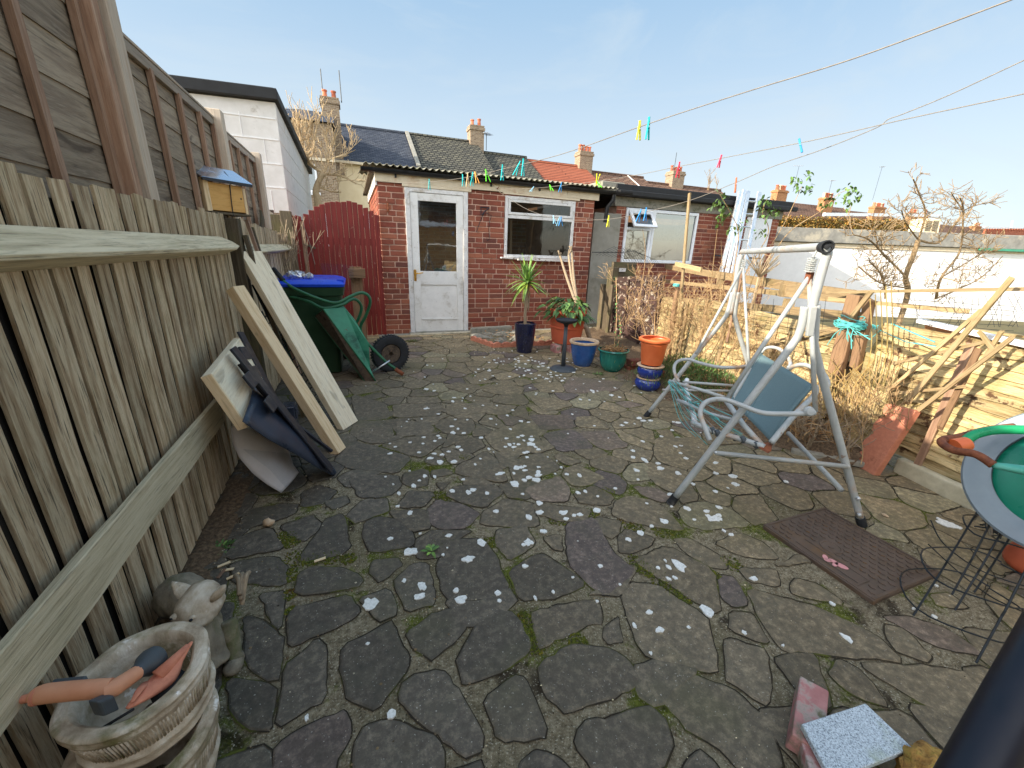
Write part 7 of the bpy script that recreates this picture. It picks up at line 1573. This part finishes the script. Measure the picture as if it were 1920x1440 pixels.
b.tube(smooth([hc+V(.02, .05, .0), hc+V(.0, .01, .01), hc+fw*.035, hc+fw*.065+V(0, 0, -.012), hc+fw*.095+V(0, 0, -.016)]), [.03, .045, .052, .056, .058, .060, .060, .059, .058, .056, .054, .052, .048, .043, .038, .034, .031, .030, .029, .028, .027, .026, .026, .026, .026][:25], n=22)
for s in (-1, 1):
    e0 = hc+y_*(.038*s)+V(0, 0, .03)-fw*.01; e1 = e0+y_*(.045*s)+V(0, 0, .050)-fw*.005; b.tube([e0, e0.lerp(e1, .5), e1], [.030, .022, .006], n=12, flat=.55)
b.blob(hc+fw*.118+V(0, 0, -.014), .020, .012, .015, n=12); b.tube([hc+fw*.05+V(0, 0, -.045), hc+fw*.095+V(0, 0, -.042)], [.026, .018], n=12)
for s in (-1, 1): b.blob(hc+fw*.055+y_*(.026*s)+V(0, 0, .030), .011, .010, .008, n=10)
b.build('head', M['stone'], an, smooth='all', sub=1, disp=.016)
b = MB()
for s in (-1, 1): b.blob(hc+fw*.122+y_*(.009*s)+V(0, 0, -.013), .005, .006, .005, n=8); b.blob(hc+fw*.063+y_*(.028*s)+V(0, 0, .031), .005, .005, .004, n=8)
b.tube([hc+fw*.06+y_*.045+V(0, 0, -.03), hc+fw*.10+V(0, 0, -.036), hc+fw*.06-y_*.045+V(0, 0, -.03)], .003, n=5); b.build('carved_eyes_and_mouth', M['rubber'], an)
b = MB(); 
for k in range(3): b.tube(smooth([V(-.47+.02*k, 1.36, .17), V(-.45+.01*k, 1.32, .18), V(-.44, 1.27, .16-.02*k)]), .008, n=6)
tag(b.build('dry_roots', M['bark'], smooth='all'), 'twisted dry roots beside the stone animal head', 'roots')

# ================================================================== FOREGROUND RIGHT
b = MB(); b.slab(PZ(1512, 1272, .05)+V(.0, 0, 0), PZ(1512, 1345, .05), .085, .065, n=4, wob=.002)
def brk(a, c, w, h, z, nm, mt, lab, cat='brick', grp=None, bev=.004, j=.003):
    b = MB(); a = Vector(a); c = Vector(c); b.beam(V(a.x, a.y, z+h/2), V(c.x, c.y, z+h/2), w, h, j=j); return tag(b.build(nm, mt, bevel=bev, seg=2), lab, cat, grp)
brk(PZ(1518, 1278, .06)+V(.0, -.01, 0), PZ(1512, 1400, .06), .072, .062, .010, 'pink_brick', M['redbrick2'], 'worn pink brick half under the granite slab, farther one', grp='pink bricks under the granite slab')
brk(PZ(1530, 1400, .05), PZ(1560, 1500, .05), .075, .055, .008, 'pink_brick', M['redbrick2'], 'worn pink brick half under the granite slab, nearer one', grp='pink bricks under the granite slab')
b = MB(); cs = [PZ(1503, 1357, .095), PZ(1623, 1318, .095), PZ(1712, 1402, .095), PZ(1560, 1462, .095)]; b.prism([p-V(0, 0, .018) for p in cs], V(0, 0, .018)); tag(b.build('granite_slab', M['granite'], bevel=.002), 'small square of speckled grey granite resting on pink bricks', 'stone slab')
b = MB(); c = PZ(1720, 1420, .10); b.blob(c+V(.01, -.03, -.02), .07, .055, .055, n=28, amp=.35, sc=9); M['ochrerock'] = mat('ochre_rock', [S(140, 96, 48), S(186, 142, 74), S(160, 150, 66)], 26, rough=1, bump=1, bd=.01, coord='obj', rnd=0, fine=110); tag(b.build('ochre_rock', M['ochrerock'], smooth='all'), 'rough ochre stone on the granite slab beside the black pole', 'rock')
b = MB(); c = PZ(1895, 1425, .03); b.blob(c, .05, .035, .03, n=16, amp=.4); tag(b.build('pale_rock', M['stone'], smooth='all'), 'pale pinkish stone at the bottom right corner behind the pole', 'rock')
b = MB(); a_, c_ = D(1800, 1500, .62), D(1960, 1200, .72); d = (c_-a_).normalized(); b.tube([a_-d*.35, a_, c_, c_+d*.6], .036, n=28)
M['poleblack'] = mat('black_pole_paint', [S(14, 16, 26), S(22, 25, 38)], 8, rough=.45, bump=.06, rnd=0); tag(b.build('black_pole', M['poleblack'], smooth=True), 'thick black pole slanting across the bottom right corner', 'pole')
# wire plant cage
wc = thing('wire_plant_cage', 'dark wire plant support cage standing beside the drain cover', 'plant support', (2.1, .5, 0))
legs = [(PZ(1712, 1155, 0), D(1838, 950, 1.72)), (PZ(1783, 1118, 0), D(1860, 975, 1.62)), (PZ(1790, 1145, 0), D(1885, 985, 1.58)), (PZ(1830, 1243, 0), D(1938, 1040, 1.35)), (PZ(1825, 1113, 0), D(1905, 990, 1.68))]
for a, t in legs:
    b = MB(); m = a.lerp(t, .42)+V(.008, .0, .004); b.tube([a, m, m+V(.004, 0, .02), t, t+(t-a)*.25], .0034, n=6); b.build('wire_leg', M['wire'], wc)
def hoop(u, r, nm='wire_hoop'):
    ps = [a.lerp(t, u) for a, t in legs]; c = sum(ps, V(0, 0, 0))/5; b = MB(); pts = [V(c.x+cos(k*2*pi/24)*r, c.y+sin(k*2*pi/24)*r*.8, c.z+.008*sin(k)) for k in range(25)]; b.tube(pts, .003, n=5); b.build(nm, M['wire'], wc)
hoop(.45, .19); hoop(.95, .13); hoop(.15, .21)
b = MB(); R = random.Random(2); b.tube(smooth([D(1740, 1020, 1.75), D(1800, 1075, 1.7), D(1860, 1120, 1.6), D(1925, 1150, 1.5)]), .0026, n=5); b.tube(smooth([D(1745, 975, 1.8), D(1770, 1020, 1.75), D(1840, 1070, 1.7), D(1925, 1100, 1.6)]), .0026, n=5)
for k in range(22): p = D(1840+R.uniform(0, 60), 985+R.uniform(-12, 14), 1.8); b.tube([p, p+V(R.uniform(-.05, .05), R.uniform(-.05, .05), R.uniform(-.02, .02)), p+V(R.uniform(-.06, .06), R.uniform(-.06, .06), 0)], .003, n=4)
b.build('bent_wire', M['wire'], wc)
b = MB(); b.tube(smooth([D(1838, 948, 1.70), D(1848, 975, 1.68), D(1858, 990, 1.68), D(1856, 1002, 1.68), D(1845, 960, 1.70), D(1826, 975, 1.70)]), .004, n=6); tag(b.build('string_tie', M['line'], smooth='all'), 'pale string knotted on top of the wire cage', 'string')
# hose reel: big ringed disc at right edge
c0 = D(2025, 905, 1.42); nrm = (EYE-c0).normalized()+V(-.25, .25, .35); nrm.normalize()
hr = thing('hose_reel', 'grey ringed hose reel with green translucent disc at the right edge', 'hose reel', tuple(c0))
b = MB(); b.lathe(c0, [(.205, -.025), (.262, -.02), (.285, 0), (.288, .012), (.28, .020), (.262, .016), (.235, .018), (.225, .012), (.205, .010)], n=80, ax=nrm, cap0=False); b.build('rim', M['greyreel'] if 'greyreel' in M else mat('reel_grey', [S(116, 128, 136), S(134, 146, 152)], 6, rough=.45, bump=.05, rnd=0), hr, smooth=True)
M['reelgreen'] = mat('reel_green', [S(16, 104, 82), S(32, 134, 108)], 5, rough=.25, bump=.1, rnd=0, spots=[(S(130, 180, 160), 40, .72, .76)])
b = MB(); b.lathe(c0, [(.206, -.01), (.17, .0), (.10, .004), (.02, .0), (.02, .02)], n=80, ax=nrm, cap0=False, cap1=True); b.build('disc', M['reelgreen'], hr, smooth=True)
x_, y_, z_ = frame(nrm, V(0, 1, 0)); hL = D(1862, 872, 1.36); hb_ = c0+nrm*.02
b = MB(); b.tube([hL, hL.lerp(hb_, .5)+nrm*.01, hb_], [.016, .03, .04], n=16, flat=.6); M['reelteal'] = mat('reel_teal', [S(60, 140, 122), S(84, 164, 146)], 6, rough=.4, bump=.05, rnd=0); b.build('handle_socket', M['reelteal'], hr, smooth='all')
b = MB(); b.tube(smooth([hL, D(1830, 852, 1.40), D(1790, 845, 1.46), D(1767, 832, 1.50), D(1770, 824, 1.52), D(1800, 819, 1.54), D(1850, 806, 1.56), D(1900, 800, 1.55)], 7), .0135, n=12); b.build('crank', M['rust'], hr, smooth='all')
b = MB(); b.tube([D(1788, 838, 1.50), D(1812, 832, 1.50)], [.030, .026], n=16); b.build('crank_knob', M['orangepot'], hr, smooth=True)
b = MB(); b.tube(smooth([D(1808, 828, 1.52), D(1830, 814, 1.52), D(1870, 806, 1.52), D(1925, 806, 1.50)]), .017, n=14); M['hosegreen'] = mat('hose_green', [S(20, 130, 80), S(34, 160, 104)], 9, rough=.35, bump=.05, rnd=0); b.build('hose', M['hosegreen'], hr, smooth='all')
# terracotta ornament behind reel
b = MB(); c = PZ(1925, 1085, .0); c.z = 0; b.lathe(c+V(.10, 0, 0), [(.09, 0), (.11, .02), (.12, .05), (.10, .10), (.06, .13), (.05, .16), (.075, .20), (.07, .24), (.03, .27)], n=28, cap1=True, wob=.15); tag(b.build('terracotta_figure', M['terracotta'], smooth='all'), 'terracotta ornament partly hidden behind the wire cage at the right edge', 'ornament')
b = MB()
for k in range(9): p = PZ(1765, 962, .012)+V(RN.uniform(-.05, .05), RN.uniform(-.03, .03), 0); lspot_ = p
b = MB(); c = PZ(1660, 966, .015); b.blob(c, .010, .018, .006, n=8, amp=.4); tag(b.build('dry_scrap', M['clayrim']), 'small dry curled scrap on the paving right of the swing leg', 'scrap')
# ================================================================== CLOTHES LINES AND PEGS
def peg(c, t, col, lab, ang=0.0, L=.098, open_=.15, wood_=False, roll=0):
    mk = 'peg_'+col
    if mk not in M:
        cc = {'teal': (20, 178, 178), 'green': (96, 206, 40), 'yellow': (236, 226, 30), 'blue': (52, 140, 206), 'red': (214, 28, 60), 'pink': (226, 50, 80), 'wood': (206, 176, 128), 'orange': (226, 158, 70), 'brown': (176, 96, 60), 'paleblue': (140, 196, 226)}[col]
        M[mk] = mat(mk, [S(*cc), S(*[min(255, int(x*1.08)) for x in cc])], 30, rough=.4, bump=.05, rnd=0)
    r = thing('clothes_peg', lab, 'clothes peg', tuple(c), 'pegs on the washing lines')
    t = Vector(t).normalized(); dn = V(0, 0, -1); sd = t.cross(V(0, 0, 1)).normalized()
    d0 = (dn*cos(ang)+t*sin(ang)).normalized(); sw_ = (sd*cos(roll)+t*sin(roll)).normalized()
    for s in (-1, 1):
        b = MB(); ax = (d0+sw_*s*open_).normalized(); o = c - d0*L*.22
        pts = [o-ax*.0+sw_*s*.002, o+ax*L*.25+sw_*s*.003, o+ax*L*.5+sw_*s*.001, o+ax*L]
        up_ = sw_
        b.beam(o-ax*L*.10, o+ax*L*.42, .0095, .005, up=up_); b.beam(o+ax*L*.42, o+ax*L*.9, .0085, .0042, up=up_); b.build('prong', M[mk], r, bevel=.0012)
    b = MB(); q = c+d0*L*.10; b.tube([q-t*.006, q+t*.006], .0035, n=8); b.build('spring', M['alu'], r)
    return r
def curve(P, Bp, pts):   # points in the vertical plane through two plan positions
    return smooth([PV(x, y, P, Bp) for x, y in pts], 6)
SA = V(.40, 6.08, 0); eA = D(1216, 232, 1.67); LA = ((SA.x, SA.y), (eA.x, eA.y))
ptsA = [(707, 340), (759, 343), (805, 341), (860, 335), (912, 325), (942, 317), (1050, 290), (1216, 232), (1400, 172), (1600, 110), (1895, 0), (2100, -78)]
b = MB(); b.tube(curve(*LA, ptsA), .0017, n=6); tag(b.build('washing_line', M['line'], smooth='all'), 'upper washing line from the shed corner to the top right', 'washing line', 'washing lines')
SB = PY(932, 355, 6.09); eB = D(1500, 268, 2.0); LB = ((SB.x, SB.y), (eB.x, eB.y))
ptsB = [(932, 355), (1000, 353), (1060, 347), (1119, 340), (1200, 327), (1273, 312), (1351, 297), (1500, 268), (1600, 246), (1700, 223), (1920, 176), (2100, 138)]
b = MB(); b.tube(curve(*LB, ptsB), .0018, n=6); tag(b.build('washing_line', M['line'], smooth='all'), 'middle washing line from the hook on the shed fascia, with the two red pegs', 'washing line', 'washing lines')
eC = D(1380, 341, 2.4); LC = ((SB.x, SB.y), (eC.x, eC.y))
ptsC = [(932, 357), (980, 388), (1020, 404), (1060, 412), (1141, 411), (1207, 398), (1290, 377), (1380, 342), (1450, 312), (1540, 281), (1640, 241), (1665, 224), (1695, 213), (1780, 178), (1920, 113), (2080, 40)]
b = MB(); b.tube(curve(*LC, ptsC), .0018, n=6); tag(b.build('washing_line', M['line'], smooth='all'), 'lowest sagging washing line, drooping across the shed window', 'washing line', 'washing lines')
b = MB(); q = PY(932, 354, 6.11); b.tube([q+V(0, .03, 0), q+V(0, -.03, 0), q+V(.01, -.03, .02)], .006, n=6); tag(b.build('line_hook', M['rust']), 'small hook on the shed fascia holding two washing lines', 'hook')
def pg(Lp, x, y, col, lab, **k):
    c = PV(x, y, *Lp); t = V(Lp[1][0]-Lp[0][0], Lp[1][1]-Lp[0][1], 0); return peg(c, t, col, lab, **k)
pg(LA, 805, 342, 'teal', 'teal peg above the white door', open_=.13)
pg(LA, 868, 334, 'teal', 'teal peg left of the wooden pegs on the upper line', ang=.25)
pg(LA, 877, 333, 'wood', 'pale wooden peg on the upper line', open_=.16, L=.10); pg(LA, 886, 331, 'teal', 'teal peg between the wooden and the orange peg', ang=-.2)
pg(LA, 892, 329, 'orange', 'orange-tan peg slanting beside the wooden peg', ang=.55, L=.10); pg(LA, 912, 325, 'green', 'lime green peg on the upper line above the shed gutter', ang=.5, open_=.2)
pg(LA, 942, 318, 'teal', 'teal peg right of the lime green one on the upper line', open_=.12); pg(LA, 972, 311, 'teal', 'tilted teal peg crossing its neighbour against the roofs', ang=-.75); pg(LA, 981, 308, 'teal', 'upright teal peg beside a tilted one, against the roofs', open_=.12)
pg(LA, 1199, 238, 'yellow', 'yellow peg against the sky on the upper line', open_=.15, ang=.05, L=.075); pg(LA, 1216, 233, 'teal', 'teal peg against the sky next to the yellow one', open_=.12, ang=.05, L=.085)
pg(LB, 999, 353, 'paleblue', 'pale blue peg lying level on the middle line', ang=-1.1); pg(LB, 1032, 350, 'green', 'green peg on the middle line over the shed fascia', ang=.8, open_=.2); pg(LB, 1052, 348, 'blue', 'small blue peg on the middle line over the shed fascia', ang=-.3, open_=.2)
pg(LB, 1119, 341, 'yellow', 'yellow-green peg at the end of the corrugated roof', ang=2.9, open_=.2); pg(LB, 1121, 343, 'green', 'lime peg crossing the yellow-green one at the roof end', ang=.9)
pg(LB, 1273, 313, 'red', 'red peg in front of the brown row chimney'); pg(LB, 1351, 298, 'pink', 'pinkish red peg against the sky', ang=-.15, open_=.14, L=.07); pg(LB, 1500, 268, 'blue', 'blue peg against the sky, tilted on the middle line', ang=.45, L=.075, open_=.03)
pg(LC, 1038, 409, 'paleblue', 'pale blue-green peg on the sagging line in the window', ang=.45); pg(LC, 1052, 412, 'blue', 'blue and white peg on the sagging line in the window', open_=.28); pg(LC, 1048, 412, 'paleblue', 'pale peg crossing the blue one on the sagging line', ang=-.4)
pg(LC, 1141, 411, 'yellow', 'yellow peg in front of the grey rendered panel', open_=.14); pg(LC, 1200, 400, 'blue', 'left blue peg of the pair before the open vent', ang=-.3, open_=.2); pg(LC, 1211, 397, 'blue', 'right blue peg of the pair before the open vent', open_=.14)
pg(LC, 1380, 342, 'brown', 'brown wooden peg near the ladder top', ang=.12, open_=.04, L=.085)

# ================================================================== BARE TREES AND SHRUBS
def branch(b, p, d, L, r, depth, R, spread=.5, seg=4, upw=.15, shrink=.68, kids=(2, 3), rmin=.002, tips=None, jit=.25):
    pts = [p]; q = p; dd = d.normalized()
    for i in range(seg):
        dd = (dd+V(R.uniform(-1, 1), R.uniform(-1, 1), R.uniform(-1, 1))*jit*.5+V(0, 0, upw*.3)).normalized(); q = q+dd*(L/seg); pts.append(q)
    rs = [max(rmin, r*(1-.45*i/seg)) for i in range(seg+1)]
    b.tube(pts, rs, n=6 if r > .012 else 4, caps=True)
    if tips is not None: tips.append((q, dd))
    if depth <= 0: return
    n = R.randint(*kids)
    for k in range(n):
        i = R.randint(max(1, seg//2), seg); base = pts[i]; rd = V(R.uniform(-1, 1), R.uniform(-1, 1), R.uniform(-.6, 1)).normalized()
        nd = (dd*(1-spread)+rd*spread+V(0, 0, upw)).normalized(); branch(b, base, nd, L*shrink*R.uniform(.75, 1.2), rs[i]*.72, depth-1, R, spread, seg, upw, shrink, kids, rmin, tips, jit)
M['fig'] = mat('fig_bark', [S(176, 150, 112), S(206, 182, 144)], 30, rough=.9, bump=.3, rnd=.15)
t = thing('bare_tree', 'bare pale-branched tree in front of the tall dark brick house', 'tree', tuple(PY(600, 400, 13)))
R = random.Random(21); Yt = 13.0
P_ = lambda x, y: PY(x, y, Yt)
b = MB(); b.tube(smooth([V(P_(597, 400).x, Yt, .2), P_(597, 385), P_(592, 360), P_(600, 335), P_(608, 325)]), [.12, .12, .11, .11, .10, .10, .10, .09, .09, .09, .085, .085, .08, .08, .08, .075, .075, .07, .07, .07, .07, .07, .07, .07, .06], n=9); b.build('trunk', M['fig'], t, smooth='all')
b = MB(); tp = []
for (x0, y0, x1, y1, r, dpt) in ((608, 325, 572, 300, .05, 2), (572, 300, 566, 262, .045, 3), (566, 262, 540, 230, .03, 2), (566, 262, 556, 210, .028, 2), (566, 262, 585, 225, .03, 2), (572, 300, 590, 262, .03, 3), (590, 262, 600, 215, .024, 2), (608, 325, 640, 330, .04, 2), (640, 330, 668, 345, .03, 3), (600, 335, 620, 290, .035, 3), (620, 290, 612, 240, .025, 2), (620, 290, 630, 250, .022, 2), (597, 350, 640, 360, .03, 2), (572, 300, 556, 300, .03, 3), (612, 300, 650, 290, .022, 3)):
    a, c = P_(x0, y0), P_(x1, y1); m = a.lerp(c, .5)+V(R.uniform(-.12, .12), R.uniform(-.3, .3), R.uniform(-.1, .1)); b.tube(smooth([a, m, c], 4), [r*(1-.05*i) for i in range(9)], n=7)
    for k in range(7):
        q = a.lerp(c, R.uniform(.2, 1)); branch(b, q, (c-a).normalized()*.4+V(R.uniform(-.6, .6), R.uniform(-.6, .6), R.uniform(.1, 1.1)), R.uniform(.22, .45), r*.42, dpt-1, R, .5, 4, .22, .7, (1, 3), .006)
b.build('branches', M['fig'], t)
# shrub by left fence end
t = thing('bare_shrub', 'bare dark twiggy shrub at the end of the low pale fence by the gate', 'shrub', (-.80, 5.7, 0)); b = MB(); R = random.Random(33)
for k in range(16): branch(b, V(-.80+R.uniform(-.1, .08), 5.6+R.uniform(-.4, .2), .2), V(R.uniform(-.3, .25), R.uniform(-.3, .2), 1), .75, .012, 3, R, .35, 5, .2, .55, (2, 3), .0025)
b.build('branches', M['bark'], t)
M['roses'] = M['twig']
def bush(nm, lab, base, n, L, r, depth, seed, mt='twig', sp=.4, lean=V(0, 0, 0), rad=.1, sh=.62, kids=(2, 3), rmin=.0016, jit=.3):
    t = thing(nm, lab, 'shrub', tuple(base)); b = MB(); R = random.Random(seed); tips = []
    for k in range(n): branch(b, base+V(R.uniform(-rad, rad), R.uniform(-rad, rad), 0), V(R.uniform(-.5, .5), R.uniform(-.5, .5), 1)+lean, L*R.uniform(.7, 1.1), r, depth, R, sp, 5, .12, sh, kids, rmin, tips, jit)
    b.build('branches', M[mt], t); return t, tips
fyp = lambda y, o=-.25: V(fx(y)+o, y, .06)
bush('thorny_shrub', 'straw-coloured thorny bush behind the stacked pots', fyp(3.9, -.25), 6, .55, .007, 5, 41, sp=.58, rad=.10, sh=.66)
bush('thorny_shrub', 'tangled bare rose bush around the brown stake left of the swing', fyp(3.1, -.2), 6, .62, .008, 5, 42, sp=.58, rad=.12, sh=.66)
bush('thorny_shrub', 'spreading bare thorny twigs right of the pale lap panel', fyp(2.6, -.12), 3, .5, .006, 4, 43, sp=.55, rad=.12, sh=.66)
bush('thorny_shrub', 'tangled straw twigs at the foot of the brown split post behind the swing', fyp(1.85, -.22), 20, .30, .005, 3, 44, sp=.55, rad=.28, sh=.7)
bush('thorny_shrub', 'straw-coloured climber stems spread over the lap panel behind the swing', fyp(2.3, -.12), 7, .42, .004, 4, 46, sp=.55, rad=.3, sh=.68)
bush('thorny_shrub', 'fine straw twigs arching in front of the lap panel beside the brown stake', fyp(3.5, -.2), 6, .45, .005, 4, 47, sp=.6, rad=.2, sh=.68)
bush('thorny_shrub', 'sparse dry twigs between the brown split post and the scalloped slab', fyp(1.45, -.12), 6, .30, .0035, 4, 48, sp=.5, rad=.15, sh=.68)
bush('dead_brush', 'dark dead brushwood heaped behind the swing back leg', fyp(1.6, -.28), 12, .20, .007, 3, 45, 'bark', sp=.65, rad=.22, sh=.75)
b = MB(); R = random.Random(70)
for k in range(260):
    y = R.uniform(1.5, 3.4); x = fx(y)-R.uniform(.05, .5); d = V(R.uniform(-1, 1), R.uniform(-1, 1), R.uniform(-.1, .5)).normalized()*R.uniform(.06, .22); p = V(x, y, .10+R.uniform(0, .08)); b.tube([p, p+d*.5+V(0, 0, .02), p+d], R.uniform(.0015, .004), n=4, col=R.choice([(1, 1, 1), (.5, .4, .35), (.7, .6, .5)]))
tag(b.build('fallen_twigs', M['twig']), kind='stuff')
# rose stems with leaves (tall)
rs = thing('tall_rose', 'tall rose with leafy arching stems rising above the swing top', 'rose bush', tuple(fyp(2.6)))
b = MB(); bl2 = MB(); R = random.Random(50)
def RP_(x, y, yy): return PV(x, y, (FA[0]-.15, FA[1]), (FB[0]-.15, FB[1])) if yy is None else PY(x, y, yy)
ST = [([(1385, 640), (1400, 560), (1422, 500), (1470, 420), (1503, 350)], 3.0, ((1503, 350), (1490, 340), (1512, 328), (1520, 352))), ([(1400, 620), (1430, 520), (1475, 440), (1540, 395), (1570, 365), (1600, 352)], 3.0, ((1560, 372), (1582, 360), (1600, 352), (1605, 368), (1590, 382), (1545, 390))),
      ([(1380, 600), (1395, 520), (1440, 440), (1430, 400), (1438, 372)], 3.0, ((1440, 400), (1430, 385), (1452, 395), (1436, 372), (1425, 435))), ([(1370, 620), (1375, 520), (1385, 440), (1370, 400), (1350, 365)], 3.0, ((1352, 370), (1345, 380), (1362, 395), (1355, 410), (1375, 430), (1388, 420))),
      ([(1200, 560), (1210, 480), (1205, 430)], 4.0, ()), ([(1330, 580), (1337, 500), (1345, 430)], 3.4, ()), ([(1320, 570), (1350, 520), (1352, 450)], 3.4, ())]
for pts, yy, lv in ST:
    s_ = smooth([PY(x, y, yy) for x, y in pts]); b.tube(s_, [.006-.004*i/len(s_) for i in range(len(s_))], n=5)
    for (x, y) in lv:
        for k in range(13):
            p = PY(x+R.uniform(-11, 11), y+R.uniform(-10, 10), yy+R.uniform(-.08, .08)); bl2.leaf(p, V(R.uniform(-1, 1), R.uniform(-1, 1), R.uniform(-.9, .2)), V(0, 0, 1), R.uniform(.035, .062), R.uniform(.020, .032), .2, .3, R.choice([(1.3, 1.2, .9), (1, 1, .8), (1.6, 1.4, .9), (.8, .9, .7)]))
b.build('stems', M['twig'], rs); bl2.build('leaves', M['leafgreen'], rs)
# broom-like pruned bush on stem
br = thing('pruned_standard', 'broom-shaped bare green-twigged bush on a single brown stem above the lap panel', 'shrub', tuple(fyp(2.9)))
b = MB(); R = random.Random(51); A_ = PY(1398, 660, 2.9); B2 = PY(1423, 520, 2.95); b.tube(smooth([A_, PY(1408, 590, 2.92), B2]), .014, n=7)
for k in range(34):
    e = PY(1412+R.uniform(-14, 52), 470+R.uniform(-14, 30), 2.95+R.uniform(-.12, .12)); b.tube(smooth([B2, B2.lerp(e, .5)+V(R.uniform(-.03, .03), 0, .0), e], 4), [.005]*4+[.0035]*4+[.002], n=4)
b.build('branches', M['pale'], br)
# right bare tree before white garage
t = thing('knobbly_tree', 'bare knobbly fruit tree in front of the white garage wall', 'tree', (5.2, 3.3, 0))
R = random.Random(61); Yq = 3.1; b = MB(); Q = lambda x, y, o=0: PY(x, y, Yq+o)
b.tube(smooth([V(Q(1700, 560).x, Yq, 0), Q(1700, 560), Q(1698, 520), Q(1712, 480), Q(1722, 450)]), [.03]*12+[.026]*13, n=9)
for (pth, r, dp) in (([(1722, 450), (1735, 400), (1722, 360), (1712, 335)], .020, 3), ([(1722, 450), (1760, 455), (1790, 420), (1806, 395), (1800, 370)], .022, 3), ([(1806, 395), (1830, 385), (1862, 378)], .012, 2), ([(1806, 395), (1790, 372), (1783, 360)], .012, 2), ([(1700, 520), (1660, 480), (1630, 450), (1600, 440)], .02, 3), ([(1698, 520), (1680, 500), (1650, 470), (1640, 430)], .018, 3), ([(1700, 540), (1650, 530), (1610, 500)], .018, 3), ([(1722, 450), (1700, 420), (1690, 395)], .014, 3), ([(1755, 560), (1765, 520), (1800, 470), (1806, 395)], .026, 3), ([(1765, 520), (1800, 500), (1850, 470)], .016, 3), ([(1660, 560), (1655, 520), (1630, 490)], .02, 3), ([(1755, 560), (1790, 545), (1840, 520), (1880, 480)], .016, 3)):
    pp = smooth([Q(x, y, R.uniform(-.08, .08)) for x, y in pth]); n = len(pp); b.tube(pp, [r*.62*(1-.5*i/n) for i in range(n)], n=6)
    for k in range(13):
        i = R.randint(n//4, n-1); branch(b, pp[i], V(R.uniform(-1, 1), R.uniform(-.5, .5), R.uniform(-.5, .7)), R.uniform(.10, .22), r*.26, dp-1, R, .55, 4, .06, .75, (2, 3), .0028, None, .4)
M['treebark'] = mat('grey_tan_bark', [S(124, 102, 74), S(164, 140, 104)], 40, rough=.9, bump=.4, rnd=.2)
b.build('branches', M['treebark'], t)
# evergreen low shrub (rosemary / lavender)
gs = thing('low_grey_green_shrub', 'low feathery grey-green shrub under the far end of the swing', 'shrub', (2.75, 2.75, 0))
b = MB(); R = random.Random(71)
for k in range(2600):
    x = 2.95+R.gauss(0, .20); y = 2.85+R.gauss(0, .28); h = .26*max(.2, 1-((x-2.95)/.5)**2-((y-2.85)/.7)**2); p = V(x, y, .08+R.uniform(0, h)); d = V(R.uniform(-.7, .7), R.uniform(-.7, .7), 1).normalized(); b.leaf(p, d, V(1, 0, 0), R.uniform(.03, .06), .007, 0, .1, R.choice([(.8, .85, .7), (1, 1, .8), (1.2, 1.1, .8), (.5, .6, .5)]))
b.build('foliage', M['leafgreen'], gs)
weed(V(2.83, 3.28, .05), .14, 160, 'small bright green weed clump behind the stacked pots', 'weed', 'weed', M['leafgreen'], (.03, .06), .022)
weed(PZ(1122, 703, .0), .05, 60, 'sparse green weed between the blue and the teal pot', 'weed', 'weed', M['leafgreen'], (.02, .04), .01)
weed(PZ(775, 645, .0)+V(0, .15, 0), .12, 120, 'mossy weed patch at the left end of the door step', 'weed', 'weed', M['moss'], (.015, .03), .012)
# yellow-green stems right
b = MB(); R = random.Random(77)
ys = thing('yellow_shrub', 'yellow-green upright stems at the foot of the brown post', 'shrub', tuple(fyp(1.75)))
for k in range(26):
    x0 = 1600+R.uniform(-30, 60); b.tube(smooth([F(x0, 770+R.uniform(-20, 10))+V(-.2, 0, 0), F(x0+R.uniform(-20, 20), 725)+V(-.18, 0, 0), F(x0+R.uniform(-30, 35), 690+R.uniform(-20, 20))+V(-.16, 0, 0)], 4), .0028, n=4, col=(.8, .82, .6))
for k in range(5):
    x0 = 1645+k*10; b.tube(smooth([F(x0, 720)+V(-.16, 0, 0), F(x0+14, 650)+V(-.14, 0, 0), F(x0+8, 560-k*8)+V(-.12, 0, 0)], 5), .003, n=4, col=(.7, .76, .5))
b.build('stems', M['twig'], ys)
# far right-background: little tree tops
b = MB(); R = random.Random(5)
for k in range(3): branch(b, PY(1335, 372, 30)+V(R.uniform(-.5, .5), 0, 0), V(R.uniform(-.3, .3), 0, 1), 1.0, .03, 3, R, .4, 4, .2, .7, (2, 3), .012)
tag(b.build('distant_bare_tree', M['treebark']), 'tiny bare tree top above the outbuilding roof', 'tree')
